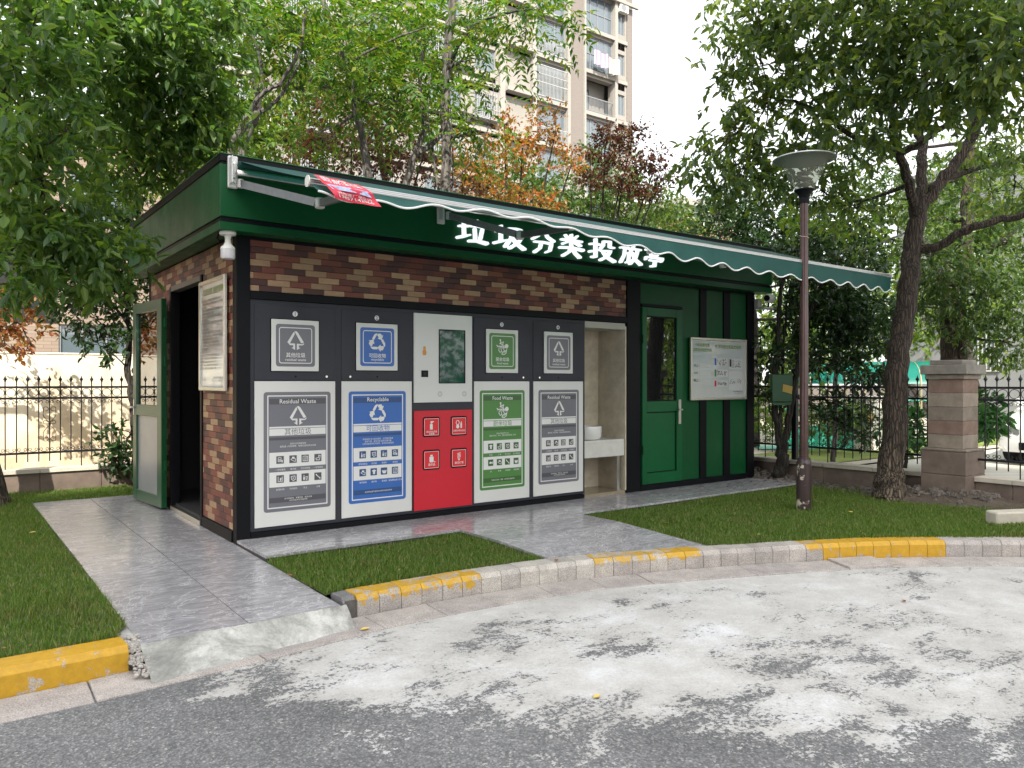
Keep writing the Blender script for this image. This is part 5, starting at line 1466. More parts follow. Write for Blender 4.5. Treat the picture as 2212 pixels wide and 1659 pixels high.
# peach house and pale house to the right, mostly behind foliage
ph = thing('peach_house', 'peach rendered house with cornice behind the dark tree', 'building', (32, 24, -0.2))
PEACH = mat('peach_render', (0.33, 0.215, 0.135), 0.85, var=0.06)
box('wall', PEACH, ph, 25.5, 29.5, 17.5, 30, -0.26, 8.6)
MB().box(25.1, 29.9, 17.1, 30.3, 9.2, 9.55).box(25.3, 29.7, 17.3, 30.15, 8.9, 9.199).box(25.42, 29.6, 17.42, 30.1, 8.601, 8.899).build('cornice', CREAMB, ph, bevel=0.03)
for z in (1.0, 4.4):
    for x in (26.6,): window(ph, x, x + 1.8, 17.46, z, z + 1.7, 2, 1, WFRAME, 0.07)
pw = thing('pale_house', 'pale grey house with barred window behind the parked car', 'building', (33, 1, -0.2))
box('wall', mat('pale_render', (0.15, 0.16, 0.165), 0.85, var=0.06), pw, 27, 42, -6, 8.5, -0.26, 8.8)
for y0 in (5.0, 1.5):
    mb = MB()
    for y in np.arange(y0, y0 + 1.5, 0.13): mb.box(26.93, 26.96, y - 0.015, y + 0.015, 1.6, 3.3)
    mb.box(26.92, 26.97, y0 - 0.05, y0 + 1.5, 1.55, 1.6).box(26.92, 26.97, y0 - 0.05, y0 + 1.5, 3.3, 3.35); mb.build('window_bars', WFRAME, pw)
    box('window', BGLASS, pw, 26.975, 26.998, y0, y0 + 1.45, 1.62, 3.28)

# unseen block added on the camera's side, sized to shade the foreground
sb_ = thing('shade_block', 'long apartment block across the street, out of view behind the camera', 'building', (-50, -47, -0.3))
box('wall', BEIGE, sb_, -82, -18.9, -54, -40, -0.3, 47.4)
box('roof', CREAMB, sb_, -82.3, -18.6, -54.3, -39.7, 47.4, 47.9)
mb = MB()
for fl_ in range(15): mb.box(-81, -20, -39.995, -39.95, 0.9 + fl_ * 3.1, 2.5 + fl_ * 3.1)
mb.build('window_band', BGLASS, sb_)

# ================================================================== beyond the right fence
sheet('parking', [(7.0, -9), (24, -9), (24, 0.55), (7.0, 0.55)], -0.135, brick_wall_mat('grass_pavers', (0.50, 0.48, 0.42), (0.44, 0.42, 0.37), (0.10, 0.11, 0.07), 0.24, 0.12))
TEAL = mat('teal_paint', (0.050, 0.36, 0.25), 0.5, var=0.12, vscale=3)
YPOST = mat('pale_yellow_post', (0.26, 0.24, 0.15), 0.5)
rw = thing('ramp_parapet', 'teal painted ramp parapet beyond the fence', 'parapet', (12.8, 3.0, -0.1))
MB().add([(11.9, 3.35, -0.12), (13.4, 2.35, -0.12), (13.4, 2.35, 0.42), (12.0, 3.28, 0.22), (11.9, 3.35, -0.10), (12.0, 3.48, -0.12), (13.5, 2.48, -0.12), (13.5, 2.48, 0.42), (12.1, 3.41, 0.22), (12.0, 3.48, -0.10)],
         [(0, 1, 2, 3, 4), (9, 8, 7, 6, 5), (0, 5, 6, 1), (1, 6, 7, 2), (2, 7, 8, 3), (3, 8, 9, 4), (4, 9, 5, 0)]).build('parapet_wall', TEAL, rw)
sheet('ramp', [(10.9, 3.1), (12.9, 1.9), (13.3, 2.3), (11.6, 3.7)], -0.100, TEAL)
def handrail(label, pts, zt):
    t = thing('handrail', label, 'handrail', (*pts[0], -0.1), 'teal topped handrails')
    MB().tube([(x, y, zt + 0.02 * i) for i, (x, y) in enumerate(pts)], 0.022, 8).build('top_rail', TEAL, t, smooth=True)
    for a, b in zip(pts[:-1], pts[1:]):
        for q in np.linspace(0, 1, 12)[:-1]:
            x, y = a[0] + (b[0] - a[0]) * q, a[1] + (b[1] - a[1]) * q
            MB().tube([(x, y, -0.1), (x, y, zt)], 0.009, 6).build('baluster', YPOST, t)
handrail('teal topped handrail along the ramp in front of the hedge', [(11.6, 3.9), (14.2, 3.0)], 0.62)
handrail('teal topped handrail behind the white utility box', [(14.0, 3.2), (15.6, 0.9)], 0.80)
cn = thing('ramp_canopy', 'turquoise translucent vaulted canopy over the garage ramp', 'canopy', (15.3, 3.2, 0))
k = NT('turquoise_sheet'); k.p.inputs['Base Color'].default_value = (0.02, 0.26, 0.22, 1); k.rough(0.25); tl = k.n('BsdfTranslucent'); tl.inputs[0].default_value = (0.02, 0.36, 0.30, 1); mx = k.n('MixShader'); mx.inputs[0].default_value = 0.6
k.l(k.p.outputs[0], mx.inputs[1]); k.l(tl.outputs[0], mx.inputs[2]); k.l(mx.outputs[0], k.out.inputs['Surface'])
A, B = Vector((14.3, 4.6, 0)), Vector((15.9, 2.2, 0)); ax = (B - A).normalized(); pr_ = Vector((-ax.y, ax.x, 0))
def vault(u, a): return A + ax * u + pr_ * (1.25 * math.cos(a)) + Vector((0, 0, 1.16 + 0.50 * math.sin(a)))
LT = (B - A).length
for i in range(8):
    vs = [vault(LT * (i + q) / 8, math.pi * j / 10) for q in (0.02, 0.98) for j in range(11)]
    MB().add(vs, [(j, j + 1, j + 12, j + 11) for j in range(10)]).build('roof_panel', k.m, cn, smooth=True)
for i in range(9):
    MB().tube([vault(LT * i / 8, math.pi * j / 10) - Vector((0, 0, 0.02)) for j in range(11)], 0.022, 6).build('roof_rib', YPOST, cn, smooth=True)
    for a in (0, math.pi):
        p = vault(LT * i / 8, a); MB().tube([(p.x, p.y, -0.1), (p.x, p.y, p.z)], 0.02, 6).build('canopy_post', YPOST, cn)
ub = thing('utility_box', 'white utility cabinet with orange sign beside the ramp', 'utility box', (12.75, 1.9, -0.1))
MB().box(12.55, 12.95, 1.7, 2.1, -0.12, 0.88).box(12.52, 12.98, 1.67, 2.13, 0.881, 0.93).build('cabinet_body', mat('off_white_box', (0.56, 0.53, 0.48), 0.6, var=0.1), ub, bevel=0.01)
box('orange_sign', mat('orange_sign', (0.62, 0.40, 0.16), 0.5), ub, 12.541, 12.549, 1.72, 1.90, 0.42, 0.66)
cp = spot(2090, 975, 11.6)
tc = thing('traffic_cone', 'tall grey and white striped cone standing by the broad leaved bush', 'traffic cone', (cp.x, cp.y, -0.13))
for i, (r0, r1, z0, z1, m) in enumerate(((0.135, 0.115, 0.0, 0.10, INKB), (0.115, 0.075, 0.10, 0.42, PLASTIC), (0.075, 0.055, 0.42, 0.60, INKB))):
    MB().lathe([(r0, z0), (r1, z1)], (cp.x, cp.y, -0.13), 16).build('cone_band', m, tc, smooth=True)
box('cone_base', RUBBER, tc, cp.x - 0.17, cp.x + 0.17, cp.y - 0.17, cp.y + 0.17, -0.132, -0.10, 0.01)

# ---- parked white car, nose towards the fence
car = thing('parked_car', 'white parked car behind the iron fence', 'car', (14.1, -1.6, -0.13))
CP = mat('white_car_paint', (0.70, 0.71, 0.72), 0.18, coat=1.0)
CX0, CYC, CZ = 11.85, -1.46, -0.135
st = [  # x from the nose, half width, z low, z belt, z top, half width at top
 (0.00, 0.55, 0.28, 0.60, 0.62, 0.45), (0.05, 0.74, 0.22, 0.66, 0.69, 0.60), (0.20, 0.84, 0.20, 0.72, 0.76, 0.70), (0.60, 0.88, 0.19, 0.80, 0.86, 0.76), (1.05, 0.89, 0.19, 0.86, 0.93, 0.78), (1.30, 0.89, 0.19, 0.88, 1.00, 0.72),
 (1.75, 0.89, 0.19, 0.90, 1.30, 0.60), (2.10, 0.89, 0.19, 0.91, 1.42, 0.57), (2.9, 0.89, 0.19, 0.93, 1.44, 0.56), (3.5, 0.88, 0.19, 0.94, 1.36, 0.55), (3.95, 0.86, 0.20, 0.95, 1.06, 0.64), (4.35, 0.82, 0.24, 0.93, 0.98, 0.66), (4.5, 0.70, 0.30, 0.85, 0.88, 0.55)]
vs, fs = [], []
for x, hw, zl_, zb, zt, ht in st:
    ring = [(-hw * 0.92, zl_), (-hw, zl_ + 0.12), (-hw, zb - 0.14), (-hw * 0.97, zb), (-ht, zt), (0, zt + 0.03), (ht, zt), (hw * 0.97, zb), (hw, zb - 0.14), (hw, zl_ + 0.12), (hw * 0.92, zl_)]
    vs += [(CX0 + x, CYC + a, CZ + b) for a, b in ring]
n = 11
for i in range(len(st) - 1):
    for j in range(n): fs.append((i * n + j, i * n + (j + 1) % n, (i + 1) * n + (j + 1) % n, (i + 1) * n + j))
fs += [tuple(range(n - 1, -1, -1)), tuple((len(st) - 1) * n + j for j in range(n))]
MB().add(vs, fs).build('body', CP, car, smooth=True)
def cpt(i, a, s, up=0.0):
    x, hw, zl_, zb, zt, ht = st[i]
    return (CX0 + x, CYC + s * (hw * 0.97 + (ht - hw * 0.97) * a + up), CZ + zb + (zt - zb) * a + up)
for s in (-1, 1):
    MB().add([cpt(6, 0.12, s, 0.006), cpt(7, 0.1, s, 0.006), cpt(8, 0.1, s, 0.006), cpt(9, 0.12, s, 0.006), cpt(9, 0.85, s, 0.006), cpt(8, 0.88, s, 0.006), cpt(7, 0.88, s, 0.006), cpt(6, 0.8, s, 0.006)], [tuple(range(8))]).build('side_window', BGLASS, car)
MB().add([(CX0 + 1.33, CYC - 0.70, CZ + 1.045), (CX0 + 1.33, CYC + 0.70, CZ + 1.045), (CX0 + 2.05, CYC + 0.55, CZ + 1.43), (CX0 + 2.05, CYC - 0.55, CZ + 1.43)], [(0, 1, 2, 3)]).build('windscreen', BGLASS, car)
for s in (-1, 1):
    hl = MB().add([(CX0 - 0.014, CYC + s * 0.44, CZ + 0.50), (CX0 - 0.014, CYC + s * 0.44, CZ + 0.585), (CX0 + 0.022, CYC + s * 0.70, CZ + 0.655), (CX0 + 0.17, CYC + s * 0.858, CZ + 0.685), (CX0 + 0.19, CYC + s * 0.866, CZ + 0.60), (CX0 + 0.030, CYC + s * 0.755, CZ + 0.51)], [(0, 1, 2, 5), (5, 2, 3, 4)])
    hl.build('headlight', mat('headlight_lens', (0.16, 0.17, 0.18), 0.05, coat=1.0), car)
    MB().tube([(CX0 + 0.05, CYC + s * 0.62, CZ + 0.30), (CX0 + 0.035, CYC + s * 0.62, CZ + 0.30)], 0.05, 12).build('fog_light', PLASTIC, car)
    mr = MB().lathe([(0, -0.07), (0.08, -0.055), (0.10, 0.0), (0.08, 0.055), (0, 0.07)], (CX0 + 1.5, CYC + s * 1.0, CZ + 0.98), 12).build('wing_mirror', CP, car, smooth=True)
    for x in (0.85, 3.6):
        w = MB().tube([(CX0 + x, CYC + s * 0.90, CZ + 0.31), (CX0 + x, CYC + s * 0.70, CZ + 0.31)], 0.31, 24).build('wheel', RUBBER, car, smooth=True)
        MB().tube([(CX0 + x, CYC + s * 0.906, CZ + 0.31), (CX0 + x, CYC + s * 0.89, CZ + 0.31)], 0.20, 20).build('rim', STEEL, w, smooth=True)
MB().box(CX0 - 0.012, CX0 + 0.05, CYC - 0.45, CYC + 0.45, CZ + 0.26, CZ + 0.38).build('lower_grille', BLACK, car, bevel=0.01)
MB().box(CX0 - 0.010, CX0 + 0.05, CYC - 0.36, CYC + 0.36, CZ + 0.50, CZ + 0.57).build('grille', BLACK, car, bevel=0.01)
MB().box(CX0 - 0.016, CX0 - 0.011, CYC - 0.22, CYC + 0.22, CZ + 0.40, CZ + 0.48).build('number_plate', PBLUE, car)

# ---- pale kerb block lying on the lawn at the right
kb = MB().add([(5.50, -3.12, -0.05), (5.56, -3.0, -0.05), (6.6, -3.5, -0.05), (6.54, -3.62, -0.05), (5.50, -3.12, 0.07), (5.56, -3.0, 0.075), (6.6, -3.5, 0.075), (6.54, -3.62, 0.07)], [(0, 3, 2, 1), (4, 5, 6, 7), (0, 1, 5, 4), (1, 2, 6, 5), (2, 3, 7, 6), (3, 0, 4, 7)]).build('concrete_block', COPE, None, bevel=0.012)
tag(kb, 'loose pale concrete kerb block lying on the lawn', 'concrete block')
# ---- rubble strip beside the kiosk and at the fence
mb = MB()
def mound(x, y):
    return 0.13 * math.exp(-((x - 6.62) / 0.28) ** 2) * (0.55 + 0.45 * math.sin(y * 2.1 + 0.6)) * (1 / (1 + math.exp(-(y + 2.9) * 6))) * (1 / (1 + math.exp((y - 0.9) * 6))) + 0.03 * math.exp(-(((x - 6.36) / 0.35) ** 2 + ((y + 1.79) / 0.4) ** 2))
xs_, ys_ = np.linspace(6.12, 6.76, 22), np.linspace(-3.0, 1.0, 80)
vs = [(x, y, Z_LAWN - 0.006 + mound(x, y) + rnd.uniform(-0.006, 0.012)) for x in xs_ for y in ys_]
fs = [(i * 80 + j, (i + 1) * 80 + j, (i + 1) * 80 + j + 1, i * 80 + j + 1) for i in range(21) for j in range(79)]
md_ = mb.add(vs, fs).build('soil_mound', SOIL, None, smooth=True); md_['kind'] = 'structure'
mb = MB()
for k_ in range(900):
    x, y = rnd.gauss(6.55, 0.14), rnd.uniform(-2.7, 0.7)
    if not 6.1 < x < 6.75: continue
    r = rnd.choice((0.010, 0.014, 0.02, 0.03)) * rnd.uniform(0.7, 1.3)
    z = Z_LAWN + mound(x, y) + r * 0.4
    vs = [(x + r * rnd.uniform(0.6, 1.5) * math.cos(a) * (1 - 0.25 * l), y + r * rnd.uniform(0.6, 1.5) * math.sin(a) * (1 - 0.25 * l), z + r * (0.55 if l else -0.6) * rnd.uniform(0.6, 1.2)) for l in (0, 1) for a in (0.3, 1.6, 2.7, 3.9, 5.2)]
    mb.add(vs, [(0, 1, 6, 5), (1, 2, 7, 6), (2, 3, 8, 7), (3, 4, 9, 8), (4, 0, 5, 9), (5, 6, 7, 8, 9)])
tag(mb.build('rubble', mat('rubble_stone', (0.13, 0.112, 0.095), 0.9, var=0.4, vscale=14, bump=0.4)), 'broken stones and rubble heaped beside the kiosk and pillar', 'rubble', kind='stuff')

# ================================================================== vegetation
def unit(a): return a / np.maximum(np.linalg.norm(a, axis=-1, keepdims=True), 1e-9)

def leaf_mesh(name, P, D, N, L, Wd, m, fine=False):
    n = len(P)
    D = unit(D); Sd = unit(np.cross(D, N)); N = np.cross(Sd, D)
    L = np.broadcast_to(np.asarray(L, float), (n,))[:, None]; Wd = np.broadcast_to(np.asarray(Wd, float), (n,))[:, None]
    if fine:
        v = np.stack([P, P + D * L * .33 + Sd * Wd * .5 + N * Wd * .22, P + D * L * .70 + Sd * Wd * .37 + N * Wd * .12, P + D * L - N * L * .10, P + D * L * .70 - Sd * Wd * .37 + N * Wd * .12, P + D * L * .33 - Sd * Wd * .5 + N * Wd * .22], axis=1)
        nv, face = 6, np.array([0, 1, 2, 3, 0, 3, 4, 5]); cnt = [4, 4]
    else:
        v = np.stack([P, P + D * L * .45 + Sd * Wd * .5 + N * Wd * .15, P + D * L - N * L * .08, P + D * L * .45 - Sd * Wd * .5 + N * Wd * .15], axis=1)
        nv, face = 4, np.array([0, 1, 2, 0, 2, 3]); cnt = [3, 3]
    me = bpy.data.meshes.new(name)
    me.vertices.add(n * nv)
    me.vertices.foreach_set('co', v.reshape(-1).astype(np.float32))
    idx = (face[None, :] + (np.arange(n) * nv)[:, None]).reshape(-1)
    me.loops.add(len(idx)); me.loops.foreach_set('vertex_index', idx.astype(np.int32))
    tot = np.tile(np.array(cnt), n); start = np.concatenate([[0], np.cumsum(tot)[:-1]])
    me.polygons.add(len(tot)); me.polygons.foreach_set('loop_start', start.astype(np.int32)); me.polygons.foreach_set('loop_total', tot.astype(np.int32))
    me.update(calc_edges=True); me.materials.append(m)
    return me

def clump(c, rad, n, m, twig, droop, tilt=0.55, fill=0.45):
    u = unit(rng.normal(size=(n, 3)))
    r = rng.random(n) ** fill
    p = np.array(c) + u * np.array(rad) * r[:, None]
    T = unit(u * 0.7 + rng.normal(size=(n, 3)) * 0.55 + np.array([0, 0, -droop]))
    t = np.linspace(0.15, 1.0, m)[None, :, None]
    P = (p[:, None, :] + T[:, None, :] * twig * t).reshape(-1, 3)
    D = unit(np.repeat(T, m, 0) * 0.55 + rng.normal(size=(n * m, 3)) * 0.65 + np.array([0, 0, -droop]))
    N = unit(np.array([0, 0, 1.0]) + rng.normal(size=(n * m, 3)) * tilt)
    return P, D, N

def compound(c, rad, n, pairs, length, droop):
    u = unit(rng.normal(size=(n, 3)))
    p = np.array(c) + u * np.array(rad) * (rng.random(n) ** 0.45)[:, None]
    T = unit(u * np.array([1, 1, 0.5]) + rng.normal(size=(n, 3)) * 0.5 + np.array([0, 0, -0.1]))
    up = unit(np.array([0, 0, 1.0]) + rng.normal(size=(n, 3)) * 0.35)
    Sd = unit(np.cross(T, up))
    Ps, Ds, Ns = [], [], []
    ll = length * rng.uniform(0.7, 1.2, n)
    for k in range(pairs):
        t = (k + 0.8) / pairs
        q = p + T * (ll * t)[:, None] + np.array([0, 0, -1.0]) * (ll * droop * t * t)[:, None]
        Tk = unit(T + np.array([0, 0, -1.0]) * (2 * droop * t))
        for s in (-1, 1):
            Ps.append(q); Ds.append(unit(Tk * 0.55 + Sd * s + rng.normal(size=(n, 3)) * 0.12 + np.array([0, 0, -0.25]))); Ns.append(up)
        if k == pairs - 1:
            Ps.append(q); Ds.append(Tk); Ns.append(up)
    return np.concatenate(Ps), np.concatenate(Ds), np.concatenate(Ns)

def bark(name, c0, c1, scale=14, bumpd=0.03, flake=None):
    k = NT(name); p = k.pos()
    mp = k.n('Mapping'); mp.inputs['Scale'].default_value = (1, 1, 0.10); k.l(p, mp.inputs['Vector'])
    wv = k.n('VectorMath', operation='ADD'); k.l(mp.outputs[0], wv.inputs[0])
    nz = k.n('TexNoise'); nz.inputs['Scale'].default_value = scale * 0.6; nz.inputs['Detail'].default_value = 4; k.l(p, nz.inputs['Vector'])
    sc = k.n('VectorMath', operation='SCALE'); sc.inputs['Scale'].default_value = 0.5 / scale; k.l(nz.outputs['Color'], sc.inputs[0]); k.l(sc.outputs[0], wv.inputs[1])
    vo = k.n('TexVoronoi', feature='DISTANCE_TO_EDGE'); vo.inputs['Scale'].default_value = scale * 1.6; k.l(wv.outputs[0], vo.inputs['Vector'])
    crack = k.ramp(vo.outputs['Distance'], [(0.0, 0.0), (0.16, 0.85), (0.4, 1.0)])
    f = k.noise(scale, 7, 0.7, mp.outputs[0], 0.6)
    c = k.mix(k.ramp(f, [(0.3, c0), (0.7, c1)]), k.ramp(k.noise(70, 3, 0.7, p), [(0.3, 0.8), (0.7, 1.15)]), 1.0, 'MULTIPLY')
    c = k.mix([q * 0.45 for q in c0], c, crack)
    if flake:
        sep = k.n('SeparateXYZ'); k.l(p, sep.inputs[0])
        low = k.math('MULTIPLY', k.math('SUBTRACT', 0.95, sep.outputs['Z'], True), 0.22)
        fm = k.ramp(k.math('ADD', k.noise(scale * 1.5, 6, 0.7, mp.outputs[0]), low), [(0.60, 0.0), (0.70, 0.75)])
        c = k.mix(c, flake, k.math('MULTIPLY', fm, crack))
    k.color(c)
    k.rough(0.92); k.bump(k.math('ADD', k.math('MULTIPLY', crack, 0.7), k.math('MULTIPLY', f, 0.5)), 1.0, bumpd)
    return k.m
BK_CAM = bark('camphor_bark', (0.036, 0.026, 0.019), (0.098, 0.070, 0.050), 24, 0.025, (0.20, 0.16, 0.11))
BK_ASH = bark('ash_bark', (0.075, 0.068, 0.060), (0.165, 0.150, 0.135), 9, 0.008)
BK_DARK = bark('dark_bark', (0.022, 0.018, 0.014), (0.060, 0.050, 0.040), 16, 0.01)
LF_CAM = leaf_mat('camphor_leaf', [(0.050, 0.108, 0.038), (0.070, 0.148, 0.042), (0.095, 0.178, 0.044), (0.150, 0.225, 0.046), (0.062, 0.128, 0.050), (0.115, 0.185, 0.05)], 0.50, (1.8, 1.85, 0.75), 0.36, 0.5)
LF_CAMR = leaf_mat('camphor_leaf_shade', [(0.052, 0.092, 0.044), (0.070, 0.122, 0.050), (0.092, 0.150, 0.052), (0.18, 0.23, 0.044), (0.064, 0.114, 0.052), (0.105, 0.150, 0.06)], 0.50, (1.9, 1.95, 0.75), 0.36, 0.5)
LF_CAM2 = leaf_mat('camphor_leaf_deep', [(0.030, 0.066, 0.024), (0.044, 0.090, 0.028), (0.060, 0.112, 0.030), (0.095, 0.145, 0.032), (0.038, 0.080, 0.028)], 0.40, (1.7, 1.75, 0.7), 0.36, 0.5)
LF_ASH = leaf_mat('ash_leaflet', [(0.030, 0.085, 0.018), (0.045, 0.112, 0.022), (0.060, 0.135, 0.022), (0.10, 0.16, 0.022), (0.15, 0.165, 0.03)], 0.45, (1.75, 1.8, 0.6), 0.5, 0.35)
LF_OSM = leaf_mat('osmanthus_leaf', [(0.012, 0.030, 0.012), (0.018, 0.045, 0.015), (0.030, 0.070, 0.020), (0.022, 0.050, 0.016)], 0.25, (2.0, 2.2, 0.8), 0.30, 0.6)
LF_PLUMD = leaf_mat('plum_leaf_dark', [(0.045, 0.015, 0.017), (0.070, 0.026, 0.020), (0.042, 0.030, 0.016), (0.11, 0.066, 0.02), (0.036, 0.012, 0.018)], 0.38, (2.0, 1.4, 0.8), 0.4, 0.45)
LF_PLUM = leaf_mat('plum_leaf_bright', [(0.22, 0.115, 0.028), (0.31, 0.18, 0.030), (0.15, 0.12, 0.028), (0.36, 0.070, 0.038), (0.28, 0.21, 0.036), (0.080, 0.055, 0.024), (0.18, 0.16, 0.034)], 0.45, (1.8, 1.5, 0.8), 0.4, 0.4)
LF_MAPLE = leaf_mat('maple_leaf', [(0.16, 0.06, 0.025), (0.24, 0.09, 0.03), (0.10, 0.09, 0.03), (0.18, 0.12, 0.03)], 0.45, (2.0, 1.4, 0.8), 0.45, 0.4)
LF_LIGHT = leaf_mat('light_green_leaf', [(0.052, 0.115, 0.020), (0.078, 0.150, 0.025), (0.105, 0.180, 0.028), (0.15, 0.19, 0.036)], 0.46, (1.6, 1.6, 0.6), 0.45, 0.4)
LF_BG = leaf_mat('distant_leaf', [(0.035, 0.080, 0.024), (0.052, 0.105, 0.028), (0.070, 0.125, 0.030), (0.10, 0.135, 0.036)], 0.40, (1.6, 1.6, 0.7), 0.45, 0.4)
LF_FATSIA = leaf_mat('fatsia_leaf', [(0.025, 0.085, 0.030), (0.040, 0.12, 0.040), (0.060, 0.15, 0.050)], 0.3, (2.0, 2.2, 0.9), 0.28, 0.6)

def wob(pts, amp, n=5):
    """smooth a sparse limb path and give it small bends"""
    P = spline([tuple(p) for p in pts], n) if len(pts) > 2 else np.array([np.array(pts[0]) + (np.array(pts[1]) - np.array(pts[0])) * t for t in np.linspace(0, 1, n + 1)])
    j = rng.normal(size=P.shape) * amp; j[0] = 0; j[-1] = 0
    return P + j

def tree(name, label, cat, group, base, limbs, clumps, bk, lf, L, Wd, m=8, twig=0.22, droop=0.25, fine=False, comp=None, branches=5, tilt=0.55, parent=None):
    """limbs: (points, r0, r1); clumps: (centre, radii, twig count)"""
    t = thing(name, label, cat, tuple(base), group)
    mb = MB(); ends = []
    for pts, r0, r1 in limbs:
        P = wob(pts, min(0.012, r1 * 0.5))
        rr = np.linspace(0, 1, len(P))
        rad = r0 + (r1 - r0) * rr
        mb.tube([tuple(p) for p in P], list(rad), 12 if r0 > 0.06 else 7)
        ends += [(p, r) for p, r in zip(P[len(P) // 3:], rad[len(P) // 3:])]
    Ps, Ds, Ns = [], [], []
    for c, rad, n in clumps:
        c = np.array(c); rad = np.array(rad if hasattr(rad, '__len__') else (rad,) * 3)
        if comp: a = compound(c, rad, n, comp[0], comp[1], comp[2])
        else: a = clump(c, rad, n, m, twig, droop, tilt)
        Ps.append(a[0]); Ds.append(a[1]); Ns.append(a[2])
        if branches and ends:
            e, r = min(ends, key=lambda q: np.linalg.norm(q[0] - c))
            mid = (e + c) / 2 + rng.normal(size=3) * 0.08 * np.linalg.norm(c - e)
            br = wob([e, mid, c], 0.01, 5)
            r_ = min(r * 0.6, 0.03)
            mb.tube([tuple(p) for p in br], list(np.linspace(r_, max(0.006, r_ * 0.4), len(br))), 6)
            for _ in range(branches):
                q = c + unit(rng.normal(size=3)) * rad * rng.uniform(0.5, 0.95)
                s = br[rng.integers(len(br) // 2, len(br))]
                b2 = wob([s, (s + q) / 2 + rng.normal(size=3) * 0.05, q], 0.008, 3)
                mb.tube([tuple(p) for p in b2], list(np.linspace(max(0.006, r_ * 0.35), 0.003, len(b2))), 5)
    tk = mb.build('trunk', bk, t, smooth=True)
    if Ps:
        P, D, N = np.concatenate(Ps), np.concatenate(Ds), np.concatenate(Ns)
        s = rng.uniform(0.45, 1.3, len(P))
        link('crown', leaf_mesh('crown', P, D, N, L * s, Wd * s, lf, fine), t)
    return t
def sp(x, y, d): return tuple(spot(x, y, d))

# ---- camphor on the left, its low boughs reaching over the path
tree('camphor_tree', 'large camphor tree with boughs hanging over the path at the side door', 'tree', 'camphor trees', (-1.36, 3.44, -0.06),
     [([(-1.36, 3.44, -0.12), (-1.42, 3.42, 0.15), (-1.50, 3.36, 0.9), (-1.62, 3.25, 1.8), (-1.55, 3.0, 2.9), (-1.35, 2.7, 3.8), (-1.1, 2.4, 5.4)], 0.19, 0.07),
      ([(-1.44, 3.42, -0.1), (-1.43, 3.42, 0.1)], 0.27, 0.17),
      ([(-1.60, 3.2, 2.1), (-1.35, 2.4, 2.55), (-1.2, 1.5, 2.9), (-1.15, 0.9, 2.7)], 0.075, 0.02),
      ([(-1.55, 3.0, 2.9), (-0.9, 2.6, 3.5), (-0.3, 2.3, 4.1), (0.2, 2.1, 4.4)], 0.08, 0.02),
      ([(-1.35, 2.7, 3.8), (-1.2, 1.8, 4.3), (-1.0, 1.0, 4.6)], 0.06, 0.02)],
     [(sp(40, 520, 5.6), (0.42, 0.5, 0.28), 68), (sp(150, 560, 5.9), (0.42, 0.5, 0.24), 77), (sp(235, 545, 6.1), (0.30, 0.4, 0.20), 45), (sp(110, 455, 5.8), (0.45, 0.5, 0.25), 68), (sp(30, 590, 5.6), (0.3, 0.4, 0.16), 27),
      (sp(30, 390, 5.6), (0.40, 0.5, 0.35), 68), (sp(60, 250, 5.6), (0.45, 0.6, 0.4), 91), (sp(50, 90, 5.6), (0.5, 0.6, 0.45), 109), (sp(170, 60, 6.2), (0.55, 0.6, 0.42), 119), (sp(280, 90, 6.5), (0.5, 0.6, 0.42), 119),
      (sp(375, 90, 6.8), (0.45, 0.6, 0.40), 105), (sp(440, 150, 7.0), (0.36, 0.5, 0.36), 77), (sp(430, 255, 7.1), (0.38, 0.5, 0.36), 86), (sp(350, 200, 7.0), (0.5, 0.6, 0.40), 109), (sp(230, 190, 6.8), (0.5, 0.6, 0.40), 105),
      (sp(130, 300, 6.6), (0.40, 0.5, 0.22), 29), (sp(290, 300, 7.2), (0.40, 0.5, 0.20), 32), (sp(395, 330, 7.3), (0.36, 0.4, 0.24), 59), (sp(210, 390, 7.3), (0.36, 0.4, 0.16), 31), (sp(300, 375, 7.4), (0.34, 0.4, 0.14), 31), (sp(450, 40, 7.0), (0.4, 0.5, 0.3), 68),
      (sp(90, 330, 6.2), (0.3, 0.4, 0.22), 36), (sp(60, -60, 5.6), (0.8, 0.8, 0.4), 73), (sp(300, -60, 6.4), (0.8, 0.8, 0.4), 73)],
     BK_CAM, LF_CAM, 0.112, 0.042, m=9, twig=0.20, droop=0.30, fine=True)

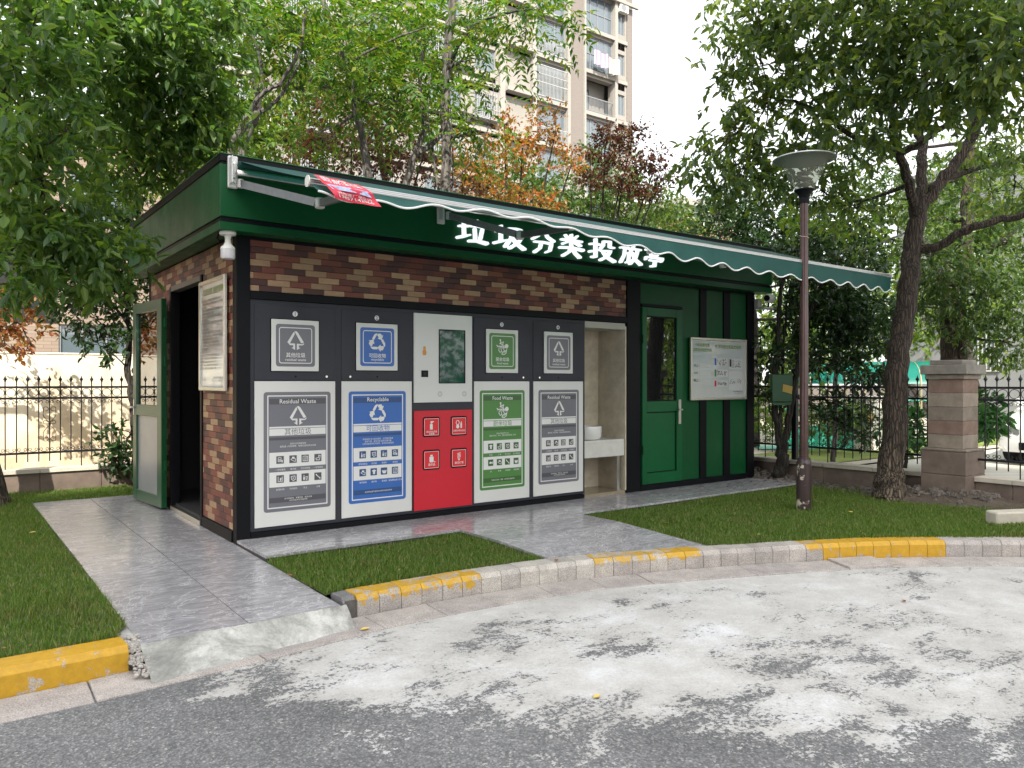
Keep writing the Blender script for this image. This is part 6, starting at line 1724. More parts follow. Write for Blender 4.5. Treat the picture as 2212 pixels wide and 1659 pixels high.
# ---- camphor on the right, in the shade
tree('camphor_tree', 'big leaning camphor tree with spreading limbs by the sandstone pillar', 'tree', 'camphor trees', (6.36, -1.79, -0.06),
     [([sp(1921, 1085, 8.15), sp(1923, 1030, 8.2), sp(1932, 900, 8.25), sp(1940, 780, 8.3), sp(1958, 640, 8.35), sp(1975, 520, 8.4), sp(1985, 440, 8.4)], 0.140, 0.088),
      ([sp(1918, 1090, 8.12), sp(1922, 1062, 8.15), sp(1923, 1020, 8.2)], 0.185, 0.137),
      ([sp(1984, 460, 8.4), sp(1960, 395, 8.3), sp(1940, 330, 8.2), sp(1925, 230, 8.0), sp(1900, 100, 7.8), sp(1860, 0, 7.6)], 0.060, 0.022),
      ([sp(1988, 450, 8.4), sp(1992, 360, 8.5), sp(1990, 270, 8.7), sp(2000, 120, 8.8), sp(2010, -40, 9.0)], 0.062, 0.03),
      ([sp(1985, 455, 8.4), sp(2030, 395, 8.4), sp(2085, 325, 8.4), sp(2115, 240, 8.3), sp(2150, 120, 8.0), sp(2190, 20, 7.6)], 0.072, 0.03),
      ([sp(1940, 335, 8.2), sp(2000, 300, 8.0), sp(2060, 255, 7.8), sp(2110, 190, 7.6)], 0.045, 0.015),
      ([sp(2030, 395, 8.4), sp(2090, 370, 8.7), sp(2150, 355, 9.0), sp(2210, 350, 9.2)], 0.04, 0.015),
      ([sp(1978, 540, 8.4), sp(2030, 530, 8.2), sp(2090, 495, 8.0), sp(2180, 470, 7.8), sp(2260, 450, 7.6)], 0.055, 0.03),
      ([sp(1940, 330, 8.2), sp(1850, 300, 8.2), sp(1760, 235, 8.2), sp(1660, 210, 8.3)], 0.04, 0.012),
      ([sp(1960, 400, 8.3), sp(1880, 430, 8.5), sp(1800, 440, 8.6)], 0.025, 0.008)],
     [(sp(1620, 30, 8.4), (0.38, 0.5, 0.35), 68), (sp(1590, 120, 8.4), (0.30, 0.45, 0.32), 43), (sp(1690, 130, 8.2), (0.42, 0.5, 0.36), 62), (sp(1600, 215, 8.5), (0.32, 0.45, 0.28), 38), (sp(1560, 300, 8.4), (0.28, 0.4, 0.20), 38), (sp(1515, 355, 8.3), (0.24, 0.3, 0.14), 26),
      (sp(1620, 330, 8.5), (0.32, 0.4, 0.24), 53), (sp(1590, 390, 8.4), (0.34, 0.4, 0.16), 48), (sp(1690, 240, 8.3), (0.36, 0.45, 0.28), 43), (sp(1700, 335, 8.6), (0.34, 0.4, 0.22), 53), (sp(1780, 60, 7.9), (0.5, 0.6, 0.40), 107), (sp(1800, 190, 7.9), (0.46, 0.5, 0.32), 92),
      (sp(1900, 130, 7.4), (0.5, 0.6, 0.38), 122), (sp(1880, 250, 7.6), (0.42, 0.5, 0.26), 82), (sp(2010, 60, 7.0), (0.5, 0.6, 0.40), 136), (sp(2110, 100, 6.6), (0.45, 0.6, 0.40), 122), (sp(2190, 60, 6.2), (0.42, 0.6, 0.40), 107), (sp(2190, 200, 6.8), (0.36, 0.5, 0.32), 87),
      (sp(2040, 190, 7.2), (0.46, 0.5, 0.26), 97), (sp(2160, 310, 8.6), (0.42, 0.5, 0.30), 68), (sp(1830, 330, 8.4), (0.36, 0.45, 0.22), 53), (sp(1770, 410, 8.7), (0.32, 0.4, 0.2), 34), (sp(1850, 450, 8.7), (0.34, 0.4, 0.22), 38), (sp(2190, 420, 9.2), (0.4, 0.5, 0.3), 58),
      (sp(1920, 20, 7.2), (0.5, 0.6, 0.36), 107), (sp(1700, 20, 8.2), (0.45, 0.5, 0.3), 58), (sp(2100, -40, 6.8), (1.0, 0.8, 0.4), 126), (sp(1800, -60, 7.6), (1.0, 0.8, 0.4), 107), (sp(1660, 395, 8.5), (0.26, 0.35, 0.14), 28)],
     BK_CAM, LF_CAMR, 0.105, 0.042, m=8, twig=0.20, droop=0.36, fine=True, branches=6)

# ---- pinnate leaved trees behind the kiosk
ash = [
 ('slim multi stem tree rising behind the kiosk lamp corner', (1.22, 3.65, -0.05),
  [([sp(515, 900, 9.5), sp(520, 500, 9.5), sp(522, 335, 9.5), sp(548, 265, 9.5), sp(556, 220, 9.5), sp(545, 140, 9.5), sp(508, 60, 9.5), sp(488, -20, 9.5)], 0.065, 0.030),
   ([sp(500, 400, 9.5), sp(500, 325, 9.4), sp(520, 275, 9.4), sp(565, 205, 9.3), sp(605, 180, 9.3), sp(645, 110, 9.2), sp(662, 20, 9.2)], 0.043, 0.015),
   ([sp(555, 250, 9.5), sp(600, 215, 9.6), sp(640, 150, 9.7), sp(655, 90, 9.7)], 0.031, 0.010), ([sp(545, 150, 9.5), sp(540, 60, 9.6), sp(548, -20, 9.6)], 0.028, 0.020), ([sp(570, 195, 9.3), sp(558, 110, 9.2), sp(530, 40, 9.1), sp(505, -20, 9.1)], 0.019, 0.010)],
  [(sp(560, 60, 9.4), (0.5, 0.6, 0.4), 36), (sp(640, 60, 9.6), (0.6, 0.6, 0.45), 55), (sp(490, 230, 10.2), (0.25, 0.3, 0.36), 21), (sp(610, 130, 10.6), (0.4, 0.3, 0.3), 15), (sp(680, 140, 9.8), (0.45, 0.5, 0.5), 43), (sp(520, -20, 9.5), (0.8, 0.8, 0.4), 43), (sp(480, 300, 10.2), (0.35, 0.4, 0.3), 24), (sp(470, 90, 9.8), (0.3, 0.4, 0.5), 24)]),
 ('slim dark stemmed pinnate leaved tree behind the red flyer', (2.92, 3.8, -0.05),
  [([sp(800, 900, 10.5), sp(798, 500, 10.5), sp(795, 385, 10.5), sp(782, 300, 10.5), sp(768, 230, 10.5), sp(748, 140, 10.4), sp(712, 40, 10.3), sp(690, -20, 10.3)], 0.068, 0.033), ([sp(770, 240, 10.5), sp(752, 180, 10.6), sp(758, 60, 10.7)], 0.025, 0.013), ([sp(748, 140, 10.4), sp(830, 95, 10.0), sp(920, 60, 9.7)], 0.022, 0.008)],
  [(sp(740, 60, 10.9), (0.6, 0.4, 0.5), 61), (sp(820, 40, 10.6), (0.6, 0.6, 0.45), 61), (sp(700, 190, 10.9), (0.4, 0.3, 0.4), 27), (sp(810, 160, 10.3), (0.55, 0.6, 0.45), 67), (sp(860, 220, 10.6), (0.45, 0.4, 0.36), 36), (sp(790, 270, 11.2), (0.4, 0.2, 0.25), 18), (sp(680, 290, 10.8), (0.3, 0.4, 0.3), 18)]),
 ('tall straight pale stemmed pinnate leaved tree behind the awning', (3.9, 3.28, -0.05),
  [([sp(972, 900, 10.8), sp(968, 500, 10.8), sp(963, 410, 10.8), sp(962, 300, 10.8), sp(966, 150, 10.8), sp(972, 60, 10.8), sp(982, -20, 10.8)], 0.084, 0.056), ([sp(850, 520, 11.0), sp(870, 420, 11.0), sp(900, 330, 11.0), sp(918, 270, 11.0), sp(908, 190, 11.0), sp(915, 100, 11)], 0.065, 0.020), ([sp(905, 330, 11.0), sp(945, 300, 11.1), sp(962, 270, 11.2)], 0.043, 0.033),
   ([sp(950, 430, 11.1), sp(935, 330, 11.1), sp(925, 250, 11.1), sp(930, 150, 11.1)], 0.022, 0.008), ([sp(978, 430, 11.0), sp(978, 330, 11.0), sp(972, 220, 11.0)], 0.014, 0.008), ([sp(966, 150, 11.4), sp(1010, 70, 11.0), sp(1060, 40, 10.6), sp(1150, 20, 10.2)], 0.031, 0.010), ([sp(940, 430, 10.6), sp(1010, 360, 10.4), sp(1050, 290, 10.2), sp(1065, 230, 10.0)], 0.012, 0.004)],
  [(sp(915, 60, 11.6), (0.6, 0.4, 0.5), 67), (sp(1010, 50, 11.2), (0.55, 0.4, 0.45), 46), (sp(1090, 30, 10.4), (0.55, 0.6, 0.34), 40), (sp(1170, 20, 10.2), (0.5, 0.5, 0.26), 33), (sp(915, 160, 11.7), (0.5, 0.2, 0.45), 36), (sp(1010, 130, 10.4), (0.4, 0.5, 0.3), 14), (sp(1060, 170, 10.0), (0.36, 0.4, 0.16), 5), (sp(925, 250, 11.7), (0.40, 0.2, 0.3), 21), (sp(1005, 240, 10.2), (0.4, 0.4, 0.25), 14), (sp(1130, 90, 10.2), (0.4, 0.4, 0.2), 7), (sp(1020, 290, 10.6), (0.35, 0.3, 0.2), 14)]),
]
for lab, base, limbs, cl in ash:
    tree('ash_tree', lab, 'tree', 'pinnate leaved trees behind the kiosk', base, limbs, cl, BK_ASH, LF_ASH, 0.120, 0.042, comp=(7, 0.50, 0.30), branches=3)
tree('young_tree', 'dark trunked tree leaning out behind the kiosk side wall', 'tree', None, (0.5, 3.75, -0.05),
     [([sp(408, 900, 9.1), sp(402, 480, 9.1), sp(395, 410, 9.1), sp(375, 330, 9.1), sp(352, 280, 9.1), sp(330, 200, 9.0)], 0.10, 0.05), ([sp(395, 400, 9.1), sp(405, 320, 9.2), sp(450, 250, 9.3)], 0.05, 0.02)],
     [(sp(360, 330, 9.4), (0.5, 0.5, 0.35), 70), (sp(300, 260, 9.4), (0.6, 0.6, 0.4), 70), (sp(440, 330, 9.8), (0.4, 0.4, 0.3), 50), (sp(240, 320, 9.6), (0.4, 0.4, 0.3), 40)], BK_DARK, LF_ASH, 0.09, 0.034, comp=(6, 0.38, 0.3), branches=3)

# ---- small evergreen by the back fence on the left, and a red maple spray
tree('osmanthus_tree', 'thin evergreen tree standing against the fence behind the side door', 'tree', 'evergreen trees', (0.12, 4.08, 0.0),
     [([sp(298, 1040, 9.1), sp(293, 930, 9.1), sp(284, 860, 9.1), sp(277, 780, 9.1), sp(276, 660, 9.1), sp(285, 560, 9.1)], 0.055, 0.025), ([sp(276, 700, 9.1), sp(240, 655, 9.1), sp(190, 610, 9.0)], 0.02, 0.008), ([sp(277, 690, 9.1), sp(262, 600, 9.1), sp(230, 520, 9.0)], 0.02, 0.008), ([sp(280, 800, 9.1), sp(250, 770, 9.0), sp(215, 745, 8.9)], 0.010, 0.004), ([sp(290, 960, 9.1), sp(300, 860, 9.0), sp(302, 780, 9.0)], 0.02, 0.01)],
     [(sp(240, 500, 9.0), (0.40, 0.4, 0.28), 120), (sp(170, 540, 8.9), (0.32, 0.4, 0.26), 80), (sp(200, 610, 9.0), (0.40, 0.4, 0.26), 110), (sp(280, 580, 9.1), (0.32, 0.4, 0.36), 120), (sp(150, 650, 8.9), (0.20, 0.3, 0.16), 34), (sp(210, 730, 8.9), (0.26, 0.25, 0.10), 26), (sp(285, 690, 9.1), (0.20, 0.25, 0.25), 40), (sp(250, 440, 9.2), (0.4, 0.4, 0.25), 90), (sp(180, 700, 8.9), (0.26, 0.25, 0.12), 26), (sp(245, 760, 8.8), (0.12, 0.1, 0.04), 8),
      (sp(270, 960, 9.0), (0.22, 0.2, 0.20), 34), (sp(250, 1000, 8.9), (0.2, 0.2, 0.10), 24)], BK_DARK, LF_OSM, 0.085, 0.036, m=8, twig=0.16, droop=0.15, fine=True, branches=4)
tree('maple_tree', 'reddish maple spray at the edge of the tan brick house', 'tree', None, (-3.2, 5.2, -0.1),
     [([(-3.2, 5.2, -0.1), (-3.1, 5.1, 1.2), (-2.7, 4.9, 2.1), (-1.9, 4.8, 2.35), (-1.3, 4.7, 2.2)], 0.08, 0.015)],
     [(sp(15, 660, 9.2), (0.30, 0.3, 0.16), 42), (sp(45, 705, 9.2), (0.26, 0.3, 0.14), 33), (sp(10, 740, 9.2), (0.22, 0.3, 0.12), 27), (sp(70, 755, 9.1), (0.12, 0.2, 0.05), 6), (sp(60, 655, 9.2), (0.2, 0.2, 0.08), 14), (sp(-40, 690, 9.3), (0.25, 0.3, 0.2), 18)], BK_DARK, LF_MAPLE, 0.07, 0.045, m=6, twig=0.15, droop=0.2, fine=True, branches=3)

# ---- purple leaved plums behind the kiosk
def fan(b, tops, r): return [([b, ((b[0] + t_[0]) / 2, (b[1] + t_[1]) / 2, (b[2] + t_[2]) / 2 + 0.1), t_], r, 0.010) for t_ in tops]
b = (3.6, 5.6, 0.0)
tree('plum_tree', 'dark purple leaved plum tree in the shade behind the ash stems', 'tree', 'purple leaved plum trees', b, fan((3.6, 5.6, 0.9), [sp(690, 280, 12.3), sp(760, 300, 12.3), sp(850, 300, 12.3), sp(920, 320, 12.2)], 0.05) + [([b, (3.6, 5.6, 1.0)], 0.08, 0.06)],
     [(sp(690, 270, 12.4), (0.5, 0.5, 0.42), 150), (sp(740, 330, 12.4), (0.55, 0.5, 0.4), 170), (sp(830, 330, 12.4), (0.55, 0.5, 0.4), 170), (sp(900, 370, 12.4), (0.5, 0.5, 0.32), 130), (sp(660, 340, 12.2), (0.3, 0.4, 0.3), 60), (sp(840, 260, 12.6), (0.4, 0.4, 0.3), 80), (sp(1000, 420, 12.4), (0.3, 0.4, 0.25), 60)], BK_DARK, LF_PLUMD, 0.062, 0.040, m=7, twig=0.16, droop=0.1, branches=3)
b = (7.2, 6.2, 0.0)
tree('plum_tree', 'orange and red leaved plum tree spraying out above the awning', 'tree', 'purple leaved plum trees', b, fan((7.2, 6.2, 1.6), [sp(1010, 330, 14.4), sp(1090, 270, 14.4), sp(1130, 300, 14.4), sp(1200, 285, 14.3), sp(1240, 340, 14.3), sp(1060, 420, 14.4), sp(1150, 430, 14.2)], 0.045) + [([b, (7.2, 6.2, 1.7)], 0.09, 0.06)],
     [(sp(1095, 270, 14.4), (0.14, 0.2, 0.30), 46), (sp(1120, 330, 14.4), (0.34, 0.4, 0.36), 110), (sp(1180, 310, 14.4), (0.36, 0.4, 0.30), 90), (sp(1160, 250, 14.4), (0.16, 0.2, 0.22), 30), (sp(1010, 400, 14.4), (0.5, 0.4, 0.42), 150), (sp(1080, 430, 14.4), (0.5, 0.4, 0.36), 150), (sp(1170, 440, 14.3), (0.45, 0.4, 0.20), 100), (sp(1050, 330, 14.4), (0.3, 0.3, 0.3), 55), (sp(985, 340, 14.4), (0.2, 0.3, 0.4), 46), (sp(1230, 350, 14.3), (0.3, 0.3, 0.2), 50), (sp(1200, 240, 14.4), (0.10, 0.15, 0.16), 14)], BK_DARK, LF_PLUM, 0.072, 0.046, m=7, twig=0.18, droop=0.1, branches=3)
b = (9.2, 5.6, 0.0)
tree('plum_tree', 'dark maroon plum bough reaching out against the white sky', 'tree', 'purple leaved plum trees', b, fan((9.0, 5.7, 1.8), [sp(1310, 295, 14.8), sp(1365, 290, 14.8), sp(1415, 360, 14.8), sp(1420, 405, 14.8), sp(1340, 390, 14.8), sp(1275, 350, 14.8)], 0.035) + [([b, (9.0, 5.7, 1.9)], 0.09, 0.06)],
     [(sp(1310, 292, 14.8), (0.22, 0.25, 0.14), 68), (sp(1350, 300, 14.8), (0.24, 0.25, 0.14), 78), (sp(1385, 282, 14.8), (0.16, 0.2, 0.08), 30), (sp(1325, 345, 14.8), (0.26, 0.25, 0.13), 71), (sp(1390, 352, 14.8), (0.30, 0.25, 0.12), 85), (sp(1432, 378, 14.8), (0.20, 0.2, 0.09), 44), (sp(1345, 395, 14.8), (0.32, 0.25, 0.12), 88), (sp(1402, 415, 14.8), (0.26, 0.25, 0.12), 68), (sp(1285, 385, 14.8), (0.26, 0.25, 0.14), 68), (sp(1270, 325, 14.8), (0.16, 0.2, 0.12), 30), (sp(1425, 330, 14.8), (0.12, 0.15, 0.04), 13)], BK_DARK, LF_PLUMD, 0.072, 0.046, m=7, twig=0.18, droop=0.1, branches=3)

# ---- evergreens around the right fence
tree('osmanthus_tree', 'forked dark evergreen tree growing beside the kiosk end', 'tree', 'evergreen trees', (6.6, -0.29, 0.0),
     [([sp(1686, 1030, 9.5), sp(1688, 985, 9.5), sp(1692, 955, 9.5)], 0.085, 0.065), ([sp(1688, 970, 9.5), sp(1676, 900, 9.5), sp(1674, 800, 9.5), sp(1682, 680, 9.6), sp(1700, 560, 9.7)], 0.05, 0.02), ([sp(1692, 965, 9.5), sp(1706, 890, 9.5), sp(1722, 800, 9.5), sp(1745, 690, 9.5), sp(1790, 560, 9.5)], 0.05, 0.02), ([sp(1684, 960, 9.5), sp(1684, 890, 9.5), sp(1690, 780, 9.6), sp(1700, 650, 9.6)], 0.03, 0.012)],
     [(sp(1712, 690, 9.8), (0.24, 0.3, 0.30), 70), (sp(1660, 760, 9.7), (0.25, 0.4, 0.25), 50), (sp(1790, 650, 9.6), (0.42, 0.5, 0.4), 260), (sp(1860, 700, 9.6), (0.42, 0.5, 0.36), 240), (sp(1790, 760, 9.6), (0.40, 0.4, 0.24), 120), (sp(1870, 800, 9.5), (0.34, 0.4, 0.20), 80), (sp(1820, 880, 9.3), (0.22, 0.3, 0.22), 50), (sp(1850, 930, 9.2), (0.16, 0.2, 0.14), 26), (sp(1730, 560, 9.8), (0.4, 0.4, 0.3), 120), (sp(1830, 580, 9.8), (0.5, 0.4, 0.3), 160), (sp(1665, 860, 9.6), (0.12, 0.2, 0.12), 14)], BK_DARK, LF_OSM, 0.085, 0.036, m=8, twig=0.16, droop=0.15, branches=4, fine=True)
tree('osmanthus_tree', 'dense dark evergreen crown behind the awning end', 'tree', 'evergreen trees', (11.4, 3.6, -0.1),
     [([(11.4, 3.6, -0.1), (11.4, 3.6, 2.0), (11.3, 3.7, 4.2)], 0.14, 0.06)],
     [(sp(1560, 490, 14.2), (0.7, 0.7, 0.5), 280), (sp(1640, 470, 14.2), (0.7, 0.7, 0.55), 300), (sp(1720, 500, 14.0), (0.7, 0.7, 0.55), 300), (sp(1800, 490, 13.6), (0.7, 0.7, 0.5), 260), (sp(1560, 430, 14.2), (0.35, 0.4, 0.25), 90), (sp(1650, 560, 14.0), (0.9, 0.7, 0.4), 260), (sp(1860, 540, 13.4), (0.6, 0.7, 0.5), 200), (sp(1760, 620, 13.4), (0.7, 0.6, 0.5), 220), (sp(1860, 660, 13.2), (0.6, 0.6, 0.5), 180)], BK_DARK, LF_OSM, 0.10, 0.045, m=8, twig=0.2, droop=0.15, branches=3)
tree('young_tree', 'light green young tree with sunlit leaves beside the street lamp head', 'tree', None, (8.4, 0.1, -0.1),
     [([(8.4, 0.1, -0.1), (8.3, 0.0, 1.5), sp(1800, 520, 10.6), sp(1770, 430, 10.4)], 0.04, 0.012), ([sp(1960, 500, 10.8), sp(1860, 540, 10.6), sp(1790, 535, 10.4)], 0.012, 0.005)],
     [(sp(1770, 470, 10.3), (0.36, 0.3, 0.22), 34), (sp(1840, 500, 10.4), (0.34, 0.3, 0.2), 30), (sp(1720, 490, 10.3), (0.20, 0.2, 0.16), 14), (sp(1880, 560, 10.6), (0.3, 0.3, 0.2), 22)], BK_ASH, LF_LIGHT, 0.10, 0.05, m=6, twig=0.22, droop=0.3, fine=True, branches=3)
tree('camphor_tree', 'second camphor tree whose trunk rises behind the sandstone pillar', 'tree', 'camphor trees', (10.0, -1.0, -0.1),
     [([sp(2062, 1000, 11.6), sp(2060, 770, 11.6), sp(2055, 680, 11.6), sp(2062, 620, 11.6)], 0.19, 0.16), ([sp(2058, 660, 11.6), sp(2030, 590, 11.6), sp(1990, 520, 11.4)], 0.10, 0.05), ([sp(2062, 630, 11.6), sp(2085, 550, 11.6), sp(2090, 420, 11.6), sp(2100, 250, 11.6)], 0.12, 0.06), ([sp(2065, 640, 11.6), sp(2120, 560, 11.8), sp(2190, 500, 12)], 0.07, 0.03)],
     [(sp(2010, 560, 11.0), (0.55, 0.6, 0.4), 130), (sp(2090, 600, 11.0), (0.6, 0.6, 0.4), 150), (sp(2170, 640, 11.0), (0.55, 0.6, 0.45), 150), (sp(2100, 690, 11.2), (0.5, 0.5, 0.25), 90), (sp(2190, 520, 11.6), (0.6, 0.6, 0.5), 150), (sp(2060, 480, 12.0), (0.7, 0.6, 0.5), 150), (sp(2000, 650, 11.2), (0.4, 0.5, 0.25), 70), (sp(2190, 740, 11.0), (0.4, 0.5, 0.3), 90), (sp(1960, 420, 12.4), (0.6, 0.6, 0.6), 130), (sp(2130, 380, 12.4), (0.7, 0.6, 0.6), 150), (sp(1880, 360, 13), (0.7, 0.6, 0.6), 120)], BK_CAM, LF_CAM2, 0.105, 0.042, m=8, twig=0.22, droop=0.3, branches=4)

# ---- trees further off
far = [
 ('round green tree in front of the apartment block base', (14, 14, -0.2), [(sp(1120, 420, 23), (1.6, 1.6, 1.0), 200), (sp(1190, 450, 23), (1.5, 1.5, 0.9), 180), (sp(1080, 380, 24), (1.0, 1.2, 0.9), 110)], LF_BG),
 ('round green tree beside the white gap of sky', (17.5, 13, -0.2), [(sp(1290, 380, 24), (1.4, 1.4, 1.2), 170), (sp(1340, 450, 24), (1.5, 1.5, 0.9), 180), (sp(1400, 450, 24), (1.1, 1.2, 0.7), 120), (sp(1250, 440, 24), (1.3, 1.3, 0.9), 150)], LF_BG),
 ('yellowing low tree behind the awning end', (20, 11, -0.2), [(sp(1440, 480, 26), (1.1, 1.2, 0.5), 120), (sp(1490, 490, 26), (0.8, 1.0, 0.4), 80)], LF_LIGHT),
 ('bright yellow green tree between the house and the ash stems', (3.0, 10, -0.2), [(sp(480, 310, 15.5), (0.9, 0.9, 0.6), 150), (sp(590, 310, 15.8), (0.7, 0.8, 0.5), 110), (sp(420, 370, 15), (0.6, 0.8, 0.5), 90), (sp(540, 260, 16), (0.7, 0.8, 0.5), 80)], LF_LIGHT),
 ('bright green tree filling behind the tall pale stem', (8.5, 12, -0.2), [(sp(770, 220, 17), (1.2, 1.2, 1.1), 100), (sp(880, 180, 17.5), (1.2, 1.2, 1.2), 95), (sp(700, 120, 17), (1.1, 1.2, 1.2), 80), (sp(950, 280, 17.5), (0.8, 1.0, 0.8), 40), (sp(640, 220, 16.5), (0.5, 0.8, 0.6), 50), (sp(830, 60, 17), (1.4, 1.2, 0.9), 150)], LF_LIGHT),
 ('leafy tree far behind the pillar and canopy', (17, 1.5, -0.2), [(sp(1990, 690, 19), (1.3, 1.3, 0.8), 120), (sp(1900, 650, 19), (1.3, 1.2, 0.8), 120), (sp(2090, 560, 20), (1.5, 1.5, 1.4), 150), (sp(1950, 520, 20), (1.6, 1.5, 1.3), 160), (sp(2150, 690, 18), (0.9, 1.0, 0.9), 110), (sp(2180, 480, 19), (1.3, 1.2, 1.2), 130), (sp(2050, 400, 19.5), (1.4, 1.2, 1.2), 120)], LF_LIGHT),
 ('wide soft green tree at the back of the garden beyond the ramp', (27, 7, -0.2), [(sp(1640, 690, 31), (2.4, 2.4, 2.2), 240), (sp(1760, 720, 30), (2.4, 2.4, 1.8), 220), (sp(1880, 700, 30), (2.4, 2.4, 2.0), 220), (sp(1990, 730, 29), (2.2, 2.2, 1.6), 180), (sp(1650, 580, 31), (2.2, 2.2, 1.8), 160), (sp(2040, 640, 28), (1.8, 1.8, 1.8), 120)], LF_LIGHT),
 ('leafy green tree beyond the fence gap at the kiosk end', (13, 7.5, -0.2), [(sp(1680, 700, 17), (1.0, 1.2, 1.0), 130), (sp(1640, 780, 17), (0.8, 1.0, 0.6), 90), (sp(1760, 660, 17.5), (1.2, 1.2, 1.0), 130), (sp(1760, 780, 17), (0.9, 1.0, 0.5), 70)], LF_LIGHT),
]
for lab, base, cl, lf in far:
    c0 = np.mean([np.array(c[0]) for c in cl], axis=0)
    tree('distant_tree', lab, 'tree', 'trees further off', base, [([tuple(base), (base[0] * 0.5 + c0[0] * 0.5, base[1] * 0.5 + c0[1] * 0.5, c0[2] * 0.55), tuple(c0)], 0.14, 0.05)], cl, BK_DARK, lf, 0.16, 0.085, m=9, twig=0.4, droop=0.2, branches=2)
# trees across the parking, out of view on the right: they are what the door glass and the screen reflect
for lab, (x, y), h in (('leafy street tree out of view across the parking, nearest to the road', (7.8, -10.4), 3.2), ('leafy street tree out of view beside the parked car', (11.9, -6.6), 2.9), ('leafy street tree out of view at the far end of the parking', (14.8, -8.8), 3.6)):
    tree('street_tree', lab, 'tree', 'street trees across the parking', (x, y, -0.15), [([(x, y, -0.2), (x, y, 1.8), (x + 0.2, y, h)], 0.14, 0.06)],
         [((x + rnd.uniform(-1.1, 1.1), y + rnd.uniform(-0.8, 0.5), h * rnd.uniform(0.25, 1.1)), (0.9, 0.9, 0.7), 90) for _ in range(7)], BK_CAM, LF_LIGHT, 0.13, 0.07, m=8, twig=0.3, branches=2)

# ---- shrubs beyond the fence
def shrub(name, label, cat, cl, lf, L, Wd, m=8, twig=0.12, tilt=0.55):
    c0 = cl[0][0]
    tree(name, label, cat, 'shrubs beyond the fence', (c0[0], c0[1], -0.12), [([(c0[0], c0[1], -0.13), tuple(c0)], 0.03, 0.015)], cl, BK_DARK, lf, L, Wd, m=m, twig=twig, droop=0.05, branches=2, tilt=tilt)
shrub('hedge', 'sunlit yellow green hedge seen between the kiosk end and the lamp', 'hedge', [(sp(1690, 900, 14.5), (0.7, 0.7, 0.40), 220), (sp(1640, 900, 15), (0.6, 0.6, 0.4), 160)], LF_LIGHT, 0.06, 0.035)
shrub('hedge', 'green clipped hedge behind the street lamp post', 'hedge', [(sp(1790, 910, 14.2), (0.7, 0.6, 0.36), 220), (sp(1850, 895, 14.6), (0.5, 0.5, 0.3), 120)], LF_BG, 0.07, 0.04)
for lab, cc in (('broad leaved shrub in the gap beside the pillar', [(sp(1955, 930, 11.8), (0.42, 0.4, 0.34), 60)]), ('broad leaved shrub behind the fence near the car', [(sp(2105, 895, 11.2), (0.40, 0.40, 0.34), 90)])):
    shrub('fatsia_shrub', lab, 'shrub', cc, LF_FATSIA, 0.17, 0.075, m=8, twig=0.05, tilt=0.4)

# ---- green sign box strapped to the forked tree
gb = thing('green_box', 'small green plastic box with yellow label hung on the forked tree', 'box', sp(1688, 873, 9.35))
c = spot(1688, 842, 9.38)
GBX = mat('green_plastic', (0.005, 0.060, 0.018), 0.5, var=0.1)
def gfn(u, v, o): return (c.x + 0.8 * u - 0.6 * o, c.y - 0.6 * u - 0.8 * o, c.z + v)
MB().prism([(-0.125, -0.15), (0.125, -0.15), (0.13, 0.19), (-0.13, 0.19)], gfn, -0.05, 0.03).build('box_body', GBX, gb, bevel=0.01)
MB().prism([(-0.10, -0.19), (0.10, -0.19), (0.125, -0.152), (-0.125, -0.152)], gfn, -0.03, 0.02).build('box_foot', GBX, gb, bevel=0.004)
MB().prism([(0.0, -0.02), (0.115, -0.05), (0.125, 0.04), (0.01, 0.07)], gfn, 0.031, 0.034).build('yellow_label', mat('yellow_label', (0.34, 0.23, 0.03), 0.5), gb)

# ================================================================== grass
def inside(P, poly):
    x, y = P[:, 0], P[:, 1]; r = np.zeros(len(P), bool); n = len(poly); j = n - 1
    for i in range(n):
        xi, yi = poly[i]; xj, yj = poly[j]
        cross = ((yi > y) != (yj > y)) & (x < (xj - xi) * (y - yi) / (yj - yi + 1e-12) + xi)
        r ^= cross; j = i
    return r
k = NT('grass_blade'); p = k.pos(); g_ = k.n('NewGeometry')
pat = k.noise(2.2, 5, 0.65, p)
gc = k.ramp(g_.outputs['Random Per Island'], [(0.0, (0.062, 0.130, 0.018)), (0.45, (0.092, 0.172, 0.025)), (0.82, (0.140, 0.210, 0.038)), (1.0, (0.31, 0.28, 0.13))])
gd = k.ramp(g_.outputs['Random Per Island'], [(0.0, (0.075, 0.085, 0.022)), (0.6, (0.14, 0.125, 0.045)), (1.0, (0.26, 0.21, 0.10))])
c = k.mix(gc, gd, k.ramp(pat, [(0.52, 0.0), (0.72, 0.55)])); k.color(c); k.rough(0.55); k.p.inputs['Specular IOR Level'].default_value = 0.3
tl = k.n('BsdfTranslucent'); k.l(k.mix(c, (1.6, 1.7, 0.7), 1.0, 'MULTIPLY'), tl.inputs[0]); mx = k.n('MixShader'); mx.inputs[0].default_value = 0.35
k.l(k.p.outputs[0], mx.inputs[1]); k.l(tl.outputs[0], mx.inputs[2]); k.l(mx.outputs[0], k.out.inputs['Surface'])
GRASSM = k.m
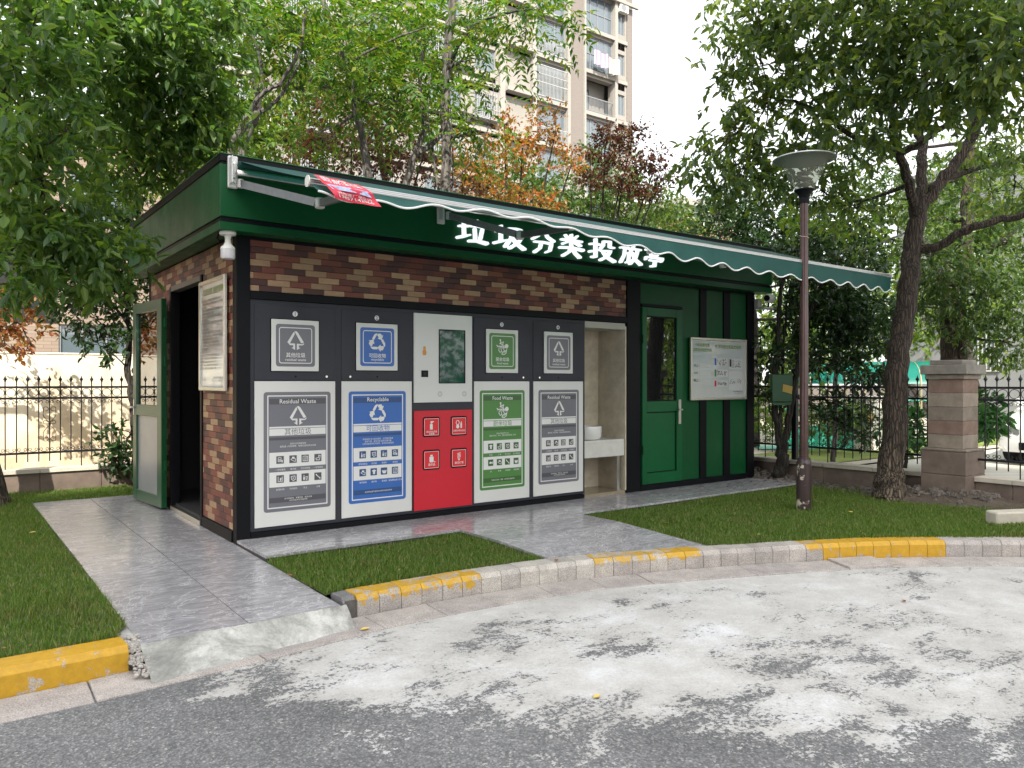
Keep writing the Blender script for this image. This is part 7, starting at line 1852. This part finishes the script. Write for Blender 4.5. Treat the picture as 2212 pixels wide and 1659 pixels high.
def grass(label, poly, dens, h0, h1, clip=None):
    xs = [q[0] for q in poly]; ys = [q[1] for q in poly]
    x0, x1, y0, y1 = min(xs), max(xs), min(ys), max(ys)
    if clip: x0, x1, y0, y1 = max(x0, clip[0]), min(x1, clip[1]), max(y0, clip[2]), min(y1, clip[3])
    n = int((x1 - x0) * (y1 - y0) * dens)
    P = np.stack([rng.uniform(x0, x1, n), rng.uniform(y0, y1, n)], 1)
    P = P[inside(P, poly)]
    n = len(P)
    pn = np.sin(P[:, 0] * 3.1 + 1.3 * np.sin(P[:, 1] * 2.3)) * np.sin(P[:, 1] * 3.7 + P[:, 0])
    h = rng.uniform(h0, h1, n) * (1 + 0.25 * pn)
    a = rng.uniform(0, 2 * math.pi, n); lean = rng.uniform(0.1, 0.75, n)
    d = np.stack([np.cos(a), np.sin(a), np.zeros(n)], 1); s = np.stack([-np.sin(a), np.cos(a), np.zeros(n)], 1)
    b = np.concatenate([P, np.full((n, 1), Z_LAWN - 0.004)], 1)
    w = rng.uniform(0.0016, 0.0030, n)[:, None]; up = np.array([0, 0, 1.0]); hh = h[:, None]; ll = lean[:, None]
    v = np.stack([b - s * w, b + s * w, b + s * w * 0.8 + up * hh * 0.55 + d * hh * ll * 0.3, b - s * w * 0.8 + up * hh * 0.55 + d * hh * ll * 0.3, b + up * hh * (1 - 0.25 * ll) + d * hh * ll], 1)
    me = bpy.data.meshes.new('grass')
    me.vertices.add(n * 5); me.vertices.foreach_set('co', v.reshape(-1).astype(np.float32))
    idx = (np.array([0, 1, 2, 3, 3, 2, 4])[None, :] + (np.arange(n) * 5)[:, None]).reshape(-1)
    me.loops.add(len(idx)); me.loops.foreach_set('vertex_index', idx.astype(np.int32))
    tot = np.tile(np.array([4, 3]), n); st_ = np.concatenate([[0], np.cumsum(tot)[:-1]])
    me.polygons.add(len(tot)); me.polygons.foreach_set('loop_start', st_.astype(np.int32)); me.polygons.foreach_set('loop_total', tot.astype(np.int32))
    me.update(calc_edges=True); me.materials.append(GRASSM)
    return tag(link('grass', me), label, 'grass', kind='stuff')
grass('short lawn grass beside the side path behind the yellow kerb', LAWN_L, 9500, 0.024, 0.052, (-2.7, 0.0, -1.9, 4.2))
grass('short lawn grass between the kiosk apron and the worn kerb', LAWN_M, 14000, 0.024, 0.056)
grass('short lawn grass around the street lamp', LAWN_R, 10500, 0.024, 0.056)

# ---- dry bits lying in the lawns
mb = MB()
for poly, n_, cl_ in ((LAWN_L, 260, (-2.6, 0, -1.9, 4.2)), (LAWN_M, 36, None), (LAWN_R, 230, None)):
    k_ = 0
    while k_ < n_:
        xs = [q[0] for q in poly]; ys = [q[1] for q in poly]
        x, y = rnd.uniform(cl_[0] if cl_ else min(xs), max(xs)), rnd.uniform(min(ys), max(ys))
        k_ += 1
        if not inside(np.array([[x, y]]), poly)[0]: continue
        a, L_ = rnd.uniform(0, 6.28), rnd.uniform(0.012, 0.045); w_ = L_ * rnd.uniform(0.12, 0.5); z_ = Z_LAWN + rnd.uniform(0.02, 0.045)
        c_, s_ = math.cos(a), math.sin(a)
        mb.add([(x - c_ * L_ / 2, y - s_ * L_ / 2, z_), (x - s_ * w_ / 2, y + c_ * w_ / 2, z_ + 0.006), (x + c_ * L_ / 2, y + s_ * L_ / 2, z_ + rnd.uniform(-0.006, 0.01)), (x + s_ * w_ / 2, y - c_ * w_ / 2, z_ + 0.006)], [(0, 1, 2), (0, 2, 3)])
tag(mb.build('leaf_litter', leaf_mat('litter_leaf', [(0.22, 0.15, 0.07), (0.30, 0.24, 0.10), (0.14, 0.08, 0.04), (0.34, 0.28, 0.14)], 0.2, (1.2, 1.1, 0.8), 0.7, 0.2)), 'small dry leaves and straw scattered over the lawns', 'leaf litter', kind='stuff')
# ---- fallen leaves
def fallen(label, x, y, z, L, m, rz):
    n = 8; vs, fs = [], []
    for i in range(n + 1):
        t = i / n; w = 0.28 * L * math.sin(math.pi * min(1, t * 0.96 + 0.02)) ** 0.8
        for s in (-1, 0, 1):
            u, v = (t - 0.5) * L, s * w
            vs.append((x + u * math.cos(rz) - v * math.sin(rz), y + u * math.sin(rz) + v * math.cos(rz), z + 0.004 + abs(s) * w * 0.55 + 0.10 * L * (2 * t - 1) ** 2))
    for i in range(n):
        for j in (0, 1): fs.append((i * 3 + j, i * 3 + j + 1, i * 3 + j + 4, i * 3 + j + 3))
    tag(MB().add(vs, fs).build('fallen_leaf', m, None, smooth=True), label, 'leaf', 'fallen leaves')
YL = mat('yellow_leaf', (0.62, 0.46, 0.12), 0.6, var=0.1, vscale=30); BL_ = mat('brown_leaf', (0.26, 0.11, 0.05), 0.6, var=0.2, vscale=30); GL_ = mat('green_fallen_leaf', (0.16, 0.22, 0.04), 0.6)
fallen('curled yellow leaf in the gutter at the end of the ramp', 0.06, -2.06, Z_ROAD + 0.008, 0.055, YL, 0.1)
fallen('curled yellow leaf lying alone on the open road', 0.47, -3.47, Z_ROAD, 0.048, YL, 0.2)
fallen('brown leaf lying on the kerb top before the path', 1.60, -1.86, -0.036, 0.05, BL_, 0.9)
fallen('orange leaf at the edge of the small lawn and path', -0.02, -1.15, -0.035, 0.04, BL_, 2.0)
fallen('yellow leaf on the lawn past the street lamp', 4.92, -2.12, -0.005, 0.06, YL, 1.1)
fallen('pale green leaf on the lawn near the worn kerb', 3.35, -2.25, -0.005, 0.055, GL_, 0.4)
fallen('small brown leaf on the white film of the road', 3.0, -3.55, Z_ROAD, 0.045, BL_, 0.6)
fallen('small yellow leaf on the road by the bare kerb stones', 3.9, -3.05, Z_ROAD + 0.01, 0.03, YL, 1.4)
fallen('yellow leaf on the lawn below the big camphor tree', -1.2, 1.3, -0.01, 0.06, YL, 0.7)
